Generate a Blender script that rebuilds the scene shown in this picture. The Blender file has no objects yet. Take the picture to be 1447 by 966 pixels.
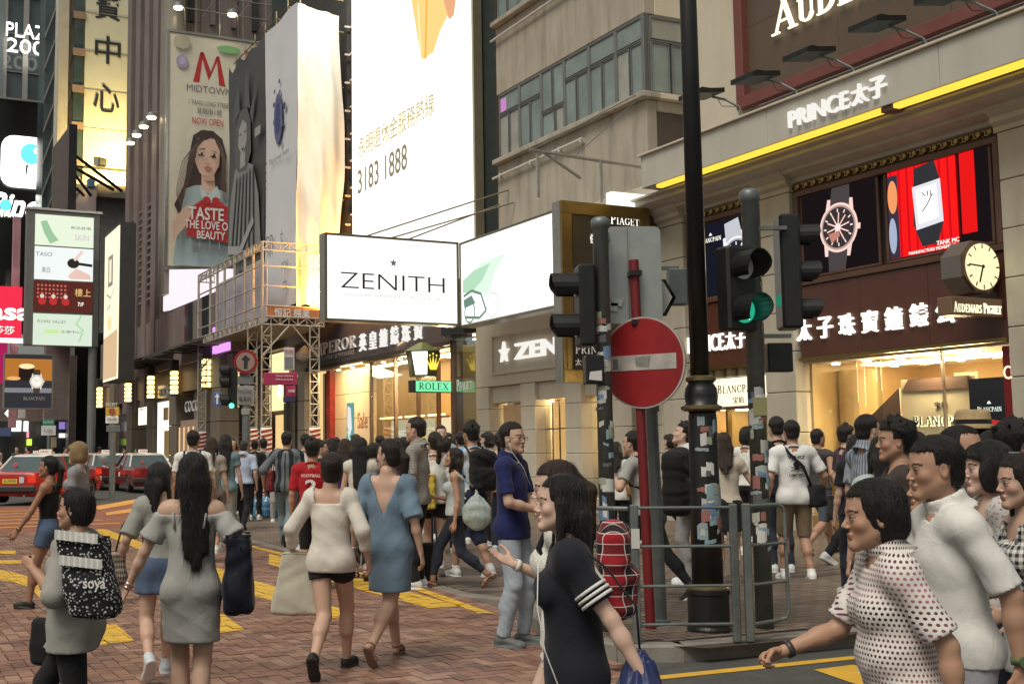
import bpy, bmesh, math, random
import numpy as np
from mathutils import Matrix, Vector
random.seed(7); RNG = np.random.default_rng(7)
SC = bpy.context.scene
# ------------------------------------------------------------ camera, world, sun, exposure
HC, FPX, PXC, PYC, IW, IH = 1.5, 1640.0, 552.0, 483.0, 1447.0, 966.0
PITCH, ROLL, TH = math.atan(153/FPX), math.radians(.4), math.radians(24.3)
cF = np.array([0, math.cos(PITCH), math.sin(PITCH)]); _r0 = np.array([1., 0, 0]); _u0 = np.cross(_r0, cF)
cR = _r0*math.cos(ROLL)-_u0*math.sin(ROLL); cU = _r0*math.sin(ROLL)+_u0*math.cos(ROLL)
cam = bpy.data.cameras.new('camera'); co = bpy.data.objects.new('camera', cam); SC.collection.objects.link(co)
cam.sensor_fit = 'HORIZONTAL'; cam.sensor_width = 36; cam.lens = 36*FPX/IW
cam.shift_x = (IW/2-PXC)/IW; cam.shift_y = 0
co.matrix_world = Matrix(((cR[0], cU[0], -cF[0], 0), (cR[1], cU[1], -cF[1], 0), (cR[2], cU[2], -cF[2], HC), (0, 0, 0, 1)))
cam.clip_start = .05; cam.clip_end = 2000; SC.camera = co
SUN_EL, SUN_ROT = math.radians(58), math.radians(215)
w = bpy.data.worlds.new('World'); SC.world = w; w.use_nodes = True
nt = w.node_tree; bg = nt.nodes['Background']
sky = nt.nodes.new('ShaderNodeTexSky'); sky.sky_type = 'NISHITA'; sky.sun_disc = False
sky.sun_elevation = SUN_EL; sky.sun_rotation = SUN_ROT; sky.dust_density = 4; sky.ozone_density = .4; sky.air_density = 1.0
hs = nt.nodes.new('ShaderNodeHueSaturation'); hs.inputs['Saturation'].default_value = .25
nt.links.new(sky.outputs[0], hs.inputs['Color'])
wm = nt.nodes.new('ShaderNodeMix'); wm.data_type = 'RGBA'; wm.blend_type = 'MULTIPLY'; wm.inputs[0].default_value = 1
wm.inputs[7].default_value = (.97, .97, .88, 1)
nt.links.new(hs.outputs[0], wm.inputs[6]); nt.links.new(wm.outputs[2], bg.inputs['Color']); bg.inputs['Strength'].default_value = .072
sl = bpy.data.lights.new('sun', 'SUN'); sl.energy = 1.75; sl.angle = math.radians(28); sl.color = (1, .95, .84)
so = bpy.data.objects.new('sun', sl); SC.collection.objects.link(so)
so.rotation_euler = (math.pi/2-SUN_EL, 0, math.pi-SUN_ROT)
vs = SC.view_settings; vs.view_transform = 'Standard'; vs.look = 'None'; vs.exposure = .24; vs.gamma = 1
SC.cycles.max_bounces = 6; SC.cycles.transparent_max_bounces = 12
# ------------------------------------------------------------ geometry of the street: d across (right +), s along, z up
NN = np.array([math.cos(TH), math.sin(TH)]); UU = np.array([-math.sin(TH), math.cos(TH)])
def W(d, s): return (NN[0]*d+UU[0]*s, NN[1]*d+UU[1]*s)
def SD(x, y): return (x*NN[0]+y*NN[1], x*UU[0]+y*UU[1])
def ray(px, py): return cF+cR*(px-PXC)/FPX-cU*(py-PYC)/FPX
def gp(px, py, z=0.):
 r = ray(px, py); t = (z-HC)/r[2]; return (r[0]*t, r[1]*t)
def hor(px): return 636.0-(px-PXC)*.00698
# ------------------------------------------------------------ materials
MATS = {}
def nd(nt, t, **k):
 n = nt.nodes.new(t)
 for a, v in k.items():
  if isinstance(v, dict):
   for i, q in v.items(): n.inputs[i].default_value = q
  else: setattr(n, a, v)
 return n
def c4(c): return (c[0], c[1], c[2], 1)
def mat(name, col=(.5, .5, .5), rough=.6, metal=0, var=.12, vs=3., bump=.0, bs=40., emit=None, es=1., spec=.5, attr=False, dirt=0., trans=0., coat=0., wave=None, sheen=0.):
 """general procedural material: base colour with cloudy variation, optional fine relief, dirt streaks"""
 if name in MATS: return MATS[name]
 m = bpy.data.materials.new(name); m.use_nodes = True; t = m.node_tree; b = t.nodes['Principled BSDF']; L = t.links.new
 b.inputs['Roughness'].default_value = rough; b.inputs['Metallic'].default_value = metal; b.inputs['Specular IOR Level'].default_value = spec
 b.inputs['Coat Weight'].default_value = coat; b.inputs['Sheen Weight'].default_value = sheen
 tc = nd(t, 'ShaderNodeTexCoord'); src = None
 if attr:
  a = nd(t, 'ShaderNodeVertexColor', layer_name='tint'); src = a.outputs['Color']
 n = t.nodes.new('ShaderNodeTexNoise')
 n.inputs['Scale'].default_value = vs; n.inputs['Detail'].default_value = 6; n.inputs['Roughness'].default_value = .6
 L(tc.outputs['Object'], n.inputs['Vector'])
 mr = t.nodes.new('ShaderNodeMapRange'); mr.inputs[1].default_value = .25; mr.inputs[2].default_value = .75
 mr.inputs[3].default_value = 1-var; mr.inputs[4].default_value = 1+var; L(n.outputs[0], mr.inputs[0])
 mx = t.nodes.new('ShaderNodeVectorMath'); mx.operation = 'MULTIPLY'
 if src: L(src, mx.inputs[0])
 else: mx.inputs[0].default_value = col[:3]
 L(mr.outputs[0], mx.inputs[1]); out = mx.outputs[0]
 if dirt:
  mp = t.nodes.new('ShaderNodeMapping'); mp.inputs['Scale'].default_value = (1.6, 1.6, .22); L(tc.outputs['Object'], mp.inputs[0])
  n2 = t.nodes.new('ShaderNodeTexNoise'); n2.inputs['Scale'].default_value = 2.2; n2.inputs['Detail'].default_value = 8; L(mp.outputs[0], n2.inputs['Vector'])
  r2 = t.nodes.new('ShaderNodeMapRange'); r2.inputs[1].default_value = .45; r2.inputs[2].default_value = .72; r2.inputs[3].default_value = 1; r2.inputs[4].default_value = 1-dirt
  L(n2.outputs[0], r2.inputs[0]); m2 = t.nodes.new('ShaderNodeVectorMath'); m2.operation = 'MULTIPLY'; L(out, m2.inputs[0]); L(r2.outputs[0], m2.inputs[1]); out = m2.outputs[0]
 L(out, b.inputs['Base Color'])
 if emit:
  b.inputs['Emission Color'].default_value = c4(emit); b.inputs['Emission Strength'].default_value = es
 if bump:
  n3 = t.nodes.new('ShaderNodeTexNoise'); n3.inputs['Scale'].default_value = bs; n3.inputs['Detail'].default_value = 5
  if wave:
   mp = t.nodes.new('ShaderNodeMapping'); mp.inputs['Scale'].default_value = wave; L(tc.outputs['Object'], mp.inputs[0]); L(mp.outputs[0], n3.inputs['Vector'])
  else: L(tc.outputs['Object'], n3.inputs['Vector'])
  bp = t.nodes.new('ShaderNodeBump'); bp.inputs['Strength'].default_value = bump; bp.inputs['Distance'].default_value = .01
  L(n3.outputs[0], bp.inputs['Height']); L(bp.outputs[0], b.inputs['Normal'])
 MATS[name] = m; return m
def emat(name, col, es=1.):
 if name in MATS: return MATS[name]
 m = bpy.data.materials.new(name); m.use_nodes = True; t = m.node_tree; t.nodes.clear()
 e = t.nodes.new('ShaderNodeEmission'); e.inputs[0].default_value = c4(col); e.inputs[1].default_value = es
 o = t.nodes.new('ShaderNodeOutputMaterial'); t.links.new(e.outputs[0], o.inputs[0]); MATS[name] = m; return m
def glass(name, tint=(.9, .95, .95), rough=.03):
 if name in MATS: return MATS[name]
 m = bpy.data.materials.new(name); m.use_nodes = True; t = m.node_tree; t.nodes.clear(); L = t.links.new
 tr = t.nodes.new('ShaderNodeBsdfTransparent'); tr.inputs[0].default_value = c4(tint)
 gl = t.nodes.new('ShaderNodeBsdfGlossy'); gl.inputs['Roughness'].default_value = rough
 lw = t.nodes.new('ShaderNodeLayerWeight'); fr = t.nodes.new('ShaderNodeMapRange'); fr.inputs[1].default_value = .3; fr.inputs[3].default_value = .05; fr.inputs[4].default_value = .5; L(lw.outputs['Facing'], fr.inputs[0])
 mx = t.nodes.new('ShaderNodeMixShader'); L(fr.outputs[0], mx.inputs[0]); L(tr.outputs[0], mx.inputs[1]); L(gl.outputs[0], mx.inputs[2])
 o = t.nodes.new('ShaderNodeOutputMaterial'); L(mx.outputs[0], o.inputs[0]); MATS[name] = m; return m
# ------------------------------------------------------------ mesh builder
class MB:
 def __init__(s): s.v = []; s.f = []; s.c = None
 def add(s, vs, fs):
  o = len(s.v); s.v += [tuple(p) for p in vs]; s.f += [tuple(i+o for i in f) for f in fs]; return s
 def box(s, x0, x1, y0, y1, z0, z1, b=0.):
  if x0 > x1: x0, x1 = x1, x0
  if y0 > y1: y0, y1 = y1, y0
  if z0 > z1: z0, z1 = z1, z0
  if b <= 0:
   return s.add([(x0, y0, z0), (x1, y0, z0), (x1, y1, z0), (x0, y1, z0), (x0, y0, z1), (x1, y0, z1), (x1, y1, z1), (x0, y1, z1)],
    [(0, 3, 2, 1), (4, 5, 6, 7), (0, 1, 5, 4), (1, 2, 6, 5), (2, 3, 7, 6), (3, 0, 4, 7)])
  b = min(b, (x1-x0)*.45, (y1-y0)*.45, (z1-z0)*.45); P = []; I = {}
  for i, (x, sx) in enumerate(((x0, 1), (x1, -1))):
   for j, (y, sy) in enumerate(((y0, 1), (y1, -1))):
    for k, (z, sz) in enumerate(((z0, 1), (z1, -1))):
     for a in range(3):
      q = [x+b*sx, y+b*sy, z+b*sz]; q[a] = (x, y, z)[a]; I[i, j, k, a] = len(P); P.append(tuple(q))
  F = []
  for i in (0, 1): F.append([I[i, 0, 0, 0], I[i, 0, 1, 0], I[i, 1, 1, 0], I[i, 1, 0, 0]][::1 if i == 0 else -1])
  for j in (0, 1): F.append([I[0, j, 0, 1], I[1, j, 0, 1], I[1, j, 1, 1], I[0, j, 1, 1]][::1 if j == 0 else -1])
  for k in (0, 1): F.append([I[0, 0, k, 2], I[0, 1, k, 2], I[1, 1, k, 2], I[1, 0, k, 2]][::1 if k == 0 else -1])
  for i in (0, 1):
   for j in (0, 1):
    F.append([I[i, j, 0, 0], I[i, j, 0, 1], I[i, j, 1, 1], I[i, j, 1, 0]])
    F.append([I[i, 0, j, 0], I[i, 0, j, 2], I[i, 1, j, 2], I[i, 1, j, 0]])
    F.append([I[0, i, j, 1], I[0, i, j, 2], I[1, i, j, 2], I[1, i, j, 1]])
    for k in (0, 1): F.append([I[i, j, k, 0], I[i, j, k, 1], I[i, j, k, 2]])
  return s.add(P, F)
 def cyl(s, p0, p1, r0, r1=None, n=12, cap=True):
  r1 = r0 if r1 is None else r1
  a = Vector(p0); b = Vector(p1); d = (b-a).normalized(); q = d.to_track_quat('Z', 'Y'); P = []
  for c, r in ((a, r0), (b, r1)):
   for i in range(n):
    t = 2*math.pi*i/n; P.append(c+q@Vector((r*math.cos(t), r*math.sin(t), 0)))
  F = [(i, (i+1) % n, n+(i+1) % n, n+i) for i in range(n)]
  if cap: F += [tuple(range(n-1, -1, -1)), tuple(range(n, 2*n))]
  return s.add(P, F)
 def tube(s, pts, r, n=8):
  P = []; pts = [Vector(p) for p in pts]; m = len(pts); ref = None
  for k, p in enumerate(pts):
   d = (pts[min(k+1, m-1)]-pts[max(k-1, 0)]).normalized()
   if ref is None: ref = d.orthogonal().normalized()
   ref = (ref-d*ref.dot(d)).normalized(); e = d.cross(ref); rr = r[k] if isinstance(r, (list, tuple)) else r
   for i in range(n):
    t = 2*math.pi*i/n; P.append(p+ref*math.cos(t)*rr+e*math.sin(t)*rr)
  F = [(k*n+i, k*n+(i+1) % n, (k+1)*n+(i+1) % n, (k+1)*n+i) for k in range(m-1) for i in range(n)]
  F += [tuple(range(n-1, -1, -1)), tuple(range((m-1)*n, m*n))]
  return s.add(P, F)
 def lathe(s, prof, c=(0, 0, 0), n=20, axis='z'):
  P = []; m = len(prof)
  for r, h in prof:
   for i in range(n):
    t = 2*math.pi*i/n; x, y = r*math.cos(t), r*math.sin(t)
    q = {'z': (x, y, h), 'y': (x, h, y), 'x': (h, x, y)}[axis]
    P.append((c[0]+q[0], c[1]+q[1], c[2]+q[2]))
  F = [(k*n+i, k*n+(i+1) % n, (k+1)*n+(i+1) % n, (k+1)*n+i) for k in range(m-1) for i in range(n)]
  F += [tuple(range(n-1, -1, -1)), tuple(range((m-1)*n, m*n))]
  return s.add(P, F)
 def prism(s, poly, axis, a, b):
  """poly of 2D points extruded along axis from a to b; axis 'x': (y,z) 'y': (x,z) 'z': (x,y)"""
  f = {'x': lambda p, h: (h, p[0], p[1]), 'y': lambda p, h: (p[0], h, p[1]), 'z': lambda p, h: (p[0], p[1], h)}[axis]
  n = len(poly); P = [f(p, a) for p in poly]+[f(p, b) for p in poly]
  return s.add(P, [tuple(range(n)), tuple(range(2*n-1, n-1, -1))]+[(i, n+i, n+(i+1) % n, (i+1) % n) for i in range(n)])
def mesh(mb, smooth=False, fix=True):
 me = bpy.data.meshes.new('m'); me.from_pydata([tuple(v) for v in mb.v], [], mb.f); me.update()
 if fix:
  bm = bmesh.new(); bm.from_mesh(me); bmesh.ops.recalc_face_normals(bm, faces=bm.faces); bm.to_mesh(me); bm.free()
 if smooth: me.shade_smooth()
 if mb.c is not None:
  at = me.color_attributes.new('tint', 'FLOAT_COLOR', 'POINT'); a = np.ones((len(mb.v), 4), 'f'); a[:, :3] = np.array(mb.c, 'f'); at.data.foreach_set('color', a.ravel())
 return me
def link(o): SC.collection.objects.link(o); return o
class Thing:
 """one top-level thing in street coordinates (d,s,z): an Empty at its base carrying its parts"""
 def __init__(s, name, label, cat, base=(0, 0, 0), group=None, kind=None, rot=0., world=False):
  o = bpy.data.objects.new(name, None); link(o); o.empty_display_size = .1
  s.b = Vector(base); s.o = o
  if world: o.location = base; o.rotation_euler = (0, 0, rot)
  else:
   x, y = W(base[0], base[1]); o.location = (x, y, base[2]); o.rotation_euler = (0, 0, TH+rot)
  o['label'] = label
  if cat: o['category'] = cat
  if group: o['group'] = group
  if kind: o['kind'] = kind
 def part(s, name, mb, m, parent=None, label=None, smooth=False, kind=None, local=False, fix=True):
  b = Vector((0, 0, 0)) if local else s.b
  if not isinstance(mb, bpy.types.Mesh):
   mb2 = MB(); mb2.v = [(v[0]-b[0], v[1]-b[1], v[2]-b[2]) for v in mb.v]; mb2.f = mb.f; mb2.c = mb.c
   me = mesh(mb2, smooth, fix)
  else: me = mb
  if m and not me.materials: me.materials.append(m)
  o = bpy.data.objects.new(name, me); link(o); o.parent = parent or s.o
  if label: o['label'] = label
  if kind: o['kind'] = kind
  return o
def WThing(name, label, cat, base, group=None, rot=0.): return Thing(name, label, cat, base, group, world=True, rot=rot)
def struct(name, mb, m, smooth=False, kind='structure', c=None):
 mb2 = MB(); mb2.f = mb.f; mb2.c = mb.c; mb2.v = [(*W(v[0], v[1]), v[2]) for v in mb.v]
 me = mesh(mb2, smooth); me.materials.append(m); o = bpy.data.objects.new(name, me); link(o); o['kind'] = kind; return o
# ------------------------------------------------------------ lettering
_tc = {}
def text_mesh(txt, bold=0.):
 k = (txt, bold)
 if k in _tc: return _tc[k]
 cu = bpy.data.curves.new('t', 'FONT'); cu.body = txt; cu.resolution_u = 3; cu.offset = bold; cu.fill_mode = 'BOTH'; cu.extrude = .05
 o = bpy.data.objects.new('t', cu); link(o); bpy.context.view_layer.update()
 me = bpy.data.meshes.new_from_object(o.evaluated_get(bpy.context.evaluated_depsgraph_get()))
 V = np.zeros(len(me.vertices)*3); me.vertices.foreach_get('co', V); V = V.reshape(-1, 3)
 F = [tuple(p.vertices) for p in me.polygons]; bpy.data.objects.remove(o); bpy.data.curves.remove(cu); bpy.data.meshes.remove(me)
 _tc[k] = (V, F); return V, F
def _arc(cx, cy, rx, ry, a0, a1, wt, n=14, thin=.35):
 P = []; a0 = math.radians(a0); a1 = math.radians(a1); F = []
 for i in range(n+1):
  a = a0+(a1-a0)*i/n; h = wt*(thin+(1-thin)*abs(math.cos(a)))*.5
  for q in (-h, h): P.append((cx+(rx+q)*math.cos(a), cy+(ry+q)*math.sin(a)))
 for i in range(n): F.append((2*i, 2*i+1, 2*i+3, 2*i+2))
 return P, F
T_ = .15
def _st(x, y0=0, y1=1, w=T_, sf=3):
 """upright stem with bracketed serifs"""
 R = [([(x-w/2, y0), (x+w/2, y0), (x+w/2, y1), (x-w/2, y1)], [(0, 1, 2, 3)])]
 e = .09; t = .05
 if sf & 1: R.append(([(x-w/2-e, y0), (x+w/2+e, y0), (x+w/2+e, y0+t), (x-w/2-e, y0+t)], [(0, 1, 2, 3)]))
 if sf & 2: R.append(([(x-w/2-e, y1-t), (x+w/2+e, y1-t), (x+w/2+e, y1), (x-w/2-e, y1)], [(0, 1, 2, 3)]))
 return R
def _ln(x0, y0, x1, y1, w):
 dx, dy = x1-x0, y1-y0
 if abs(dy) > abs(dx)*.3: q = [(x0-w/2, y0), (x0+w/2, y0), (x1+w/2, y1), (x1-w/2, y1)]
 else: q = [(x0, y0-w/2), (x0, y0+w/2), (x1, y1+w/2), (x1, y1-w/2)]
 return [(q, [(0, 1, 2, 3)])]
def _sf(x, y, w=.3): return _ln(x-w/2, y, x+w/2, y, .05)
t_ = .06
SERIF = {
 'A': (.9, lambda: _ln(.12, 0, .45, 1, t_)+_ln(.78, 0, .45, 1, T_)+_ln(.25, .36, .68, .36, .05)+_sf(.12, .025)+_sf(.78, .025, .34)),
 'U': (.9, lambda: _st(.2, .3, 1, T_, 2)+_ln(.72, .3, .72, 1, t_)+_sf(.72, .975)+[_arc(.46, .3, .26, .27, 180, 360, T_)]),
 'D': (.95, lambda: _st(.2)+[_arc(.3, .5, .5, .46, -90, 90, T_)]+_ln(.2, .03, .3, .03, .06)+_ln(.2, .97, .3, .97, .06)),
 'E': (.75, lambda: _st(.2)+_ln(.2, .03, .68, .03, .06)+_ln(.2, .97, .65, .97, .06)+_ln(.2, .52, .55, .52, .05)+_ln(.67, 0, .67, .22, .05)+_ln(.64, .8, .64, 1, .05)+_ln(.55, .42, .55, .62, .05)),
 'M': (1.15, lambda: _st(.18, 0, 1, t_)+_st(.97)+_ln(.2, 1, .57, .1, T_)+_ln(.93, 1, .57, .1, t_)),
 'R': (.85, lambda: _st(.2)+[_arc(.32, .74, .3, .23, -90, 90, T_)]+_ln(.2, .51, .32, .51, .05)+_ln(.2, .97, .32, .97, .05)+_ln(.36, .5, .74, 0, T_)+_sf(.77, .025, .24)),
 'S': (.65, lambda: [_arc(.33, .74, .2, .22, 20, 270, .13), _arc(.33, .27, .22, .24, -160, 90, .13)]+_ln(.52, .76, .52, .97, .05)+_ln(.12, .03, .12, .24, .05)),
 'P': (.75, lambda: _st(.2)+[_arc(.32, .72, .3, .25, -90, 90, T_)]+_ln(.2, .47, .32, .47, .05)+_ln(.2, .97, .32, .97, .05)),
 'I': (.4, lambda: _st(.2)),
 'G': (.9, lambda: [_arc(.48, .5, .36, .46, 40, 320, T_)]+_ln(.76, .08, .76, .44, .12)+_sf(.74, .44, .26)+_ln(.74, .72, .74, .97, .05)),
 'T': (.8, lambda: _st(.4, 0, 1, T_, 1)+_ln(.06, .97, .74, .97, .06)+_ln(.07, .78, .07, 1, .05)+_ln(.73, .78, .73, 1, .05)),
 'B': (.8, lambda: _st(.2)+[_arc(.32, .75, .26, .21, -90, 90, T_), _arc(.32, .27, .32, .24, -90, 90, T_)]+_ln(.2, .53, .34, .53, .05)+_ln(.2, .97, .32, .97, .05)+_ln(.2, .03, .32, .03, .05)),
 'L': (.72, lambda: _st(.2)+_ln(.2, .03, .66, .03, .06)+_ln(.66, 0, .66, .24, .05)),
 'N': (.98, lambda: _st(.18, 0, 1, t_)+_st(.8, 0, 1, t_, 2)+_ln(.18, 1, .8, 0, T_)),
 'C': (.85, lambda: [_arc(.48, .5, .36, .46, 42, 318, T_)]+_ln(.76, .72, .76, .97, .05)),
 'O': (.95, lambda: [_arc(.47, .5, .36, .46, 0, 360, T_, 26)]),
 'X': (.9, lambda: _ln(.14, 1, .76, 0, T_)+_ln(.76, 1, .14, 0, t_)+_sf(.16, .975)+_sf(.75, .975, .24)+_sf(.14, .025, .24)+_sf(.75, .025)),
 ' ': (.4, lambda: [])}
def serif_mesh(txt, caps1=1.):
 V = []; F = []; x = 0; zl = 0
 for i, ch in enumerate(txt):
  k = caps1 if i == 0 or txt[i-1] == ' ' else 1.
  wd, fn = SERIF[ch]
  for P, FF in fn():
   zl += .0015; o = len(V); n = len(P)
   V += [(x+p[0]*k, p[1]*k, zl) for p in P]+[(x+p[0]*k, p[1]*k, -.05) for p in P]
   for f in FF:
    f = tuple(f); V2 = [i_+o for i_ in f]; F.append(tuple(V2)); m = len(f)
    for j in range(m):
     a, b = f[j], f[(j+1) % m]; F.append((a+o, a+o+n, b+o+n, b+o))
  x += (wd+.06)*k
 return np.array(V, float), F
def letters(T, txt, c, w, h, face, m, dep=.03, bold=0., serif=False, caps1=1., name='lettering', parent=None, shear=0., label=None, warp=None):
 """lettering w wide, h high centred on c=(d,s,z); face 'D' reads from the street, 'S' reads from the camera side"""
 V, F = serif_mesh(txt, caps1) if serif else text_mesh(txt, bold)
 V = V.copy(); mn = V.min(0); mx = V.max(0); sp = mx-mn
 a = (V[:, 0]-mn[0])/sp[0]-.5; b = (V[:, 1]-mn[1])/sp[1]-.5; e = (V[:, 2]-mn[2])/max(sp[2], 1e-6)
 a = a*w+b*h*shear; b = b*h; q = MB(); q.f = F
 if face == 'D': q.v = [(c[0]-k*dep, c[1]-i, c[2]+j) for i, j, k in zip(a, b, e)]
 elif face == 'S': q.v = [(c[0]+i, c[1]-k*dep, c[2]+j) for i, j, k in zip(a, b, e)]
 if warp: q.v = [warp(v) for v in q.v]
 return T.part(name, q, m, parent=parent, label=label, fix=False)
class Pr:
 """flat print on a panel: shapes in panel coordinates (a to the right, b up) laid a few mm proud of it"""
 def __init__(s, T, c, face, parent=None, step=.004): s.T = T; s.c = c; s.f = face; s.l = 0; s.p = parent; s.st = step
 def poly(s, pts, m, name='printed_shape', keep=False):
  if not keep: s.l += 1
  q = MB(); o = -s.l*s.st; c = s.c
  if s.f == 'D': v = [(c[0]+o, c[1]-a, c[2]+b) for a, b in pts]
  else: v = [(c[0]+a, c[1]+o, c[2]+b) for a, b in pts]
  q.add(v, [tuple(range(len(v)))]); return s.T.part(name, q, m, parent=s.p)
 def rect(s, a0, a1, b0, b1, m, name='printed_shape', keep=False): return s.poly([(a0, b0), (a1, b0), (a1, b1), (a0, b1)], m, name, keep)
 def ell(s, ca, cb, ra, rb, m, name='printed_shape', rot=0, n=28, keep=False):
  r = math.radians(rot); P = []
  for i in range(n):
   t = 2*math.pi*i/n; x = ra*math.cos(t); y = rb*math.sin(t); P.append((ca+x*math.cos(r)-y*math.sin(r), cb+x*math.sin(r)+y*math.cos(r)))
  return s.poly(P, m, name, keep)
 def line(s, pts, w, m, name='printed_line', keep=False):
  if not keep: s.l += 1
  q = MB(); o = -s.l*s.st; c = s.c
  for (a0, b0), (a1, b1) in zip(pts, pts[1:]):
   dx, dy = a1-a0, b1-b0; L = math.hypot(dx, dy) or 1; nx, ny = -dy/L*w/2, dx/L*w/2
   v2 = [(a0+nx, b0+ny), (a0-nx, b0-ny), (a1-nx, b1-ny), (a1+nx, b1+ny)]
   v = [(c[0]+o, c[1]-a, c[2]+b) for a, b in v2] if s.f == 'D' else [(c[0]+a, c[1]+o, c[2]+b) for a, b in v2]
   q.add(v, [(0, 1, 2, 3)])
  return s.T.part(name, q, m, parent=s.p)
 def multi(s, polys, m, name='printed_shape'):
  s.l += 1; q = MB(); o = -s.l*s.st; c = s.c
  for pts in polys:
   v = [(c[0]+o, c[1]-a, c[2]+b) for a, b in pts] if s.f == 'D' else [(c[0]+a, c[1]+o, c[2]+b) for a, b in pts]
   q.add(v, [tuple(range(len(v)))])
  return s.T.part(name, q, m, parent=s.p, kind='stuff')
 def text(s, txt, a, b, w, h, m, bold=0., serif=False, caps1=1., shear=0.):
  s.l += 1; o = -s.l*s.st; c = s.c
  cc = (c[0]+o, c[1]-a, c[2]+b) if s.f == 'D' else (c[0]+a, c[1]+o, c[2]+b)
  return letters(s.T, txt, cc, w, h, s.f, m, dep=.003, bold=bold, serif=serif, caps1=caps1, parent=s.p, shear=shear)
def circ(ca, cb, r, n=24, ry=None): return [(ca+r*math.cos(2*math.pi*i/n), cb+(ry or r)*math.sin(2*math.pi*i/n)) for i in range(n)]
def onD(px, py, D):
 r = ray(px, py); t = D/(r[0]*NN[0]+r[1]*NN[1]); a, b = SD(r[0]*t, r[1]*t); return (D, b, HC+r[2]*t)
def onS(px, py, S):
 r = ray(px, py); t = S/(r[0]*UU[0]+r[1]*UU[1]); a, b = SD(r[0]*t, r[1]*t); return (a, S, HC+r[2]*t)
# ------------------------------------------------------------ palette
M_concrete = mat('aged_concrete', (.42, .375, .30), .85, var=.13, vs=.7, bump=.25, bs=14, dirt=.3)
M_stone = mat('beige_stone', (.46, .415, .33), .6, var=.10, vs=1.6, bump=.12, bs=20, dirt=.12)
M_cream = mat('cream_render', (.60, .53, .42), .6, var=.07, vs=1.2, bump=.06, bs=16, dirt=.08)
M_fascia = mat('pale_fascia', (.52, .49, .42), .45, var=.06, vs=.8, bump=.03, bs=9, dirt=.12)
M_brown = mat('brown_cladding', (.095, .036, .024), .2, var=.18, vs=1.4, bump=.05, bs=20)
M_wood = mat('dark_wood_frame', (.11, .055, .035), .4, var=.2, vs=3)
M_mauve = mat('mauve_granite', (.20, .155, .145), .5, var=.14, vs=.8, bump=.08, bs=14, dirt=.2)
M_greybrown = mat('grey_brown_granite', (.17, .14, .105), .6, var=.14, vs=.6, bump=.1, bs=12, dirt=.22)
M_darkwall = mat('dark_wall', (.035, .033, .03), .6, var=.3, vs=1)
M_black = mat('black_paint', (.012, .012, .012), .4, var=.3, vs=6, bump=.08, bs=50)
M_blackgloss = mat('black_panel', (.008, .008, .008), .2)
M_galv = mat('galvanised_grey', (.17, .19, .185), .45, metal=.35, var=.22, vs=9, bump=.1, bs=60, dirt=.3)
M_steel = mat('brushed_steel', (.42, .40, .36), .35, metal=.8, var=.15, vs=5, bump=.05)
M_gold = mat('gold_metal', (.30, .21, .08), .32, metal=.9, var=.2, vs=4)
M_winframe = mat('window_frame_grey', (.15, .16, .155), .5, var=.15)
M_pane = mat('window_pane', (.22, .27, .255), .12, var=.35, vs=.8, spec=.7)
M_pane2 = mat('curtained_pane', (.33, .33, .29), .15, var=.25, vs=1.4, spec=.7)
M_darkpane = mat('dark_pane', (.03, .035, .038), .08, var=.4, vs=.5, spec=.8)
M_white = mat('white_paint', (.78, .77, .74), .5, var=.05)
M_offw = mat('white_trim', (.6, .58, .53), .5, var=.1)
M_red = mat('sign_red', (.27, .01, .012), .42, var=.18, vs=7, bump=.04, bs=60, dirt=.25)
M_redpole = mat('red_pole_paint', (.17, .012, .015), .5, var=.2, vs=8, bump=.1, bs=50, dirt=.3)
M_scaf = mat('scaffold_cream_paint', (.36, .32, .26), .5, var=.2, vs=4, dirt=.2)
M_bronze = mat('bronze_panel', (.085, .068, .04), .35, metal=.4, var=.2, vs=2)
M_glass = glass('shop_glass')
E_white = emat('lit_white', (1, .97, .9), 2.2)
E_letter = emat('lit_letters', (1, .96, .86), 1.25)
E_warm = emat('warm_lamp', (1, .8, .5), 18)
E_strip = emat('yellow_light_strip', (1, .66, .07), 1.1)
E_lant = emat('lantern_glow', (1, .72, .28), 2.6)
P_black = mat('print_black', (.02, .02, .02), .6, var=.05)
P_grey = mat('print_grey', (.2, .2, .2), .6)
P_lgrey = mat('print_light_grey', (.55, .56, .56), .6)
P_white = mat('print_white', (.75, .75, .72), .6)
P_red = mat('print_red', (.5, .03, .03), .6)
P_skin = mat('print_skin', (.72, .48, .36), .6, var=.06)
P_hair = mat('print_hair', (.06, .035, .03), .6, var=.3, vs=6)
P_navy = mat('print_navy', (.05, .06, .16), .6, var=.4, vs=9)
def col(c, n='print_colour', r=.6): return mat('%s_%02x%02x%02x' % (n, int(c[0]*255), int(c[1]*255), int(c[2]*255)), c, r, var=.06)
def ecol(c, s=1., n='lit_print'): return emat('%s_%02x%02x%02x_%d' % (n, int(c[0]*255), int(c[1]*255), int(c[2]*255), int(s*100)), c, s)
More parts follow.
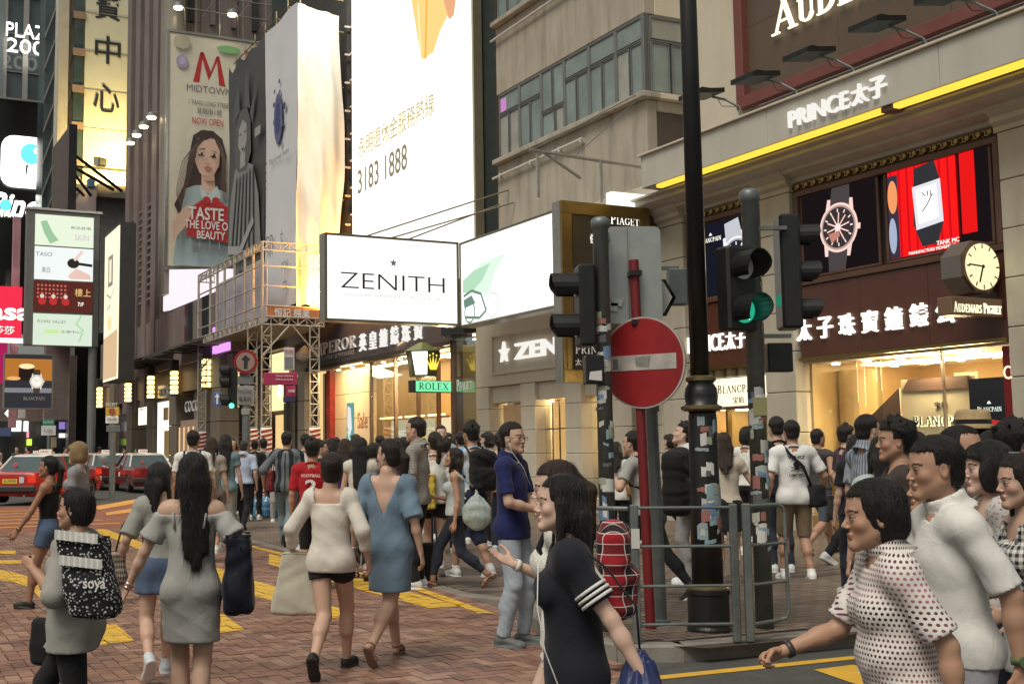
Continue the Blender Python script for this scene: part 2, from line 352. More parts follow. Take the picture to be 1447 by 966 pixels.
# ------------------------------------------------------------ ground
def pave_z(d, s):
 t = min(1, max(0, (11.2-s)/2.2)); return .006+.114*t*t*(3-2*t)
def inpoly(x, y, P):
 r = False; n = len(P)
 for i in range(n):
  (x0, y0), (x1, y1) = P[i], P[(i+1) % n]
  if (y0 > y) != (y1 > y) and x < (x1-x0)*(y-y0)/(y1-y0)+x0: r = not r
 return r
EDGE = [(11.6, 60), (11.5, 37), (9.6, 33), (7.2, 28.5), (6.3, 25), (5.9, 21), (5.85, 18), (5.75, 12), (5.55, 9.6), (5.2, 8.7), (4.9, 7.9), (4.82, 7.3), (4.95, 6.92), (5.3, 6.75), (6.6, 6.7), (40, 6.6)]
PAVE = EDGE+[(40, 60)]
BRICKZONE = [(-22, 3), (4.45, 3), (4.45, 6.2), (4.9, 6.95), (4.9, 7.6), (5.0, 8.1), (5.3, 8.8), (5.62, 9.7), (5.85, 12), (5.92, 18), (5.98, 21), (6.3, 25), (-22, 25)]
g = MB(); g.add([(-400, -60, -.05), (400, -60, -.05), (400, 700, -.05), (-400, 700, -.05)], [(0, 1, 2, 3)])
struct('ground', g, mat('asphalt_far', (.06, .058, .055), .85, var=.2, vs=2, bump=.3, bs=60))
g = MB(); g.prism([(4.3, -10), (40, -10), (40, 6.75), (5.3, 6.9), (5.05, 7.05), (4.3, 6.2)], 'z', -.045, .004)
struct('asphalt_road', g, mat('asphalt', (.075, .073, .068), .8, var=.3, vs=6, bump=.8, bs=110))
g = MB(); g.add([(-22, 3, -.022), (5.9, 3, -.022), (5.9, 26, -.022), (-22, 26, -.022)], [(0, 1, 2, 3)])
struct('brick_bedding', g, mat('bedding_sand', (.055, .045, .038), .95, var=.3, vs=8, bump=.5, bs=80))
BRC = [(.29, .15, .10), (.235, .12, .085), (.32, .175, .12), (.26, .135, .10), (.19, .105, .08), (.35, .21, .15), (.28, .16, .112), (.24, .125, .085)]
M_brick = mat('red_paving_brick', rough=.5, attr=True, var=.34, vs=1.1, bump=.35, bs=45, dirt=.38)
brick_me = []
for k, c in enumerate(BRC):
 for o_ in (0, 1):
  L, Wd = .191, .091; x, y = (L/2, Wd/2) if o_ == 0 else (Wd/2, L/2)
  b_ = MB(); b_.box(-x, x, -y, y, -.03, 0, .004); b_.c = [c]*len(b_.v); me = mesh(b_); me.materials.append(M_brick); brick_me.append(me)
def herring(d0, d1, s0, s1):
 """centres and orientations of a 2:1 herringbone over a rectangle"""
 u = .1; out = []
 for i in range(int(d0/u)-2, int(d1/u)+2):
  for j in range(int(s0/u)-2, int(s1/u)+2):
   k = (i-j) % 4
   if k == 0: out.append(((i+1)*u, (j+.5)*u, 0))
   elif k == 3: out.append(((i+.5)*u, (j+1)*u, 1))
 return out
def vis(d, s, m=60):
 x, y = W(d, s)
 if y < 5.5: return False
 p = np.array([x, y, -HC]); z = p@cF; px = PXC+FPX*(p@cR)/z; py = PYC-FPX*(p@cU)/z
 return -m < px < IW+m and py < IH+m*1.3
cells = [(d, s, o) for d, s, o in herring(-12, 5.9, 5, 23) if inpoly(d, s, BRICKZONE) and vis(d, s)]
cells.sort(key=lambda q: W(q[0], q[1])[1])
pav = Thing('brick_paving', 'red brick paving of the crossing', None, (0, 0, 0), kind='structure')
del pav.o['label']
NB = 300
rr = random.Random(3)
# bricks that are painted yellow keep real joints: the paint is clipped to each brick top
def bar(px): return [SD(*gp(x, y)) for x, y in px]
YEL = {
 'crossing_bar': [bar([(652, 856), (520, 820), (380, 782), (380, 797), (470, 822), (606, 859)]),
     bar([(504, 868), (400, 832), (300, 800), (230, 777), (140, 744), (132, 750), (200, 777), (300, 822), (462, 874)]),
     bar([(345, 889), (317, 868), (285, 866), (262, 900), (303, 895)]), bar([(190, 905), (165, 882), (130, 880), (125, 912), (150, 909)])],
 'kerb_line': [[(5.62, 26), (5.52, 12), (5.2, 9.6), (5.32, 9.5), (5.64, 12), (5.75, 26)]],
 'curved_line': [bar([(-40, 802), (0, 805), (30, 811), (60, 823), (75, 845), (60, 850), (45, 832), (20, 822), (-40, 815)]), bar([(-40, 791), (45, 791), (45, 796), (-40, 796)]), bar([(-40, 776), (22, 778), (22, 783), (-40, 781)])]}
def clip(poly, x0, x1, y0, y1):
 for ax, v, sg in ((0, x0, 1), (0, x1, -1), (1, y0, 1), (1, y1, -1)):
  out = []; n = len(poly)
  for i in range(n):
   a, b = poly[i], poly[(i+1) % n]; ia = (a[ax]-v)*sg >= 0; ib = (b[ax]-v)*sg >= 0
   if ia: out.append(a)
   if ia != ib:
    t = (v-a[ax])/(b[ax]-a[ax]); out.append((a[0]+(b[0]-a[0])*t, a[1]+(b[1]-a[1])*t))
  poly = out
  if len(poly) < 3: return []
 return poly
rest = MB(); rest.c = []; paint = {k: MB() for k in YEL}
ybb = {k: [(min(p[0] for p in P), max(p[0] for p in P), min(p[1] for p in P), max(p[1] for p in P), P) for P in v] for k, v in YEL.items()}
for n_, (d, s, o_) in enumerate(cells):
 lift = rr.uniform(-.003, .002)+(-.004 if rr.random() < .05 else 0); ci = rr.randrange(8)
 x, y = (.0955, .0455) if o_ == 0 else (.0455, .0955)
 if n_ < NB:
  ob = bpy.data.objects.new('brick', brick_me[ci*2+o_]); link(ob); ob.parent = pav.o; ob.location = (d, s, lift)
  ob.rotation_euler = (rr.uniform(-.008, .008), rr.uniform(-.008, .008), rr.uniform(-.006, .006))
 else:
  j = rr.uniform(-.0015, .0015); a = len(rest.v)
  hz = [lift+rr.uniform(-.001, .001) for _ in range(4)]
  if W(d, s)[1] < 16:
   rest.add([(d-x, s-y, hz[0]), (d+x, s-y, hz[1]), (d+x, s+y, hz[2]), (d-x, s+y, hz[3]), (d-x, s-y, -.03), (d+x, s-y, -.03), (d+x, s+y, -.03), (d-x, s+y, -.03)],
     [(0, 1, 2, 3), (0, 4, 5, 1), (1, 5, 6, 2), (2, 6, 7, 3), (3, 7, 4, 0)]); rest.c += [BRC[ci]]*8
  else:
   rest.add([(d-x, s-y, hz[0]), (d+x, s-y, hz[1]), (d+x, s+y, hz[2]), (d-x, s+y, hz[3])], [(0, 1, 2, 3)]); rest.c += [BRC[ci]]*4
 for k, L in ybb.items():
  for x0, x1, y0, y1, P in L:
   if d+x < x0 or d-x > x1 or s+y < y0 or s-y > y1: continue
   q = clip(P, d-x-.002, d+x+.002, s-y-.002, s+y+.002)
   if q: paint[k].add([(a_, b_, lift+.0045) for a_, b_ in q], [tuple(range(len(q)))])
pav.part('brick_field', rest, M_brick, kind='stuff', fix=False)
def worn(name, c, amt=.5):
 m = mat(name, c, .6, var=.15, vs=5, bump=.2, bs=60); t = m.node_tree; L = t.links.new
 tc = t.nodes.new('ShaderNodeTexCoord'); n = t.nodes.new('ShaderNodeTexNoise'); n.inputs['Scale'].default_value = 7; n.inputs['Detail'].default_value = 9; n.inputs['Roughness'].default_value = .7
 L(tc.outputs['Object'], n.inputs[0]); r = t.nodes.new('ShaderNodeMapRange'); r.inputs[1].default_value = amt-.02; r.inputs[2].default_value = amt+.12; L(n.outputs[0], r.inputs[0])
 r.inputs[3].default_value = 1; r.inputs[4].default_value = .12; L(r.outputs[0], t.nodes['Principled BSDF'].inputs['Alpha']); return m
M_yel = worn('worn_yellow_paint', (.72, .43, .05), .6)
M_yel2 = worn('yellow_road_paint', (.7, .4, .045), .6)
for k, m_ in paint.items(): pav.part('yellow_'+k, m_, M_yel, fix=False)
# asphalt lines by the kerb
g = MB()
for P in ([(4.55, 6.32), (6.9, 6.3), (12, 6.25), (12, 6.34), (6.9, 6.4), (4.6, 6.43)], bar([(1150, 947), (1205, 940), (1330, 960), (1300, 990), (1205, 966)])):
 g.add([(a, b, .008) for a, b in P], [tuple(range(len(P)))])
struct('yellow_road_lines', g, M_yel2)
# far roadway: red surfacing with hatching, then asphalt up to the taxis
g = MB(); g.add([(-30, 22.8, -.006), (5.9, 22.8, -.006), (9.2, 34.5, -.006), (-30, 34.5, -.006)], [(0, 1, 2, 3)])
struct('red_surfacing', g, mat('red_road_surface', (.24, .085, .05), .75, var=.2, vs=2, bump=.3, bs=70))
g = MB()
for i in range(6):
 s0 = 24.0+i*1.35; P = [(-20, s0-1.6), (5.0-i*.12, s0+1.0), (5.0-i*.12, s0+1.28), (-20, s0-1.25)]
 g.add([(a, b, 0.0) for a, b in P], [(0, 1, 2, 3)])
P = bar([(130, 716), (190, 705), (205, 706), (240, 712), (228, 718), (150, 728), (150, 724), (205, 715), (190, 711), (140, 720)])
g.add([(a, b, .003) for a, b in P], [tuple(range(len(P)))])
struct('yellow_hatching', g, worn('orange_road_paint', (.62, .30, .07), .6))
# pavement: small pavers in running bond, kerb stones
M_pv = mat('grey_brown_paver', rough=.55, attr=True, var=.3, vs=.9, bump=.08, bs=60, dirt=.3)
PVC = [(.185, .135, .105), (.165, .122, .10), (.2, .15, .118), (.175, .135, .112), (.16, .115, .09)]
pv = MB(); pv.c = []; bed = MB()
pw, pl = .1, .2; r2 = random.Random(9)
for j in range(int(6.9/pw), int(24/pw)):
 s = j*pw
 for i in range(int(4.7/pl), int(15.6/pl)+1):
  d = i*pl+(j % 2)*pl/2
  if d > 15.65 or not vis(d, s, 40): continue
  if not inpoly(d-.12, s, PAVE) or not inpoly(d-.1, s-.2, PAVE): continue
  c = PVC[r2.randrange(5)]; a, b = pl/2-.006, pw/2-.006; h = r2.uniform(-.0015, .0015)
  pv.add([(d-a, s-b, pave_z(d, s-b)+h), (d+a, s-b, pave_z(d, s-b)+h), (d+a, s+b, pave_z(d, s+b)+h), (d-a, s+b, pave_z(d, s+b)+h)], [(0, 1, 2, 3)]); pv.c += [c]*4
pvt = Thing('pavement', 'x', None, (0, 0, 0), kind='structure'); del pvt.o['label']
pvt.part('paver_field', pv, M_pv, kind='stuff', fix=False)
ss = [6.62, 7, 7.5, 8, 8.6, 9.2, 9.8, 10.4, 11.2, 12.5, 18, 21, 25, 28.5, 33, 37, 60]
def edge_d(s):
 for (a, b), (c, e) in zip(EDGE, EDGE[1:]):
  if e <= s <= b: return a+(c-a)*(b-s)/max(b-e, 1e-6)
 return 5.9
for a, b in zip(ss, ss[1:]):
 da, db = (edge_d(a), edge_d(b)) if a > 6.75 else (5.3, edge_d(b))
 bed.add([(da+.1, a, pave_z(0, a)-.006), (40, a, pave_z(0, a)-.006), (40, b, pave_z(0, b)-.006), (db+.1, b, pave_z(0, b)-.006)], [(0, 1, 2, 3)])
pvt.part('joint_bed', bed, mat('paver_far', (.06, .046, .038), .7, var=.2, vs=1.5, bump=.2, bs=30), fix=False)
M_kerb = mat('granite_kerb', (.23, .21, .18), .7, var=.2, vs=4, bump=.35, bs=45, dirt=.25)
# walk the edge in ~0.9 m stones
pts = [(12.5, 6.66), (6.6, 6.7), (5.3, 6.75), (4.95, 6.92), (4.82, 7.3), (4.9, 7.9), (5.2, 8.7), (5.55, 9.6), (5.75, 12), (5.85, 18), (5.9, 21), (6.3, 25), (7.2, 28.5), (9.6, 33), (11.5, 37)]
dense = []
for (a, b), (c, e) in zip(pts, pts[1:]):
 n = max(1, int(math.hypot(c-a, e-b)/.1))
 dense += [(a+(c-a)*i/n, b+(e-b)*i/n) for i in range(n)]
st = 0
while st < len(dense)-2:
 ln = 9 if (dense[st][0] > 5.4 and dense[st][1] < 7) or dense[st][1] > 10 else 4
 seg = dense[st:min(st+ln+1, len(dense))]; st += ln
 if len(seg) < 2: break
 q = MB(); V = []
 for i, (d, s) in enumerate(seg):
  a = seg[max(i-1, 0)]; b = seg[min(i+1, len(seg)-1)]; dx, dy = b[0]-a[0], b[1]-a[1]; L = math.hypot(dx, dy); nx, ny = dy/L, -dx/L
  if i == 0: d, s = d+dx/L*.006, s+dy/L*.006
  z = pave_z(d, s)+.002
  V += [(d, s, -.04), (d, s, z-.015), (d+nx*.015, s+ny*.015, z), (d+nx*.16, s+ny*.16, z), (d+nx*.16, s+ny*.16, -.04)]
 n = len(seg); F = [tuple(range(5)), tuple(range(5*n-1, 5*n-6, -1))]
 for i in range(n-1):
  for k in range(5): F.append((5*i+k, 5*i+(k+1) % 5, 5*i+5+(k+1) % 5, 5*i+5+k))
 q.add(V, F); pvt.part('kerb_stone', q, M_kerb)
# ------------------------------------------------------------ helpers for facades
def frame(T, name, d, s0, s1, z0, z1, w, dep, m, parent=None, face='D'):
 q = MB()
 for a, b, c, e in ((s0, s1, z0, z0+w), (s0, s1, z1-w, z1), (s0, s0+w, z0+w, z1-w), (s1-w, s1, z0+w, z1-w)):
  if face == 'D': q.box(d-dep, d, a, b, c, e, .008)
  else: q.box(a, b, d-dep, d, c, e, .008)
 return T.part(name, q, m, parent=parent)
def pbox(T, name, m, *a, parent=None, label=None, b=.01): return T.part(name, MB().box(*a, b), m, parent=parent, label=label)
def lamp(name, loc, power, colr, size=.4, target=None, spot=None):
 l = bpy.data.lights.new(name, 'SPOT' if spot else 'AREA'); l.energy = power; l.color = colr
 if spot: l.spot_size = math.radians(spot); l.shadow_soft_size = size; l.spot_blend = .8
 else: l.size = size
 o = bpy.data.objects.new(name, l); link(o); x, y = W(loc[0], loc[1]); o.location = (x, y, loc[2])
 if target:
  tx, ty = W(target[0], target[1]); o.rotation_euler = (Vector((tx, ty, target[2]))-Vector(o.location)).to_track_quat('-Z', 'Y').to_euler()
 return o
def watch(P, ca, cb, r, case, dial, hand, strap, tilt=0, lit=True, spokes=0):
 """a printed wrist watch: strap, lugs, case ring, dial, markers and hands"""
 k = (lambda c: ecol(c, 1.)) if lit else (lambda c: col(c)); t = math.radians(tilt)
 R = lambda pts: [(ca+x*math.cos(t)-y*math.sin(t), cb+x*math.sin(t)+y*math.cos(t)) for x, y in pts]
 P.multi([R([(-r*.55, r*.7), (r*.55, r*.7), (r*.45, r*1.75), (-r*.45, r*1.75)]), R([(-r*.55, -r*.7), (r*.55, -r*.7), (r*.42, -r*1.8), (-r*.42, -r*1.8)])], k(strap), 'printed_strap')
 P.multi([R([(sx*r*.5, sy*r*.6), (sx*r*.75, sy*r*.55), (sx*r*.66, sy*r*1.15), (sx*r*.5, sy*r*1.15)]) for sx in (-1, 1) for sy in (-1, 1)]+[R([(r*.95, -r*.1), (r*1.12, -r*.12), (r*1.12, r*.12), (r*.95, r*.1)])], k(case), 'printed_lug')
 P.poly(circ(ca, cb, r, 36), k(case), 'printed_case'); P.poly(circ(ca, cb, r*.9, 36), k(tuple(x*.45 for x in case)), 'printed_bezel')
 P.poly(circ(ca, cb, r*.82, 36), k(dial), 'printed_dial')
 tk = []
 for i in range(12):
  a = i*math.pi/6; c, s_ = math.cos(a), math.sin(a); w_ = r*.03
  tk.append([(ca+c*r*.62-s_*w_, cb+s_*r*.62+c*w_), (ca+c*r*.62+s_*w_, cb+s_*r*.62-c*w_), (ca+c*r*.76+s_*w_, cb+s_*r*.76-c*w_), (ca+c*r*.76-s_*w_, cb+s_*r*.76+c*w_)])
 P.multi(tk, k(hand), 'printed_markers')
 if spokes:
  tk = []
  for i in range(spokes):
   a = i*2*math.pi/spokes+.2; c, s_ = math.cos(a), math.sin(a); w_ = r*.028
   tk.append([(ca+c*r*.12-s_*w_, cb+s_*r*.12+c*w_), (ca+c*r*.12+s_*w_, cb+s_*r*.12-c*w_), (ca+c*r*.6+s_*w_, cb+s_*r*.6-c*w_), (ca+c*r*.6-s_*w_, cb+s_*r*.6+c*w_)])
  P.multi(tk, k(case), 'printed_spokes'); P.poly(circ(ca, cb, r*.16, 16), k(hand), 'printed_hub')
  P.multi([[(ca-r*.5, cb-r*.2), (ca+r*.05, cb-r*.15), (ca+r*.1, cb-r*.35), (ca-r*.35, cb-r*.6)]], k((.5, .2, .15)), 'printed_bridge')
 else:
  P.line([(ca, cb), (ca-r*.35, cb+r*.3)], r*.06, k(hand), 'printed_hand'); P.line([(ca, cb), (ca+r*.5, cb+r*.3)], r*.045, k(hand), 'printed_hand', True)
def downlights(T, d, ss_, z, m=None, r=.07):
 for s in ss_: T.part('downlight', MB().cyl((d, s, z-.004), (d, s, z-.03), r, n=12), m or E_warm)
# ============================================================ PRINCE shop building (near right)
B = Thing('jewellery_building', 'pale stone jewellery building with the long PRINCE fascia over its glowing shop windows', 'building', (15.7, 14, 0))
FD = 15.4
def pilaster(T, s0, s1, z0, z1, n, d=FD, m=None):
 h = (z1-z0)/n
 for i in range(n): T.part('stone_block', MB().box(d, 15.95, s0, s1, z0+i*h+.006, z0+(i+1)*h-.006, .012), m or M_stone)
 T.part('pilaster_core', MB().box(d+.02, 15.93, s0+.02, s1-.02, z0, z1), M_darkwall)
for s0, s1 in ((9.2, 11.85), (16.2, 16.98), (19.3, 20.1)):
 pilaster(B, s0, s1, .3, 6.2, 8); pbox(B, 'plinth', M_stone, FD-.06, 15.95, s0-.05, s1+.05, 0, .3)
 prof = [(FD-.02, 6.2), (FD-.02, 6.28), (FD-.1, 6.34), (FD-.1, 6.42), (FD-.22, 6.52), (FD-.22, 6.58), (15.9, 6.58), (15.9, 6.2)]
 B.part('capital', MB().prism([(a, b) for a, b in prof], 'y', s0-.04, s1+.04), M_stone)
prof = [(15.52, 6.33), (15.45, 6.36), (15.45, 6.44), (15.2, 6.5), (15.2, 6.56), (15.05, 6.6), (14.9, 6.66), (14.9, 6.74), (14.78, 6.76), (14.78, 6.8), (15.9, 6.8), (15.9, 6.33)]
B.part('cornice', MB().prism(prof, 'y', 8.4, 20.3), M_stone)
q = MB(); q2 = MB(); s = 11.9
while s < 20.2:
 if not (16.15 < s < 17.0):
  q.cyl((15.5, s+.1, 6.26), (15.43, s+.1, 6.26), .055, .04, 10); q2.tube([(15.47, s+.1+.1*math.cos(t/3), 6.26+.045*math.sin(t/3*2)) for t in range(20)], .012, 5)
 s += .2
B.part('frieze_rosettes', q, M_gold, kind='stuff'); B.part('frieze_scrolls', q2, M_gold, kind='stuff')
B.part('frieze_band', MB().box(15.5, 15.75, 8.4, 20.2, 6.19, 6.33), M_wood)
# fascia canopy
s = 8.4; k = 0
while s < 19.4:
 e = min(s+1.83, 19.42); B.part('fascia_panel', MB().box(14.5, 14.56, s+.004, e-.004, 6.86, 7.52, .006), M_fascia); s = e
B.part('fascia_panel', MB().box(14.566, 16.8, 19.36, 19.42, 6.86, 7.52), M_fascia)
B.part('fascia_cap', MB().box(14.44, 14.7, 8.4, 19.48, 7.525, 7.57, .008), M_cream); B.part('canopy_deck', MB().box(14.7, 17.2, 8.4, 19.4, 7.42, 7.53), M_fascia)
for a, b in ((8.4, 12.95), (13.2, 18.95)): B.part('light_strip', MB().box(14.52, 14.66, a, b, 6.785, 6.85), E_strip)
B.part('light_strip_gap', MB().box(14.53, 14.75, 12.95, 13.2, 6.77, 6.85), M_brown); B.part('soffit', MB().box(14.56, 15.9, 8.4, 19.36, 6.855, 6.9), M_fascia)
def prince(T, c, w, h, m, dep, face='D'):
 letters(T, 'PRINCE', (c[0], c[1]+w*.17, c[2]-h*.02), w*.62, h*.8, face, m, dep=dep, bold=.0, name='shop_name_letters')
 for k_, ch_ in enumerate('太子'): letters(T, ch_, (c[0], c[1]-w*(.255+.17*k_), c[2]+h*.02), w*.155, h*.92, face, m, dep=dep, bold=.004, name='sign_character')
 T.part('name_swash', MB().tube([(c[0]-dep*.6, c[1]-w*.11-w*.004*i, c[2]-h*.42+h*.0022*i*i*.4) for i in range(0, 16, 3)], .014, 6), m)
prince(B, (14.5, 14.1, 7.17), 2.15, .36, emat('soft_white_letters', (1, .97, .9), .8), .07)
# brown sign band and screens
for s0, s1 in ((11.9, 16.15), (17.03, 19.25)):
 n = 3 if s1-s0 > 3 else 2; e = (s1-s0)/n
 for i in range(n): B.part('sign_panel', MB().box(15.5, 15.6, s0+i*e+.003, s0+(i+1)*e-.003, 3.12, 4.42, .006), M_brown)
 B.part('wall_backing', MB().box(15.6, 15.95, s0, s1, 3.12, 6.2), M_darkwall)
 B.part('sign_trim', MB().box(15.44, 15.6, s0, s1, 3.06, 3.115), M_gold)
 frame(B, 'screen_surround', 15.6, s0, s1, 4.43, 6.18, .1, .14, M_wood)
for i, ch in enumerate('太子珠寶鐘錶公'):
 letters(B, ch, (15.5, 16.02-.506*i, 3.62), .34, .38, 'D', E_letter, dep=.06, bold=.012, name='sign_character')
prince(B, (15.5, 18.45, 3.62), 1.75, .42, E_letter, .05)
# blancpain screen
def screen(s0, s1, z0, z1, base, name='display_screen'):
 f = frame(B, 'screen_frame', 15.58, s0-.05, s1+.05, z0-.05, z1+.05, .05, .06, M_wood)
 return B.part(name, MB().box(15.55, 15.6, s0, s1, z0, z1), base)
sc_ = screen(17.2, 19.1, 4.55, 6.05, ecol((.008, .009, .016), 1.)); P = Pr(B, (15.55, 18.15, 5.3), 'D', sc_, .003)
P.text('BLANCPAIN', -.42, .42, .62, .1, E_letter, serif=True, caps1=1.15); P.poly([(-.47, .5), (-.42, .56), (-.37, .5)], E_letter)
watch(P, .35, -.1, .46, (.8, .8, .85), (.02, .02, .03), (.9, .9, .95), (.5, .5, .55), 10); P.ell(.35, -.3, .12, .1, ecol((.8, .8, .85), .9))
sc_ = screen(14.3, 16.02, 4.6, 6.1, ecol((.009, .006, .007), 1.)); P = Pr(B, (15.55, 15.15, 5.32), 'D', sc_, .003)
watch(P, -.02, .04, .44, (.9, .62, .55), (.04, .03, .03), (.85, .7, .68), (.06, .05, .05), -6, spokes=10)
sc_ = screen(12.12, 14.08, 4.6, 6.1, ecol((.01, .006, .006), 1.)); P = Pr(B, (15.55, 13.1, 5.35), 'D', sc_, .003)
P.rect(-.96, .38, -.73, .73, ecol((.85, .01, .01), 1.)); P.rect(.45, .72, -.55, .73, ecol((.8, .01, .01), .9)); P.rect(.39, .41, -.6, .7, ecol((.3, 0, 0), .8))
P.multi([[(-.9+i*.16, -.73), (-.86+i*.16, -.73), (-.86+i*.16, .73), (-.9+i*.16, .73)] for i in range(8)], ecol((.55, .005, .01), 1.))
P.rect(-.96, -.75, -.73, .66, ecol((.04, .03, .05), 1.)); P.ell(-.86, .3, .1, .28, ecol((.8, .3, .12), 1.)); P.ell(-.88, -.35, .08, .3, ecol((.35, .4, .55), 1.))
P.poly([(-.4, .68), (0, .74), (.08, .45), (.12, -.3), (0, -.62), (-.3, -.62), (-.45, -.25), (-.42, .4)], ecol((.03, .03, .035), 1.), 'printed_strap')
P.poly([(-.45, .38), (.1, .42), (.13, -.28), (-.4, -.34)], ecol((.7, .7, .75), 1.), 'printed_case')
P.poly([(-.38, .32), (.02, .35), (.05, -.2), (-.34, -.25)], ecol((1, .97, .95), 1.15), 'printed_dial'); P.text('XII', -.17, .22, .2, .08, P_black, serif=True)
P.line([(-.16, .04), (-.05, .2)], .02, P_black); P.line([(-.16, .04), (-.26, -.06)], .02, P_black)
P.text('TANK MC', .2, -.62, .42, .07, E_letter); P.text('MANUFACTURE MOVEMENT', -.1, -.7, .9, .05, E_letter)
# upper storey, set back behind the canopy
B.part('upper_wall', MB().box(16.8, 17.2, 18.9, 23.5, 7.0, 16), M_cream)
B.part('low_parapet', MB().box(17.0, 17.2, 8.4, 18.9, 7.5, 8.7), M_cream)
for i in range(6): B.part('parapet_window', MB().box(16.98, 17.0, 9.3+i*1.6, 10.6+i*1.6, 7.7, 8.5), M_pane)
for i in range(7):
 s = 9.0+i*1.42; B.part('balustrade_post', MB().box(16.2, 16.26, s, s+.06, 7.54, 8.12), M_winframe); f = B.part('balustrade_pane', MB().box(16.225, 16.235, s+.07, s+1.4, 7.58, 8.06), M_pane)
frame(B, 'sign_frame', 16.8, 8.4, 18.88, 8.62, 13.5, .24, .2, mat('oxblood_frame', (.17, .055, .045), .5, var=.15))
for i in range(4):
 for j in range(3): B.part('sign_back_panel', MB().box(16.78, 16.95, 8.56+i*2.54+.004, 8.56+(i+1)*2.54-.004, 8.86+j*1.5+.004, 8.86+(j+1)*1.5-.004), mat('umber_panel', (.115, .08, .055), .45, var=.12, vs=1))
letters(B, 'AUDEMARS', (16.72, 15.75, 10.22), 4.2, .66, 'D', emat('lit_letter_gold', (1, .9, .62), 1.5), dep=.1, serif=True, caps1=1.35, name='sign_letters')
# floodlights standing on the canopy
for i, (x, y) in enumerate([(990, 140), (1066, 117), (1142, 84), (1238, 42), (1334, 3)]):
 d, s, z = onD(x, y, 14.75)
 F = Thing('floodlight', ['flat black floodlight on a bent arm just right of the black lamp post top', 'flat black floodlight over the P of the pale fascia lettering', 'flat black floodlight over the end of the pale PRINCE lettering', 'flat black floodlight under the tall lit letters, right of the fascia lettering', 'flat black floodlight cut by the top edge of the photo'][i], 'floodlight', (14.75, s, 7.57), 'floodlights along the canopy edge')
 b_ = MB(); P_ = [(14.45, s+.3, z), (15.1, s+.3, z+.1), (15.1, s-.3, z+.1), (14.45, s-.3, z)]
 b_.add([(p[0], p[1], p[2]+h) for h in (0, .09) for p in P_], [(0, 3, 2, 1), (4, 5, 6, 7), (0, 1, 5, 4), (1, 2, 6, 5), (2, 3, 7, 6), (3, 0, 4, 7)])
 F.part('lamp_housing', b_, M_black); F.part('cooling_fins', MB().box(14.6, 15.0, s-.24, s+.24, z+.12, z+.16), M_black)
 F.part('arm', MB().tube([(15.0, s-.05, z+.06), (15.25, s-.15, z), (15.4, s-.35, z-.18), (15.45, s-.55, 7.56)], .025, 7), M_galv)
 F.part('bracket', MB().box(15.4, 15.5, s-.62, s-.5, 7.54, 7.6), M_galv); F.part('cable', MB().tube([(15.1, s-.1, z), (15.1, s-.2, z-.16), (15.3, s-.4, z-.2), (15.4, s-.5, 7.58)], .008, 5), M_black)
# ground-floor shop
M_warmwall = mat('honey_wall', (.56, .38, .17), .35, var=.12, vs=.7); M_beige = mat('beige_partition', (.60, .46, .30), .4, var=.06)
M_floor = mat('polished_floor', (.4, .3, .18), .15, var=.1)
def shop(T, s0, s1, z1, dep, back, n=4, z0=.25):
 T.part('shop_floor', MB().box(15.9, 15.9+dep, s0, s1, -.02, .04), M_floor)
 T.part('shop_ceiling', MB().box(15.62, 15.9+dep, s0, s1, z1, z1+.06), mat('ceiling_white', (.7, .62, .5), .7))
 T.part('back_wall', MB().box(15.9+dep, 16+dep, s0, s1, 0, z1), back)
 for s in (s0, s1): T.part('side_wall', MB().box(15.75, 15.9+dep, s-.03, s+.03, 0, z1), back)
 downlights(T, 16.0, [s0+(s1-s0)*(i+.5)/n for i in range(n)], z1)
 downlights(T, 15.9+dep*.6, [s0+(s1-s0)*(i+.5)/n for i in range(n)], z1)
 T.part('ceiling_light', MB().box(15.9+dep*.3, 15.9+dep*.5, s0+.3, s1-.3, z1-.03, z1-.006), emat('shop_panel_light', (1, .76, .42), 11))
shop(B, 11.88, 16.18, 3.02, 2.6, M_warmwall, 6)
def display_window(T, s0, s1, z1, n=1, zs=.95, gl=True):
 T.part('window_plinth', MB().box(15.62, 15.95, s0, s1, 0, .28), mat('plinth_brass', (.35, .24, .1), .35, metal=.5))
 T.part('display_shelf', MB().box(15.7, 16.35, s0+.03, s1-.03, .28, .33), mat('shelf_honey', (.6, .42, .2), .3))
 T.part('display_shelf', MB().box(15.72, 16.3, s0+.03, s1-.03, zs-.06, zs), M_wood)
 T.part('shelf_light', MB().box(15.72, 15.77, s0+.05, s1-.05, .33, .36), emat('shelf_glow', (1, .66, .28), 5))
 q = MB(); rg = random.Random(int(s0*10))
 s = s0+.2
 while s < s1-.2:
  q.cyl((15.95, s, .33), (15.95, s, .36+rg.random()*.06), .09, .06, 10); q.tube([(15.95+.05*math.cos(t), s, .46+.06*math.sin(t)) for t in np.linspace(0, 6.2, 9)], .013, 5)
  q.box(15.9, 16.0, s-.03, s+.03, zs, zs+.05); s += .3
 T.part('display_stands', q, mat('display_white', (.8, .76, .66), .4), kind='stuff')
 e = (s1-s0)/n
 for i in range(n):
  T.part('window_glass', MB().box(15.66, 15.672, s0+i*e+.01, s0+(i+1)*e-.01, .3, z1), M_glass)
  if i: T.part('window_mullion', MB().box(15.64, 15.7, s0+i*e-.012, s0+i*e+.012, .28, z1), M_steel)
display_window(B, 11.9, 14.6, 3.02, 2); display_window(B, 15.0, 16.15, 3.02, 1)
B.part('door_glass', MB().box(15.8, 15.812, 14.62, 14.98, .06, 3.0), M_glass)
B.part('curtain_column', MB().lathe([(.34, .1), (.34, 2.6)], (16.6, 15.9, .3), 24), M_warmwall)
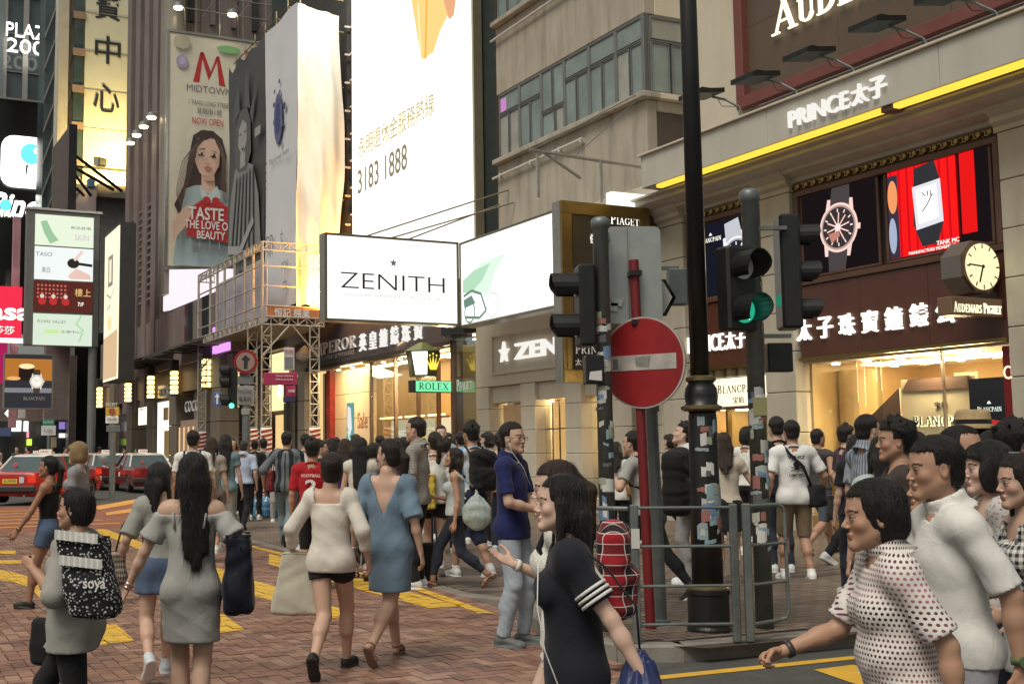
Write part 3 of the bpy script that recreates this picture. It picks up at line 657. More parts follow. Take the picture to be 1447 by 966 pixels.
B.part('display_column', MB().box(16.0, 16.3, 14.62, 15.25, .3, 2.05, .01), M_wood); B.part('display_niche', MB().box(15.985, 16.01, 14.72, 15.05, 1.0, 1.7), emat('niche_glow', (1, .7, .3), 1.4))
B.part('partition_panel', MB().box(15.95, 16.02, 12.95, 14.35, .35, 2.62, .008), M_beige)
B.part('partition_recess', MB().prism([(14.15, 2.62), (13.0, 2.62), (13.0, 2.42), (14.3, 2.42)], 'x', 15.9, 15.948), M_wood)
B.part('dark_gusset', MB().prism([(15.1, 2.0), (14.4, 2.5), (14.4, 1.5), (15.1, 1.5)], 'x', 15.97, 15.99), M_wood)
letters(B, 'BLANCPAIN', (15.95, 13.55, 1.92), 1.15, .18, 'D', emat('letter_back_glow', (1, .85, .45), 2.2), dep=.02, serif=True, caps1=1.12, name='brand_glow')
letters(B, 'BLANCPAIN', (15.915, 13.55, 1.93), 1.1, .15, 'D', P_black, dep=.012, serif=True, caps1=1.12, name='brand_letters')
letters(B, '宝珀', (15.94, 13.55, 2.17), .24, .12, 'D', P_black, dep=.01, name='brand_letters')
d0 = B.part('window_poster', MB().box(15.74, 15.76, 12.14, 12.85, .9, 2.55), ecol((.012, .011, .012), 1.)); P = Pr(B, (15.74, 12.5, 1.9), 'D', d0, .003)
P.text('BLANCPAIN', 0, .17, .42, .08, E_letter, serif=True, caps1=1.15); P.poly([(-.04, .25), (0, .3), (.04, .25)], E_letter)
watch(P, .02, -.45, .26, (.8, .8, .82), (1, 1, .98), (.3, .3, .3), (.6, .03, .03), -8)
B.part('red_pillar', MB().box(15.6, 15.8, 11.87, 12.12, .3, 3.0), mat('deep_red_panel', (.2, .012, .014), .35));
letters(B, 'Ca', (15.6, 12.0, 2.6), .22, .2, 'D', emat('lit_gold_script', (1, .8, .5), 1.3), dep=.015, name='brand_letters')
def stock(T, s0, s1, d, z1, n, seed):
 rg = random.Random(seed); ms = [M_wood, M_beige, mat('caramel_panel', (.35, .2, .08), .3), mat('cream_inset', (.7, .6, .42), .4), emat('niche_glow', (1, .7, .3), 1.4), M_darkpane]
 for i in range(n):
  a = rg.uniform(s0, s1-.5); w_ = rg.uniform(.15, .6); z = rg.uniform(.5, z1-.9); h = rg.uniform(.3, 1.1); T.part('interior_panel', MB().box(d-.06-.02*i/n, d-.002*i, a, a+w_, z, min(z+h, z1-.1), .006), ms[rg.randrange(6)])
 for i in range(int((s1-s0)/.9)): s = s0+.25+i*.9; c_ = T.part('showcase', MB().box(d-1.0, d-.6, s, s+.6, .04, .95, .01), M_wood); T.part('showcase_top', MB().box(d-1.0, d-.6, s, s+.6, .955, 1.15), MATS['cream_inset'], parent=c_)
stock(B, 11.95, 16.1, 18.48, 3.0, 16, 2)
# neighbouring shop between the pilasters: white light box above a warm doorway
shop(B, 17.0, 19.28, 2.3, 1.6, M_warmwall, 3)
B.part('light_box', MB().box(15.62, 15.72, 17.02, 19.25, 2.32, 2.88), emat('light_box_face', (1, .86, .6), 1.25)); B.part('light_box_trim', MB().box(15.58, 15.74, 17.0, 19.28, 2.26, 2.32), M_wood)
letters(B, 'BLANCPAIN', (15.62, 18.0, 2.67), 1.2, .17, 'D', P_black, dep=.01, serif=True, caps1=1.15, name='brand_letters'); letters(B, '宝珀', (15.62, 18.0, 2.44), .3, .13, 'D', P_black, dep=.01, name='brand_letters')
for i in range(7): B.part('canopy_flute', MB().cyl((15.62, 17.1+i*.34, 2.9), (15.62, 17.1+i*.34, 3.1), .15, n=10), mat('brass_flute', (.25, .2, .1), .35, metal=.7))
display_window(B, 17.05, 18.3, 2.25, 1); B.part('window_frame', MB().box(15.6, 15.7, 18.3, 18.36, .1, 2.26), M_gold); B.part('product_panel', MB().box(16.4, 16.43, 17.1, 17.7, .9, 1.9), emat('pink_panel', (1, .55, .4), .9))
# octagonal clock on a bracket
K = Thing('street_clock', 'octagonal clock with a lit cream face and dark roman strokes over a small gold-lettered sign', 'clock', (15.0, 12, 3.55))
cd, cz = onS(1380, 378, 12.0)[0], onS(1380, 378, 12.0)[2]
oc = [(cd+.42*math.cos(a*math.pi/4+math.pi/8), cz+.42*math.sin(a*math.pi/4+math.pi/8)) for a in range(8)]
K.part('clock_case', MB().prism(oc, 'y', 11.95, 12.3), mat('clock_case_metal', (.2, .18, .16), .35, metal=.5))
K.part('clock_rim', MB().prism([(cd+(a-cd)*.96, cz+(b-cz)*.96) for a, b in oc], 'y', 11.91, 11.95), mat('clock_rim_brown', (.12, .06, .04), .35))
K.part('clock_face', MB().prism(circ(cd, cz, .345, 40), 'y', 11.89, 11.91), emat('clock_face_glow', (1, .88, .5), 1.0))
P = Pr(K, (cd, 11.89, cz), 'S', None, .003); tk = []
for i in range(12):
 a = i*math.pi/6; c, s_ = math.cos(a), math.sin(a); w_ = .012
 tk.append([(c*.27-s_*w_, s_*.27+c*w_), (c*.27+s_*w_, s_*.27-c*w_), (c*.34+s_*w_, s_*.34-c*w_), (c*.34-s_*w_, s_*.34+c*w_)])
P.multi(tk, P_black, 'hour_markers'); P.line([(.02, 0), (-.3, .02)], .025, P_black, 'minute_hand'); P.line([(0, .02), (-.09, -.24)], .035, P_black, 'hour_hand', True); P.ell(0, 0, .03, .03, P_black, 'hub')
K.part('bracket', MB().box(cd+.46, 15.42, 12.1, 12.35, cz-.08, cz+.12, .01), M_steel); K.part('bracket_neck', MB().box(cd-.1, cd+.15, 12.0, 12.4, cz-.58, cz-.46), M_wood)
sd_, sz = onS(1381, 434, 11.9)[0], onS(1381, 434, 11.9)[2]
K.part('sign_box', MB().box(sd_-.53, sd_+.54, 11.9, 12.15, sz-.13, sz+.14, .01), mat('sign_box_brown', (.17, .1, .06), .4)); letters(K, 'AUDEMARS PIGUET', (sd_, 11.9, sz-.01), .98, .15, 'S', emat('lit_pale_gold', (1, .92, .6), 1.3), dep=.02, serif=True, caps1=1.25, name='sign_letters')
# ============================================================ concrete tenement with the grey window band
C_ = Thing('concrete_building', 'weathered concrete tenement with a corner band of grey steel windows above the shops', 'building', (15.7, 24, 0))
S0, S1 = 20.78, 27.5
for z0, z1 in ((7.3, 9.3), (11.28, 13.2)):
 C_.part('spandrel_wall', MB().box(15.7, 16.0, S0, S1, z0, z1, .02), M_concrete)
 C_.part('spandrel_return', MB().box(16.003, 19.5, S0, S0+.3, z0 if z0 > 10 else 9.05, z1, .02), M_cream if z0 > 10 else M_concrete)
C_.part('dark_box', MB().box(15.95, 19.5, S0+.03, S0+.4, 7.4, 9.04), mat('dark_brown_cladding', (.075, .055, .045), .6, var=.2))
C_.part('upper_wall', MB().box(15.75, 16.0, S0, S1, 15.0, 22), M_concrete); C_.part('core', MB().box(16.3, 19.4, S0+.5, S1, 7.3, 22), M_darkwall)
C_.part('ledge', MB().box(15.52, 16.0, S0-.15, S1, 9.305, 9.44, .015), M_concrete); C_.part('ledge_return', MB().box(16.003, 19.5, S0-.15, S0+.3, 9.305, 9.44, .015), M_cream)
C_.part('ledge', MB().box(15.52, 16.0, S0-.15, S1, 13.205, 13.34, .015), M_concrete)
C_.part('conduit', MB().tube([(15.6, 27.6, 8.95), (15.6, 23.2, 8.98)], .035, 7), M_offw); C_.part('conduit', MB().tube([(15.6, 27.6, 12.85), (15.6, 22.4, 12.9)], .035, 7), M_offw)
for s in (27.2, 25.6, 24.2, 23.25): C_.part('conduit_clip', MB().box(15.57, 15.7, s-.03, s+.03, 8.9, 9.02), M_offw)
rw = random.Random(5)
def win(T, p0, p1, z0, z1, flip, face, a):
 """one window bay; p along the wall, a = plane of the glass"""
 w_ = T.part('window', (MB().box(a+.05, a+.08, p0, p1, z0, z1) if face == 'D' else MB().box(p0, p1, a+.05, a+.08, z0, z1)), M_darkwall)
 zt = z0+(z1-z0)*(.68 if not flip else .38); t = .035
 def bar_(x0, x1, y0, y1):
  return MB().box(a-.03, a+.05, x0, x1, y0, y1, .006) if face == 'D' else MB().box(x0, x1, a-.03, a+.05, y0, y1, .006)
 fr = MB()
 for x0, x1, y0, y1 in ((p0, p1, z0, z0+t), (p0, p1, z1-t, z1), (p0, p0+t, z0, z1), (p1-t, p1, z0, z1), (p0, p1, zt-t/2, zt+t/2)):
  b_ = bar_(x0, x1, y0, y1); fr.add(b_.v, b_.f)
 split = (p0+p1)/2
 cellsP = [(p0, split, z0, zt), (split, p1, z0, zt), (p0, p1, zt, z1)] if not flip else [(p0, split, zt, z1), (split, p1, zt, z1), (p0, split-.1, z0, zt), (split-.1, p1, z0, zt)]
 for x0, x1, y0, y1 in cellsP:
  for u0, u1, v0, v1 in ((x0+t, x1-t, y0+t, y0+t*1.8), (x0+t, x1-t, y1-t*1.8, y1-t), (x0+t*.9, x0+t*1.7, y0+t, y1-t), (x1-t*1.7, x1-t*.9, y0+t, y1-t)):
   b_ = bar_(u0, u1, v0, v1); fr.add(b_.v, b_.f)
  m = rw.choice([M_pane, M_pane, M_pane2, M_pane])
  T.part('pane', MB().box(a+.0, a+.02, x0+t, x1-t, y0+t, y1-t) if face == 'D' else MB().box(x0+t, x1-t, a, a+.02, y0+t, y1-t), m, parent=w_)
 T.part('window_frame', fr, M_winframe, parent=w_)
for i in range(6): win(C_, S1-.12-(i+1)*1.1, S1-.12-i*1.1, 9.46, 11.26, i == 2, 'D', 15.72)
for i in range(6): win(C_, S1-.12-(i+1)*1.1, S1-.12-i*1.1, 13.36, 15.0, False, 'D', 15.72)
for i in range(2): win(C_, 15.85+i*1.15, 15.85+(i+1)*1.15, 9.46, 11.26, False, 'S', S0+.02)
pbox(C_, 'corner_mullion', M_winframe, 15.68, 15.84, S0-.0, S0+.1, 9.45, 11.27)
C_.part('purple_reflection', MB().box(15.709, 15.713, 27.0, 27.3, 10.72, 11.12), emat('magenta_painted_reflection', (.8, .35, .75), .6))  # window reflection put in as a glowing strip
# ============================================================ white stone watch shop under it
Z = Thing('watch_shop', 'white stone watch shop with star and raised white ZEN letters and square piers', 'shop', (15.7, 25, 0))
for s0, s1 in ((27.85, 28.55), (25.45, 26.15), (23.35, 24.05), (21.35, 22.1), (20.15, 20.75)):
 for k in range(5): Z.part('stone_block', MB().box(15.5, 16.1, s0, s1, .2+k*.6+.005, .2+(k+1)*.6-.005, .012), M_cream)
 Z.part('pier_core', MB().box(15.53, 16.07, s0+.03, s1-.03, 0, 3.22), M_darkwall)
 pbox(Z, 'pier_plinth', M_stone, 15.46, 16.1, s0-.04, s1+.04, 0, .2)
for s0, s1 in ((25.8, 28.55), (23.0, 25.794), (20.15, 22.994)): Z.part('fascia_stone', MB().box(15.5, 16.1, s0, s1, 3.21, 7.28, .012), M_cream)
frame(Z, 'sign_moulding', 15.5, 21.6, 27.6, 3.5, 4.6, .07, .05, M_cream)
letters(Z, 'ZENITH', (15.5, 24.42, 4.05), 3.8, .42, 'D', emat('soft_white_letters', (1, .97, .9), .8), dep=.09, bold=.02, name='shop_name_letters')
st_ = []
for i in range(10):
 a = math.pi/2+i*math.pi/5; r_ = .3 if i % 2 == 0 else .12; st_.append((26.87-r_*.85*math.cos(a), 4.07+r_*math.sin(a)))
Z.part('star_emblem', MB().prism(st_, 'x', 15.4, 15.49), MATS['soft_white_letters'])
M_amber = mat('amber_display', (.5, .28, .1), .35, var=.35, vs=2.5)
Z.part('interior_wall', MB().box(17.2, 17.3, 20.7, 28, 0, 3.2), M_warmwall); Z.part('interior_ceiling', MB().box(15.7, 17.2, 20.7, 28, 3.1, 3.2), M_beige)
downlights(Z, 16.5, [21.2, 22.6, 24.6, 27.1], 3.1); Z.part('interior_light', MB().box(16.3, 16.7, 21, 27.8, 3.05, 3.09), emat('shop_panel_light', (1, .76, .42), 11))
for s0, s1 in ((26.15, 27.85), (24.05, 25.45), (22.1, 23.35)):
 Z.part('window_glass', MB().box(15.8, 15.812, s0, s1, .35, 2.75), M_glass); pbox(Z, 'sill', M_cream, 15.6, 15.95, s0, s1, 0, .35); pbox(Z, 'lintel', M_cream, 15.62, 15.95, s0, s1, 2.76, 3.2)
Z.part('window_poster', MB().box(15.9, 15.92, 26.25, 27.75, .4, 2.7), mat('amber_poster', (.36, .22, .11), .5, var=.5, vs=2, emit=(.42, .2, .08), es=.5)); Z.part('added_amber_panel', MB().box(16.0, 16.02, 24.1, 25.4, .4, 2.7), emat('amber_panel_glow', (.85, .45, .15), 1.1)); Z.part('added_amber_panel', MB().box(16.5, 16.52, 22.12, 23.33, 1.0, 2.7), MATS['amber_panel_glow'])  # poster and added panels glow to make the windows amber
for i in range(4): Z.part('lattice_bar', MB().box(15.86, 15.89, 24.2+i*.33, 24.23+i*.33, .4, 2.7), M_wood)
for z in (1.2, 2.0): Z.part('lattice_bar', MB().box(15.85, 15.88, 24.06, 25.44, z, z+.03), M_wood)
Z.part('display_plinth', MB().box(15.95, 16.5, 22.15, 23.3, .35, 1.0), M_amber)
Z.part('closed_door', MB().box(15.75, 15.8, 20.76, 21.34, 0, 3.2), mat('taupe_door', (.24, .19, .14), .4))
q = MB(); rg = random.Random(4)
for i in range(9): q.lathe([(.02, 0), (.05, .03), (.05, .1), (.015, .13)], (16.1+rg.random()*.3, 22.3+i*.11, 1.0), 8)
Z.part('displayed_watches', q, M_gold, kind='stuff')
stock(Z, 21, 27.8, 17.18, 3.1, 12, 5)
# lit boxes hanging over the pavement
def lightbox(name, label, s0=None, s1=None, d=None, z0=0, z1=1, th=.35, fm=None, fr=None, S=None, d0=0, d1=0, b=.07, cat='sign', bf=None):
 if S is None:
  T = Thing(name, label, cat, (d, (s0+s1)/2, z0)); T.part('box_body', MB().box(d+.02, d+th, s0, s1, z0, z1), bf or M_steel)
  frame(T, 'box_frame', d+.02, s0, s1, z0, z1, b, .05, fr or M_steel); f = T.part('lit_face', MB().box(d-.0, d+.018, s0+b, s1-b, z0+b, z1-b), fm)
 else:
  T = Thing(name, label, cat, ((d0+d1)/2, S, z0)); T.part('box_body', MB().box(d0, d1, S+.02, S+th, z0, z1), bf or M_steel)
  frame(T, 'box_frame', S+.02, d0, d1, z0, z1, b, .05, fr or M_steel, face='S'); f = T.part('lit_face', MB().box(d0+b, d1-b, S, S+.018, z0+b, z1-b), fm)
 return T, f
M_boxfr = mat('olive_metal_frame', (.15, .14, .09), .4, metal=.4, var=.2)
T, f = lightbox('zenith_light_box', 'glowing white projecting light box lettered ZENITH with a small star', S=27.0, d0=onS(459, 400, 27)[0], d1=14.18, z0=4.75, z1=6.98, fm=emat('white_lit_face', (1, .985, .95), 1.1), fr=M_boxfr, b=.06, th=.4)
cm = (onS(459, 400, 27)[0]+14.18)/2; P = Pr(T, (cm, 27, 5.85), 'S', f)
P.text('ZENITH', 0, -.05, 2.95, .4, P_black, bold=-.012); q_ = []
for i in range(10):
 a = math.pi/2+i*math.pi/5; r_ = .11 if i % 2 == 0 else .05; q_.append((r_*math.cos(a), .46+r_*math.sin(a)))
P.poly(q_, P_grey, 'star_emblem'); P.text('SWISS WATCH MANUFACTURE SINCE 1865', 0, -.42, 2.8, .07, col((.75, .72, .68)))
T, f = lightbox('green_tinted_light_box', 'long glowing white light box with a pale green motorcycle print beside the ZENITH box', d=14.2, s0=21.5, s1=26.95, z0=4.7, z1=6.95, th=.4, fm=emat('white_lit_face', (1, .985, .95), 1.1), fr=M_boxfr, b=.06)
P = Pr(T, (14.2, 24.2, 5.8), 'D', f); g1 = ecol((.42, .66, .46), 1.); g2 = ecol((.16, .27, .21), .9); g3 = ecol((.68, .86, .70), 1.)
P.poly([(-2.6, .15), (-1.6, .45), (-.3, .5), (-.9, .1), (-1.2, -.4), (-2.6, -.2)], g3); P.poly([(-2.6, .1), (-2.0, .3), (-1.1, .38), (-1.5, .02), (-2.1, -.25), (-2.6, -.2)], g1)
P.line([(-2.55, -.3), (-2.1, -.2), (-1.6, -.35), (-1.35, -.8), (-1.7, -.95), (-2.5, -.85)], .07, g2); P.poly([(-2.55, -.4), (-2.1, -.32), (-1.9, -.55), (-2.5, -.62)], g2); P.line(circ(-1.0, -.7, .3)+[(-.7, -.7)], .045, ecol((.6, .7, .62), 1.)); P.line(circ(-2.2, -.75, .27)+[(-1.93, -.75)], .05, g2)
P.line(circ(2.75, -.1, .85)[6:19], .1, ecol((.34, .38, .28), 1.)); P.line(circ(2.75, -.1, .66)[6:19], .05, ecol((.5, .55, .45), 1.)); P.text('LEGENDS ARE FOREVER', .4, .85, 3.2, .08, ecol((.75, .8, .75), 1.))
P.text('G3', 2.2, -.05, .22, .5, g2)
# support frame of bars over the boxes
SB = Thing('steel_bar_bracket', 'grey steel bar bracket with stay wires on the concrete wall above the bronze sign', 'bracket', (15.7, 21.5, 7))
for a, b in (((12.9, 21.2, 7.95), (15.6, 20.9, 7.75)), ((13.1, 21.2, 7.95), (13.1, 21.2, 6.9)), ((14.6, 21.0, 7.85), (14.6, 21.0, 6.9)), ((13.2, 21.2, 7.95), (14.1, 21.05, 7.4))): SB.part('bar', MB().cyl(a, b, .035, n=7), M_steel)
for a, b in (((13.0, 21.2, 7.97), (15.7, 20.9, 9.5)), ((14.0, 21.1, 7.9), (15.7, 20.95, 9.4))): SB.part('stay_wire', MB().cyl(a, b, .012, n=5), M_winframe)
SB2 = Thing('stay_rods', 'thin steel stay rods running down from the concrete wall to the ZENITH box', 'rods', (15.5, 27, 7))
for a, b in (((15.68, 26.9, 8.5), (11.6, 27.2, 7.0)), ((15.68, 26.6, 8.1), (12.3, 27.2, 7.0)), ((15.68, 27.4, 8.2), (12.8, 27.3, 7.0))): SB2.part('rod', MB().cyl(a, b, .022, n=6), mat('rod_brown', (.2, .16, .11), .5, metal=.3))
# bronze PIAGET sign
T, f = lightbox('bronze_sign', 'tall bronze and gold framed projecting sign lettered PIAGET behind the traffic signals', S=20.0, d0=12.88, d1=15.1, z0=2.85, z1=6.6, th=.32, fm=M_bronze, fr=M_gold, b=.26, bf=M_steel)
P = Pr(T, (14.0, 20, 5), 'S', f); P.text('PIAGET', .48, 1.3, .72, .2, E_letter, serif=True, caps1=1.3); P.text('伯爵', -.3, .85, .22, .2, E_letter)
T.part('gold_panel', MB().box(12.95, 14.7, 19.95, 19.995, 3.12, 3.75), M_gold); T.part('rose_panel', MB().box(13.16, 13.45, 19.95, 19.99, 4.2, 4.9), mat('rose_panel', (.28, .12, .11), .4))
T.part('name_plate', MB().box(13.1, 14.0, 19.9, 19.95, 3.1, 3.78), M_blackgloss); letters(T, 'PRINCE', (13.52, 19.9, 3.52), .82, .17, 'S', M_white, dep=.01, serif=True, name='plate_letters'); letters(T, '太子珠寶', (13.4, 19.9, 3.26), .6, .14, 'S', M_white, dep=.01, name='plate_letters')
T.part('side_wing', MB().box(15.0, 15.45, 20.1, 20.4, 2.9, 6.6), M_bronze)
T.part('top_light', MB().box(14.3, 15.4, 20.2, 20.4, 6.6, 6.95), emat('white_lit_face', (1, .985, .95), 1.1))
# ============================================================ giant LED screen
LB = Thing('led_building', 'dark green-black building front carrying the giant glowing billboard', 'building', (15.9, 33, 0))
LB.part('wall', MB().box(15.95, 17, 27.5, 48, 6.2, 26), mat('bottle_green_wall', (.02, .03, .026), .6, var=.3)); LB.part('side_wall', MB().box(15.75, 16.4, 27.52, 27.62, 5, 24), mat('dark_rust', (.05, .03, .02), .6, var=.4))
for z in range(9, 18): LB.part('ledge', MB().box(15.8, 15.95, 37.8, 40, z, z+.05), M_offw)
T = Thing('giant_billboard', 'giant overexposed white lit billboard with gold Chinese line and number 3183 1888', 'billboard', (15.6, 33, 6.4))
def rrect(a0, a1, b0, b1, r):
 P_ = []
 for cx, cy, s_ in ((a1-r, b0+r, -90), (a1-r, b1-r, 0), (a0+r, b1-r, 90), (a0+r, b0+r, 180)):
  for k in range(5):
   a = math.radians(s_+22.5*k); P_.append((cx+r*math.cos(a), cy+r*math.sin(a)))
 return P_
T.part('billboard_body', MB().prism(rrect(28.65, 37.8, 6.35, 22, .4), 'x', 15.62, 15.9), mat('billboard_edge', (.3, .26, .18), .4, metal=.5))
f = T.part('lit_face', MB().prism(rrect(28.75, 37.7, 6.45, 21.9, .35), 'x', 15.56, 15.615), emat('billboard_white', (1, .975, .9), 1.25))
P = Pr(T, (15.56, 33.2, 10.4), 'D', f, .006); P.text('永明退休金服務熱線', -.9, 1.7, 6.0, .72, ecol((.55, .43, .12), .9), bold=0.0)
P.text('3183 1888', -1.9, .5, 4.1, .85, ecol((.32, .27, .17), .8), bold=.01)
P.multi([[(-3.2+i*.9, 3.6), (-2.7+i*.9, 3.6), (-2.7+i*.9, 3.75), (-3.2+i*.9, 3.75)] for i in range(8)], ecol((1, .95, .75), 1.5))
def LQ(l): return [(-(onD(x, y, 15.5)[1]-33.2), onD(x, y, 15.5)[2]-10.4) for x, y in l]
P.poly(LQ([(578, -12), (641, -14), (636, 12), (620, 45), (611, 74), (603, 79), (600, 84), (594, 83), (588, 50)]), ecol((1, .62, .22), 1.0), 'printed_trousers'); P.poly(LQ([(622, -12), (644, -10), (640, 22), (633, 28), (628, 10)]), ecol((.75, .38, .2), 1.), 'printed_arm')
P.line(LQ([(602, 0), (600, 82)]), .14, ecol((.85, .42, .1), 1.), 'printed_crease'); P.line(LQ([(590, 5), (594, 78)]), .1, ecol((1, .78, .45), 1.), 'printed_crease')
# ============================================================ EMPEROR jewellery shop
E_ = Thing('emperor_shop', 'long warm-lit jewellery shop under the dark EMPEROR fascia', 'shop', (15.7, 36, 0))
for i in range(6): E_.part('fascia_panel', MB().box(15.5, 15.9, 29.9+i*2.05+.005, 29.9+(i+1)*2.05-.005, 4.68, 6.2, .008), mat('mauve_black_fascia', (.085, .068, .07), .4, var=.15, vs=1))
E_.part('fascia_foot', MB().box(15.4, 15.95, 29.9, 42.2, 4.55, 4.67), M_darkwall)
letters(E_, 'EMPEROR', (15.5, 39.54, 5.3), 4.8, .44, 'D', M_white, dep=.06, bold=-.01, serif=True, name='shop_name_letters')
letters(E_, 'WATCH AND JEWELLERY', (15.5, 39.5, 4.92), 4.4, .2, 'D', col((.3, .28, .27)), dep=.03, name='shop_name_letters')
for i, ch in enumerate('英皇鐘錶珠寶'): letters(E_, ch, (15.5, 36.6-i*.88, 5.2), .58, .6, 'D', MATS['soft_white_letters'], dep=.06, bold=.012, name='sign_character')
E_.part('emblem', MB().lathe([(.05, 0), (.32, .1), (.36, .3), (.3, .36), (.12, .55), (.04, .62)], (15.42, 42.25, 4.95), 14), M_white)
M_cream_tile = mat('cream_tile', (.72, .56, .36), .25, var=.1, vs=.6)
shop(E_, 29.9, 42.2, 4.5, 2.0, M_warmwall, 9)
for i in range(2):
 for j in range(5): E_.part('wall_tile', MB().box(15.75, 15.9, 36.4+i*2.0+.01, 36.4+(i+1)*2.0-.01, j*.88+.01, (j+1)*.88-.01, .01), M_cream_tile)
f = E_.part('poster', MB().box(15.7, 15.74, 38.05, 38.65, .7, 3.2), ecol((.12, .30, .28), 1.)); P = Pr(E_, (15.7, 38.35, 2), 'D', f, .003); P.poly([(-.2, 1.1), (.1, 1.0), (.2, .3), (0, 0), (-.25, .4)], ecol((.8, .8, .76), .9)); P.line([(-.2, .2), (.05, -.2), (.1, -1.1)], .1, ecol((.5, .8, .72), 1.))
letters(E_, 'Sale', (15.75, 37.3, 2.55), .9, .55, 'D', mat('copper_print', (.35, .14, .05), .4, metal=.4), dep=.01, name='wall_letters')
for s, m in ((40.6, M_darkpane), (41.6, M_darkpane)): E_.part('window_pane', MB().box(15.7, 15.72, s-.45, s+.42, .1, 4.4), m)
E_.part('gold_pillar', MB().box(15.6, 15.9, 41.1, 41.3, 0, 4.5), emat('amber_pillar', (1, .7, .3), .8))
E_.part('red_column', MB().box(15.55, 15.8, 39.9, 40.3, 0, 4.45), mat('red_gloss', (.3, .04, .03), .2, var=.3)); letters(E_, '牛', (15.55, 40.1, 2.9), .3, .35, 'D', P_red, dep=.01)
for a in (36.3, 34.3, 32.6, 31.2): E_.part('door_mullion', MB().box(15.6, 15.72, a-.04, a+.04, 0, 4.5), M_wood)
for a, b in ((34.35, 36.25), (32.65, 34.25), (31.25, 32.55)):
 E_.part('window_glass', MB().box(15.64, 15.652, a, b, .1, 4.45), M_glass)
 E_.part('display_case', MB().box(15.9, 16.3, a+.1, b-.1, .1, 1.0), M_amber); E_.part('shelf_glow', MB().box(15.9, 15.95, a+.1, b-.1, 2.55, 2.6), emat('shelf_glow', (1, .66, .28), 5)); E_.part('cream_panel', MB().box(16.3, 16.33, a+.15, b-.15, 1.7, 2.5), emat('cream_backlit', (1, .82, .5), .75))
letters(E_, 'PIAGET', (16.28, 35.3, 2.1), .9, .22, 'D', E_letter, dep=.01, serif=True, caps1=1.3); E_.part('red_banner', MB().box(15.85, 15.87, 34.6, 36.2, .6, 1.75), mat('red_banner', (.45, .02, .02), .5))
E_.part('yellow_tube', MB().box(16.1, 16.2, 33.2, 33.4, .4, 2.2), emat('yellow_tube', (1, .75, .1), 1.4))
E_.part('dark_box_sign', MB().box(15.1, 15.9, 28.5, 29.88, 4.75, 6.3), M_blackgloss); E_.part('box_emblem', MB().prism([(29.5, 5.1), (29.1, 5.4), (28.9, 5.1)], 'x', 15.07, 15.095), col((.2, .25, .4)))
E_.part('corner_glass', MB().box(15.5, 15.512, 28.6, 29.8, .1, 4.7), M_glass); E_.part('corner_wall', MB().box(16.6, 16.7, 28.5, 30, 0, 4.7), mat('sage_wall', (.3, .33, .24), .3, var=.3, vs=1)); E_.part('corner_post', MB().box(15.45, 15.75, 29.8, 30.0, 0, 4.6), M_wood)
letters(E_, 'PIAGET', (15.5, 29.25, 3.35), .95, .32, 'D', M_white, dep=.01, serif=True, caps1=1.3); downlights(E_, 16, [28.9, 29.5], 4.7); E_.part('lit_corner_panel', MB().box(16.0, 16.05, 28.55, 28.85, 2.4, 4.4), E_white)
stock(E_, 30, 36.2, 17.88, 4.2, 18, 7)
# lantern sign with a crown and a green name box
dR, zR = onS(598, 568, 30.5)[0], onS(598, 512, 30.5)[2]
R = Thing('crown_lantern_sign', 'green-roofed lantern sign with gold crown above a lit green ROLEX name box', 'sign', (dR, 30.5, 3))
h_ = [(dR+.52*math.cos(a*math.pi/3+.3)*k, 30.5+.52*math.sin(a*math.pi/3+.3)*k) for k in (1.0, .78) for a in range(6)]
b_ = MB(); b_.v = [(x, y, zR+.32) for x, y in h_[:6]]+[(x, y, zR-.42) for x, y in h_[6:]]; b_.f = [tuple(range(6)), tuple(range(11, 5, -1))]+[(i, (i+1) % 6, 6+(i+1) % 6, 6+i) for i in range(6)]
R.part('lantern_body', b_, mat('dark_green_enamel', (.05, .07, .03), .3)); R.part('lantern_roof', MB().cyl((dR, 30.5, zR+.32), (dR, 30.5, zR+.58), .6, .12, 6), mat('green_gold_roof', (.16, .17, .05), .35, metal=.4)); R.part('finial', MB().cyl((dR, 30.5, zR+.58), (dR, 30.5, zR+.72), .03, .01), M_gold)
R.part('white_face', MB().add([(dR-.5, 30.2, zR+.28), (dR-.12, 29.94, zR+.28), (dR-.1, 30.02, zR-.38), (dR-.38, 30.2, zR-.38)], [(0, 1, 2, 3)]), emat('lit_white', (1, .97, .9), 2.2))
P = Pr(R, (dR+.04, 29.9, zR-.05), 'S'); cr = [(a_*.68, b_*.8) for a_, b_ in ((-.15, -.25), (.15, -.25), (.3, .12), (.14, -.06), (.16, .24), (.06, -.04), (0, .3), (-.06, -.04), (-.16, .24), (-.14, -.06), (-.3, .12))]
P.poly(cr, emat('crown_gold', (1, .75, .08), 1.2), 'crown_emblem'); P.multi([circ(x*.68, y*.8, .028, 10) for x, y in ((-.31, .14), (-.16, .27), (0, .33), (.16, .27), (.31, .14))], emat('crown_gold', (1, .75, .08), 1.2), 'crown_tips')
R.part('name_box', MB().box(dR-.62, dR+.62, 29.9, 30.2, zR-.9, zR-.56, .01), M_darkwall); R.part('green_face', MB().box(dR-.52, dR+.6, 29.88, 29.9, zR-.88, zR-.58), emat('green_lit', (.22, .85, .42), 1.0)); letters(R, 'ROLEX', (dR+.04, 29.87, zR-.73), .95, .2, 'S', col((.01, .08, .03)), dep=.01, serif=True, bold=.02, name='name_letters')
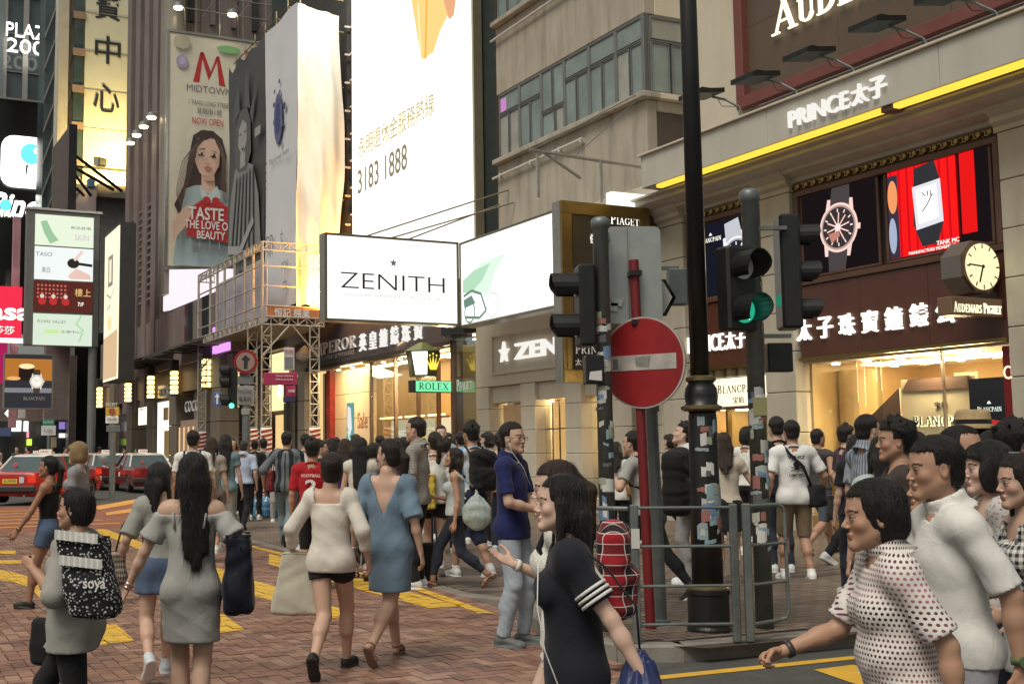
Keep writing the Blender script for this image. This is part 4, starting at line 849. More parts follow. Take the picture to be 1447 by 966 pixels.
lamp('shop_fill', (15.1, 38, 4.4), 160, (1, .72, .38), 2., (15.9, 38, 1.5)); lamp('shop_fill', (15.72, 13.6, 2.9), 45, (1, .76, .46), .5, (15.97, 13.6, 1.7)); lamp('shop_spill', (16.2, 33, 4.2), 700, (1, .72, .38), 2., (11, 32, 0)); lamp('shop_spill', (16.3, 14, 2.9), 330, (1, .74, .42), 1.6, (12.5, 13, .3)); lamp('shop_spill', (16.3, 24.5, 2.9), 240, (1, .7, .36), 1.6, (12.5, 24, .3))  # added area lamps: some brighten tiles and partition, others spill shop light outward
R.part('hanger', MB().cyl((dR, 30.5, zR+.5), (15.5, 30.5, zR+.5), .03), M_wood)
# ============================================================ cloth-wrapped scaffold tower
def cloth_panel(fn, nu, nv, uv0=(0, 0, 1, 1)):
 q = MB(); u0, v0, u1, v1 = uv0
 for j in range(nv+1):
  for i in range(nu+1): q.v.append(fn(u0+(u1-u0)*i/nu, v0+(v1-v0)*j/nv))
 for j in range(nv):
  for i in range(nu): a = j*(nu+1)+i; q.f.append((a, a+1, a+nu+2, a+nu+1))
 return q
WT = Thing('wrapped_scaffold', 'tall scaffold wrapped in sheeting, its camera side glowing white above and amber below', 'scaffold', (14.8, 42, 6))
ph = [random.Random(11).uniform(0, 6.28) for _ in range(9)]
def fold(u, v):
 a = .09*math.sin(u*9+2.2*math.sin(v*4+1)+ph[0])+.05*math.sin(u*21+v*3+ph[1])+.06*math.sin(v*9+u*6+ph[2])*(1-v)+.03*math.sin(v*31+u*13)
 return a*(.35+1.1*(1-v)**2)
WT.part('front_sheet', cloth_panel(lambda u, v: (13.78+u*(1.75-.15*math.sin(v*7+1)-.15*(1-v)), 38.5-fold(u, v)*1.3, 6.55+v*11.1+.12*math.sin(u*7)*(1-v)-.25*u*v), 40, 90), mat('white_sheeting', (.78, .74, .62), .6, var=.08, vs=1, bump=.3, bs=6), smooth=True)
WT.part('grey_sheet', cloth_panel(lambda u, v: (13.76-.04*math.sin(u*8+v*6), 38.5+u*3.6, 6.7+v*11.0), 14, 30), mat('grey_banner', (.62, .62, .64), .55, var=.07, vs=.6, bump=.15, bs=4), smooth=True)
WT.part('dark_banner', cloth_panel(lambda u, v: (13.76-.03*math.sin(u*6+v*9), 42.13+u*5.0, 8.9+v*(8.8+.25*math.sin(u*20)*u)), 16, 30), mat('dark_banner', (.055, .055, .054), .5, var=.25, vs=.5, bump=.15, bs=4), smooth=True)
q = MB()
for s in np.arange(38.7, 47.2, 1.35):
 q.cyl((13.95, s, 6.3), (13.95, s, 18.4), .03, n=6)
 for z in (6.4, 8.5, 10.6, 12.7, 14.8, 16.9, 18.1): q.cyl((13.95, s, z), (15.65, s, z), .025, n=5)
for z in (6.4, 8.5, 10.6, 12.7, 14.8, 16.9, 18.1): q.cyl((13.95, 38.7, z), (13.95, 47.1, z), .025, n=5)
WT.part('scaffold_poles', q, mat('bamboo_pole', (.30, .24, .14), .6, var=.2), kind='stuff')
WT.part('rear_wall', MB().box(15.7, 16.6, 38.5, 47.6, 6.2, 20), M_darkwall)
rg = random.Random(8)
for i in range(10): WT.part('tie_clip', MB().box(15.55, 15.75, 38.3, 38.36, 7.5+i*1.05, 7.56+i*1.05), M_offw)
P = Pr(WT, (13.66, 40.3, 13.5), 'D', None, .005)
q = [circ(0+rg.gauss(0, .28), .35+rg.gauss(0, .55), .09+.07*rg.random(), 7) for i in range(46)]
P.multi(q, P_navy, 'emblem_flowers'); P.ell(0, .35, .5, .95, mat('emblem_navy', (.11, .12, .24), .6, var=.5, vs=4)); P.ell(-.05, .35, .3, .6, P_navy); P.text('This is your heart', .1, -1.15, 2.3, .28, P_grey, shear=.2)
P.text('GP', -1.0, -4.2, .9, .6, P_grey); P.text('女', .5, -4.2, .35, .5, P_grey); P.text('POR', .9, -5.3, .8, .3, P_grey); P.text('女', .9, -6.0, .5, .45, P_grey)
P = Pr(WT, (13.66, 44.6, 12.5), 'D', None, .005); gA = col((.20, .20, .195)); gB = col((.09, .09, .09)); gC = col((.03, .03, .03)); gD = col((.30, .30, .29))
def Q(l, k=1.75): return [(x*k, y) for x, y in l]
P.poly(Q([(-1.3, -3.2), (-1.1, -.6), (-.75, .6), (-.2, .85), (.7, .3), (1.1, -1), (1.3, -3.3)]), gA, 'printed_figure'); P.poly(Q([(-.75, .9), (-.7, 2.2), (-.35, 2.95), (.2, 2.9), (.5, 2.2), (.55, .9), (.2, .3), (-.4, .4)]), gB, 'printed_hair'); P.poly(Q([(-.45, 1.5), (-.4, 2.2), (-.1, 2.5), (.2, 2.2), (.22, 1.5), (-.1, .95)]), gD, 'printed_face'); P.rect(-.5, .2, .5, 1.1, gD, 'printed_neck')
P.multi([Q([(-.4, 1.95), (-.2, 1.98), (-.2, 1.9)]), Q([(.0, 1.95), (.18, 1.95), (.1, 1.88)]), Q([(-.2, 1.3), (.05, 1.3), (-.08, 1.2)])], gC, 'printed_features')
P.poly(Q([(-.9, 2.7), (-.5, 4.2), (-.3, 2.9)]), gB); P.poly(Q([(0, 3.0), (.25, 4.6), (.5, 2.7)]), gB); P.poly(Q([(.5, 2.5), (1.0, 3.6), (.7, 2.0)]), gB)
for i in range(6): P.poly(Q([(-1.0+i*.35, -3.1), (-.9+i*.35, -3.1), (-.45+i*.25, .2), (-.52+i*.25, .2)]), gC, 'printed_fold', i > 0)
P.line(Q([(-1.2, -2.6), (-.2, -2.9), (.8, -1.9)]), .35, gD, 'printed_arm'); P.rect(1.6, 2.3, 1.3, 1.65, gD)
# unseen lamps added to wash the sheeting, inferred from its lit cloth
lamp('sheet_flood_top', (14.3, 35.5, 19.5), 260, (1, .96, .88), .5, (14.6, 38.5, 15.5)); lamp('sheet_flood_low', (14.7, 37.5, 6.6), 620, (1, .42, .06), .4, (14.6, 38.5, 9.4))
# ============================================================ gantry walkway
G = Thing('gantry_scaffold', 'cream painted steel lattice gantry standing over the pavement beside the wrapped tower', 'scaffold', (13, 42, 0))
def lattice(p0, p1, w, name='lattice_beam', n=None, ax=(0, 0, 1), parent=None, r=.028):
 a, b, u = Vector(p0), Vector(p1), Vector(ax)*w; L = (b-a).length; n = n or max(2, int(L/w/1.1)); q = MB()
 q.cyl(a, b, r, n=6); q.cyl(a+u, b+u, r, n=6)
 for i in range(n+1):
  p = a.lerp(b, i/n); q.cyl(p, p+u, r*.7, n=5)
  if i < n: q.cyl(p+(u if i % 2 else u*0), a.lerp(b, (i+1)/n)+(u*0 if i % 2 else u), r*.7, n=5)
 return G.part(name, q, M_scaf, parent=parent)
d0, d1, s0, s1, zb, zt = 12.3, 14.6, 38.0, 46.4, 5.85, 8.45
for z in (zb, zt): lattice((d0, s0, z), (d0, s1, z), .28); lattice((d0, s0, z), (d1, s0, z), .28); lattice((d1, s0, z), (d1, s1, z), .28); lattice((d0, s1, z), (d1, s1, z), .28)
for s in (s0, s0+1.0, 40, 41.3, 42.6, 43.6, 44.6, s1): G.part('upright', MB().cyl((d0, s, zb), (d0, s, zt+.28), .05, n=7), M_scaf)
for z in (6.5, 7.2, 7.9):
 G.part('guard_rail', MB().cyl((d0, s0, z), (d0, s1, z), .03, n=6), M_scaf); G.part('guard_rail', MB().cyl((d0, s0, z), (d1, s0, z), .03, n=6), M_scaf)
G.part('deck', MB().box(d0, d1, s0+.05, s1, zb-.04, zb+.02), mat('deck_boards', (.24, .19, .13), .7, var=.2));
for s, d in ((s0, d0), (s0, 14.4), (39.6, d0), (s1, d0), (s1, 14.4), (44.2, 14.4)):
 lattice((d, s, 0), (d, s, zb), .34, 'lattice_post', ax=(1, 0, 0) if d < 13 else (-1, 0, 0))
 e_ = d-.03 if d < 13 else d-.37
 G.part('wrap_sleeve', MB().box(e_, e_+.4, s-.05, s+.05, .02, 2.3, .02), M_white)
 for k in range(14): G.part('wrap_stripe', MB().prism([(e_, .06+k*.158), (e_+.4, .14+k*.158), (e_+.4, .22+k*.158), (e_, .14+k*.158)], 'y', s-.065, s-.052), M_red)
 G.part('brace', MB().cyl((d, s, zb-1.1), (d+(1.0 if d < 13 else -1.0), s, zb), .03, n=6), M_scaf)
G.part('back_sheet', MB().box(d0+.6, d0+.62, 39.3, 46, 6.1, 8.3), mat('grey_mesh_sheet', (.40, .36, .42), .5, var=.35, vs=.7)); letters(G, '恒記 棚業', (13.4, s0, 6.28), 1.3, .3, 'S', P_white, dep=.02, name='sign_characters')
G.part('name_board', MB().box(12.5, 14.4, s0+.01, s0+.05, 6.08, 6.48), mat('orange_board', (.45, .16, .05), .5))
# ============================================================ granite podium and tower with the MIDTOWN billboard
GT = Thing('granite_tower', 'grey-brown granite tower with louvred window strips behind the MIDTOWN billboard', 'building', (13.1, 58, 0))
for k in range(26):
 z = 1.2*k
 if k >= 3: GT.part('granite_course', MB().box(13.1, 14.6, 55.2, 56.9, z+.01, z+1.19, .015), M_greybrown)
GT.part('round_corner', MB().cyl((13.2, 55.0, 9.0), (13.2, 55.0, 32), .62, n=24), mat('bronze_grey_column', (.27, .24, .20), .4, metal=.3, var=.15, vs=.5, dirt=.15))
GT.part('tower_front', MB().box(13.3, 22, 55.3, 57, 3.6, 32), M_mauve); GT.part('tower_side', MB().box(13.35, 14, 56.9, 66.5, 3.6, 32), M_darkpane)
for i, s in enumerate((57.6, 59.7, 61.9, 64.2)):
 GT.part('granite_pier', MB().box(13.0, 13.6, s, s+1.05, 3.6, 32, .02), M_mauve)
for i, s in enumerate((58.7, 60.8, 63.0)):
 for z in (14.9, 20.5, 26): GT.part('spandrel', MB().box(13.2, 13.5, s, s+.95, z, z+1.2), M_mauve)
 for k in range(14): GT.part('louvre', MB().box(13.05, 13.4, s, s+.95, 9.3+k*.38, 9.42+k*.38), M_mauve)
 for k in range(9): GT.part('pink_reflection', MB().prism([(s+.05, 21.8+k*.4), (s+.9, 21.95+k*.4), (s+.9, 22.1+k*.4), (s+.05, 21.95+k*.4)], 'x', 13.27, 13.3), emat('pink_painted_reflection', (.62, .32, .42), .45))  # pink window reflections imitated by glowing slats
for a in range(8): GT.part('wall_beam', MB().box(14+a*1.1, 14.25+a*1.1, 55.1, 55.3, 22.8, 32), M_mauve if a % 3 else M_darkwall)
Pd = Thing('granite_podium', 'brown granite shopping podium with lantern-lit piers and metal canopies', 'building', (13.1, 55, 0))
for i, s in enumerate((45.2, 47.2, 52.3, 57.0, 62.0, 67.0)):
 for k in range(4): Pd.part('pier_block', MB().box(12.85, 13.7, s, s+1.35, k*1.35+.01, (k+1)*1.35-.01, .02), M_greybrown)
for i in range(6): Pd.part('frieze_panel', MB().box(13.05, 13.8, 44.2+i*4.7+.01, 44.2+(i+1)*4.7-.01, 5.42, 8.1, .02), M_mauve)
for i in range(6): Pd.part('sign_band', MB().box(13.1, 13.7, 44.2+i*4.7+.01, 44.2+(i+1)*4.7-.01, 4.2, 5.4, .02), mat('brown_band', (.12, .075, .07), .5, var=.15))
Pd.part('back_wall', MB().box(14.2, 14.4, 44, 72, 0, 8.1), mat('taupe_interior', (.16, .12, .10), .6, var=.3, vs=.5)); Pd.part('upper_wall', MB().box(13.3, 15.2, 44, 55.2, 8.1, 8.6), M_darkwall)
for s0_, s1_, z0_, z1_, m in ((53.95, 56.6, .4, 3.9, 'w'), (58.9, 61, 2.9, 3.8, 'w'), (48.6, 52, .4, 2.9, 'p'), (64, 66, .3, 3.6, 'd')):
 Pd.part('shop_window', MB().box(13.0, 13.05, s0_, s1_, z0_, z1_), {'w': emat('cool_shop_light', (1, .94, .78), 1.2), 'p': mat('dusky_pink_wall', (.42, .28, .22), .5), 'd': M_darkpane}[m])
for a, b, c, e in ((54.1, 55, 1.2, 2.5), (55.5, 56.4, .5, 1.4), (54.3, 55.2, 3.0, 3.6)): Pd.part('window_shape', MB().box(12.96, 12.995, a, b, c, e), mat('tan_shape', (.45, .3, .12), .5))
for a in np.arange(48.8, 52, .8): Pd.part('window_figure', MB().box(12.95, 12.99, a, a+.12, .5, 2.6), emat('gold_figure', (1, .65, .3), .8))
letters(Pd, 'COCO', (13.1, 50.3, 3.5), 2.4, .5, 'D', M_white, dep=.05, name='shop_name_letters'); letters(Pd, 'COACH', (13.1, 60, 3.5), 2.2, .42, 'D', E_letter, dep=.05, name='shop_name_letters'); Pd.part('name_board', MB().box(12.95, 13.1, 53.9, 56.4, 3.95, 4.7), M_blackgloss); letters(Pd, 'COACH', (12.95, 55.1, 4.35), 1.8, .38, 'D', M_white, dep=.03, name='shop_name_letters')
Pd.part('lit_screen', MB().prism([(55.6, 8.3), (44.2, 8.14), (44.2, 8.72), (55.6, 10.34)], 'x', 12.98, 13.2), emat('pink_white_screen', (1, .86, .91), .92)); Pd.part('purple_screen', MB().box(12.95, 13.05, 44.3, 46.6, 5.5, 6.6), emat('violet_screen', (.8, .35, .95), 1.0))
Pd.part('window_bay', MB().box(12.98, 13.05, 50.2, 51.4, 6.4, 8.1), M_darkpane); Pd.part('window_bay', MB().box(12.98, 13.05, 47.3, 48.4, 6.4, 8.1), M_darkpane)
for s0_, s1_ in ((45.6, 52), (53.6, 61.5)):
 Pd.part('canopy', MB().prism([(13.1, 6.15), (11.7, 5.85), (11.7, 5.93), (13.1, 6.4)], 'y', s0_, s1_), mat('canopy_metal', (.10, .10, .09), .5, metal=.4))
 for k in range(int((s1_-s0_)/1.1)): Pd.part('canopy_rib', MB().box(11.68, 13.1, s0_+k*1.1, s0_+k*1.1+.07, 5.78, 5.85), M_darkwall)
for i, (x, y0, y1) in enumerate([(138, 547, 576), (178, 541, 568), (210, 531, 563), (243, 524, 557), (288, 507, 548)]):
 d, s, z0 = onD(x, y1, 12.6); z1 = onD(x, y0, 12.6)[2]
 L_ = Thing('wall_lantern', ['leftmost of the column lanterns, beyond the yellow bus-stop style sign', 'glowing tiered wall lantern above the yellow street sign', 'glowing tiered wall lantern on the pier left of the bright shop window', 'glowing tiered wall lantern on the pier right of the bright shop window', 'glowing tiered wall lantern seen through the gantry posts'][i], 'lantern', (12.85, s, z0), 'lanterns on the granite piers')
 n = 5; h = (z1-z0)/n
 for k in range(n):
  L_.part('lit_tier', MB().box(12.55, 12.84, s-.2, s+.2, z0+k*h+.02, z0+(k+1)*h-.02, .03), E_lant)
  L_.part('tier_ring', MB().box(12.52, 12.86, s-.23, s+.23, z0+k*h-.02, z0+k*h+.02), M_darkwall)
 L_.part('lantern_hood', MB().box(12.5, 12.86, s-.24, s+.24, z1, z1+.5, .04), M_darkwall)
# the MIDTOWN billboard, facing the camera
dA, _, zT = onS(237, 42, 54.2); zB = onS(237, 378, 54.2)[2]; dB = dA+6.0
MT = Thing('midtown_billboard', 'tall cream billboard with red M, MIDTOWN lettering and a dark-haired woman in pale blue', 'billboard', ((dA+dB)/2, 54.2, zB))
MT.part('board_body', MB().box(dA, dB, 54.25, 54.6, zB, zT), mat('board_edge_steel', (.45, .44, .42), .4, metal=.4)); frame(MT, 'board_frame', 54.25, dA-.05, dB, zB-.1, zT+.05, .14, .1, M_steel, face='S')
f = MT.part('poster', MB().box(dA+.1, dB-.1, 54.2, 54.25, zB+.1, zT-.1), mat('cream_poster', (.74, .68, .54), .5, var=.06))
Zc = lambda y: onS(270, y, 54.2)[2]; Ac = lambda x: onS(x, 200, 54.2)[0]; P = Pr(MT, (0, 54.2, 0), 'S', f, .012)
R_ = lambda pts: [(Ac(x), Zc(y)) for x, y in pts]
P.multi([R_([(272, 115), (282, 72), (286, 72), (281, 115)]), R_([(282, 72), (287, 72), (298, 101), (294, 111)]), R_([(294, 111), (297, 98), (305, 75), (309, 75)]), R_([(305, 75), (309, 75), (318, 117), (309, 116)])], P_red, 'letter_m')
P.text('MIDTOWN', Ac(295), Zc(124), 2.25, .33, P_grey); P.text('1 TANG LUNG STREET', Ac(296), Zc(144), 2.1, .22, P_grey); P.text('登龍街1號', Ac(295), Zc(155), 1.25, .3, P_grey); P.text('NOW OPEN', Ac(293), Zc(170), 1.55, .33, P_red)
P.ell(Ac(256), Zc(89), .3, .34, col((.42, .34, .52))); P.ell(Ac(256), Zc(89), .16, .2, col((.5, .44, .6))); P.ell(Ac(322), Zc(64), .62, .2, col((.25, .5, .22))); P.poly(R_([(342, 62), (368, 64), (352, 76)]), col((.55, .14, .06))); P.ell(Ac(255), Zc(62), .42, .36, col((.50, .46, .33)))
P.poly(R_([(272, 192), (284, 183), (300, 183), (313, 193), (319, 215), (318, 250), (322, 285), (300, 300), (255, 308), (246, 292), (260, 262), (265, 228)]), P_hair, 'printed_hair')
P.poly(R_([(262, 268), (276, 262), (300, 262), (321, 270), (345, 340), (345, 376), (245, 376), (250, 330)]), col((.40, .50, .50)), 'printed_blouse')
P.poly(R_([(284, 245), (302, 245), (304, 268), (296, 274), (284, 268)]), P_skin, 'printed_neck'); P.poly(R_([(274, 215), (277, 197), (288, 191), (302, 195), (309, 210), (308, 232), (300, 248), (292, 252), (281, 244), (275, 230)]), P_skin, 'printed_face')
P.poly(R_([(272, 222), (274, 200), (288, 190), (300, 192), (286, 198), (278, 208), (275, 224)]), P_hair, 'printed_fringe'); P.multi([R_([(279, 217), (287, 216), (287, 219), (279, 220)]), R_([(297, 218), (304, 219), (304, 221), (297, 221)])], P_black, 'printed_eyes'); P.multi([R_([(278, 211), (288, 209), (288, 211)]), R_([(296, 211), (305, 213), (304, 214)])], P_hair, 'printed_brows')
P.poly(R_([(286, 236), (292, 234), (299, 237), (292, 241)]), col((.55, .2, .16)), 'printed_lips'); P.line(R_([(292, 220), (290, 229), (293, 230)]), .02, col((.5, .32, .24)), 'printed_nose')
sh_ = col((.60, .37, .27)); P.poly(R_([(309, 210), (308, 232), (300, 248), (293, 252), (301, 240), (305, 225)]), sh_, 'printed_shade'); P.poly(R_([(284, 247), (301, 247), (302, 254), (290, 256)]), sh_, 'printed_shade'); P.poly(R_([(287, 231), (292, 229), (297, 231), (292, 232)]), sh_)
for xx in (283, 300.5): P.poly(R_([(xx-4, 218), (xx, 216), (xx+4, 218), (xx, 220)]), P_white, 'printed_eye'); P.ell(Ac(xx), Zc(218), .06, .07, P_black, 'printed_iris')
P.line(R_([(286, 237), (299, 237)]), .015, col((.35, .1, .09))); hl_ = col((.16, .10, .08))
for k in range(9): P.line(R_([(279-k*1.6, 200+k*2), (271-k*2, 232), (262-k*1.8, 270), (254-k*.8, 296-k*2)]), .025, hl_, 'printed_strand', k > 0)
for k in range(6): P.line(R_([(304+k*1.5, 196+k*2), (312+k*.8, 225), (310+k*1.5, 260), (314+k, 285)]), .025, hl_, 'printed_strand', k > 0)
for k in range(7): P.line(R_([(256+k*13, 300+k), (252+k*14, 372)]), .05, col((.33, .43, .44)), 'printed_fold', k > 0)
P.poly(R_([(280, 262), (292, 276), (304, 262), (310, 278), (296, 286), (282, 280)]), col((.55, .62, .64)), 'printed_bow'); P.poly(R_([(262, 300), (282, 284), (318, 290), (345, 300), (345, 345), (262, 335)]), P_red, 'printed_red_panel')
P.poly(R_([(241, 318), (262, 292), (272, 296), (262, 320), (243, 345)]), P_skin, 'printed_arm'); P.multi([[(a+Ac(296), b+Zc(290)) for a, b in circ(.45*math.cos(k*1.05), .25*math.sin(k*1.05), .2, 8)] for k in range(6)], P_red, 'printed_roses')
P.text('TASTE', Ac(289), Zc(303), 1.75, .62, P_white, bold=.02); P.text('THE LOVE OF', Ac(292), Zc(319), 2.3, .42, P_white, bold=.02); P.text('BEAUTY', Ac(296), Zc(333), 1.4, .4, P_white, bold=.02); P.rect(Ac(271), Ac(279), Zc(358), Zc(345), P_grey); P.text('英皇娛樂酒店', Ac(300), Zc(351), 1.4, .28, P_grey)
for i, (x, y, e) in enumerate([(252, 10, 1), (328, 20, 1), (214, 165, 0), (203, 178, 0), (193, 190, 0), (184, 201, 0)]):
 if i < 2: d, s, z = onS(x, y, 53.6)
 else: d, s, z = onD(x, y, 12.2)
 F = Thing('flood_lamp', ['lit amber floodlight above the left corner of the MIDTOWN billboard', 'lit amber floodlight above the middle of the MIDTOWN billboard', 'topmost of the four lit lamps jutting from the granite tower', 'second from the top of the lit lamps on the granite tower', 'third from the top of the lit lamps on the granite tower', 'lowest of the four lit lamps jutting from the granite tower'][i], 'floodlight', (d, s, z), 'lit flood lamps on arms')
 F.part('lamp_hood', MB().lathe([(.05, .25), (.2, .18), (.28, .0), (.24, -.02)], (d, s, z), 14), M_winframe); F.part('lamp_glow', MB().lathe([(.02, -.14), (.2, -.1), (.23, -.02)], (d, s, z), 14), emat('flood_glow', (1, .82, .5), 7 if i < 2 else 5))
 F.part('arm', MB().tube([(d, s, z+.2), (d+.3, s+.1, z+.5), (d+.5, s+.6, z-.9 if i < 2 else z+.1)] if i < 2 else [(d, s, z+.2), (d+.5, s+.02, z+.3), (d+.95, s, z+.1)], .03, 6), M_steel)
RL = Thing('rooftop_railing', 'thin steel scaffold railing running above the MIDTOWN billboard', 'railing', (16, 54.6, 22.5))
for z in (23.2, 24.0): RL.part('rail', MB().cyl((12.9, 54.5, z), (20, 54.5, z), .035, n=6), M_steel)
for a in np.arange(13, 20, 1.2): RL.part('post', MB().cyl((a, 54.5, zT), (a, 54.5, 24.4), .03, n=6), M_steel)
for a in (14.5, 16.2, 17.6): RL.part('stay', MB().cyl((a, 54.5, 22.9), (a+1.6, 54.8, 25.2), .025, n=5), M_steel)
# ============================================================ far left group
def wall(name, label, S, x0, x1, y0, y1, th, m, cat='building'):
 a, b = onS(x0, (y0+y1)/2, S)[0], onS(x1, (y0+y1)/2, S)[0]; zt = onS((x0+x1)/2, y0, S)[2]; zb = onS((x0+x1)/2, y1, S)[2]
 T = Thing(name, label, cat, ((a+b)/2, S, max(zb, 0))); T.part('wall', MB().box(a, b, S+.05, S+th, zb, zt), m); return T, a, b, zb, zt
M_teal = mat('teal_glazing', (.05, .075, .075), .12, var=.5, vs=.25, spec=.8)
T, a, b, z0, z1 = wall('cream_tower', 'cream stone tower with a vertical dark Chinese sign lit yellow at its foot', 74, 108, 188, -60, 268, 6, M_cream)
f = T.part('sign_face', MB().box(onS(121, 0, 74)[0], onS(184, 0, 74)[0], 73.9, 74.05, onS(150, 265, 74)[2], z1), mat('ivory_sign', (.62, .60, .46), .45, var=.08, vs=.5)); P = Pr(T, (0, 73.9, 0), 'S', f, .02)
for ch, y in (('寶', 10), ('中', 72), ('心', 140)): d, s, z = onS(152 if ch != '心' else 150, y, 74); P.text(ch, d, z, 1.65, 1.85, P_black, bold=.012)
for k in range(5): T.part('panel_joint', MB().box(onS(121, 0, 74)[0], b, 73.86, 73.9, onS(150, 78+k*54-110, 74)[2], onS(150, 78+k*54-110, 74)[2]+.03), M_steel)
d_, _, _ = onS(113, 100, 74); T.part('dark_window_strip', MB().box(onS(106, 0, 74)[0], onS(119, 0, 74)[0], 73.9, 74.05, onS(110, 250, 74)[2], z1), M_teal)
for k in range(6): z = onS(112, 22+k*52, 74)[2]; T.part('floor_band', MB().box(onS(104, 0, 74)[0], onS(121, 0, 74)[0], 73.8, 73.9, z-.25, z+.2), mat('salmon_band', (.30, .20, .14), .5))
T.part('stone_column', MB().box(onS(84, 0, 74)[0], onS(98, 0, 74)[0], 73.9, 75.5, onS(90, 300, 74)[2], z1), M_stone); T.part('side_glazing', MB().box(onS(98, 0, 74)[0], onS(106, 0, 74)[0], 74.2, 75, onS(90, 300, 74)[2], z1), mat('beige_recess', (.26, .22, .16), .5))
for k in range(6):
 z = onS(90, 10+k*52, 74)[2]; T.part('slanted_mullion', MB().prism([(z-1.6, 0), (z-1.75, 0), (z, .0), (z+.15, 0)][:0] or [(onS(99, 0, 74)[0], z-1.5), (onS(99, 0, 74)[0], z-1.3), (onS(106, 0, 74)[0], z+.2), (onS(106, 0, 74)[0], z)], 'y', 74.05, 74.15), M_winframe)
T.part('side_bay', MB().box(onS(68, 0, 74)[0], onS(84, 0, 74)[0], 75, 78, onS(75, 300, 74)[2], z1), M_teal)
for k in range(7):
 z = onS(75, k*45, 74)[2]; T.part('bay_mullion', MB().prism([(onS(68, 0, 74)[0], z-2.2), (onS(68, 0, 74)[0], z-1.95), (onS(84, 0, 74)[0], z+.2), (onS(84, 0, 74)[0], z)], 'y', 74.8, 75), M_steel)
T.part('bay_edge', MB().box(onS(82, 0, 74)[0], onS(85, 0, 74)[0], 74.5, 75.2, onS(75, 300, 74)[2], z1), M_offw)
T.part('sill_ledge', MB().box(onS(121, 0, 74)[0], b, 73.3, 73.9, onS(150, 240, 74)[2]-.06, onS(150, 240, 74)[2]), M_darkwall); d, s, z = onS(145, 228, 73.5); T.part('spot_lamp', MB().box(d-.25, d+.25, 73.4, 73.8, z-.3, z+.2, .05), M_black)
lamp('sign_uplight', (14.3, 71.2, 19.2), 850, (1, .74, .25), .4, (13.9, 74, 21.5))
T, a, b, z0, z1 = wall('glass_tower', 'dark glass office tower behind the white PLAZA 2000 letters', 100, -60, 70, -60, 420, 8, M_teal)
for x in (6, 36, 62): d = onS(x, 60, 100)[0]; T.part('mullion', MB().box(d-.22, d+.22, 99.7, 100.05, z0, z1), M_steel)
for k in range(9): z = z1-k*3.3; T.part('floor_line', MB().box(a, b, 99.85, 100.05, z, z+.1), M_winframe)
T.part('side_reflection', MB().box(onS(-10, 0, 100)[0], onS(6, 0, 100)[0], 99.6, 99.8, 20, z1), mat('pale_painted_reflection', (.2, .23, .23), .2))  # reflection on the tower put in as a paler slab
c1, c2 = onS(45, 46, 98), onS(45, 68, 98); letters(T, 'PLAZA', (c1[0], 98, c1[2]), 4.1, 1.15, 'S', E_white, dep=.2, bold=-.005, name='roof_letters'); letters(T, '2000', (c2[0], 98, c2[2]), 4.0, 1.15, 'S', E_white, dep=.2, bold=-.005, name='roof_letters')
T, a, b, z0, z1 = wall('black_sign_wall', 'matt black hoarding with a white rounded tile showing a blue push-pin', 88, -40, 66, 141, 470, 1, M_blackgloss, 'sign')
A8 = lambda x: onS(x, 230, 88)[0]; Z8 = lambda y: onS(36, y, 88)[2]; T.part('hoarding_edge', MB().box(a, b, 87.9, 88.05, z1, z1+.15), M_steel)
f = T.part('white_tile', MB().prism(rrect(A8(1), A8(80), Z8(266), Z8(195), .85), 'y', 87.6, 87.98), E_white); P = Pr(T, (0, 87.6, 0), 'S', f, .02); cy = emat('cyan_glow', (.18, .82, .86), 1.)
P.ell(A8(43), Z8(219), .78, .78, cy, 'pin_head'); P.ell(A8(50), Z8(214), .22, .22, E_white); P.poly([(A8(39), Z8(235)), (A8(37), Z8(249)), (A8(35), Z8(248)), (A8(36), Z8(234))], P_black, 'pin_needle')
letters(T, 'Bindl', (A8(28), 87.9, Z8(291)), 3.7, 1.7, 'S', E_white, dep=.1, bold=.03, shear=.25, name='script_letters'); letters(T, 'BY SPORT', (A8(18), 87.9, Z8(306)), 1.5, .32, 'S', E_white, dep=.06, name='script_letters'); T.part('cyan_dot', MB().prism(circ(A8(9), Z8(293), .42), 'y', 87.7, 87.8), cy)
T, a, b, z0, z1 = wall('grey_annex', 'stepped grey annex under the cream tower', 73, 88, 190, 262, 470, 5, mat('annex_grey', (.15, .145, .135), .7, var=.2))
T.part('parapet', MB().box(onS(140, 0, 73)[0], b, 72.4, 73.05, onS(150, 268, 73)[2]-.6, onS(150, 268, 73)[2]+.2), mat('parapet_brown', (.16, .13, .1), .6)); T.part('pink_panel', MB().prism([(onS(100, 0, 73)[0], onS(110, 300, 73)[2]), (onS(122, 0, 73)[0], onS(110, 268, 73)[2]), (onS(140, 0, 73)[0], onS(110, 268, 73)[2]), (onS(140, 0, 73)[0], onS(110, 300, 73)[2])], 'y', 72.8, 73.03), mat('pinkish_panel', (.42, .33, .32), .5))
T.part('blue_tank', MB().box(onS(128, 0, 72)[0], onS(138, 0, 72)[0], 71.8, 72.3, onS(130, 266, 72)[2], onS(130, 253, 72)[2], .05), mat('blue_tank', (.10, .18, .3), .5))
T = Thing('angled_brown_board', 'brown slanting signboard seen edge-on with black struts', 'signboard', (11, 70, 14)); e0, e1 = onS(74, 210, 69), onS(98, 178, 69); e2, e3 = onS(96, 290, 69), onS(74, 282, 69)
T.part('board_face', MB().prism([(e0[0], e0[2]), (e1[0], e1[2]), (e2[0], e2[2]), (e3[0], e3[2]-1)], 'y', 69, 69.15), mat('taupe_board', (.17, .14, .13), .6)); T.part('board_edge', MB().box(e1[0], e1[0]+.45, 68.9, 69.3, onS(100, 300, 69)[2], e1[2]+.1), M_black)
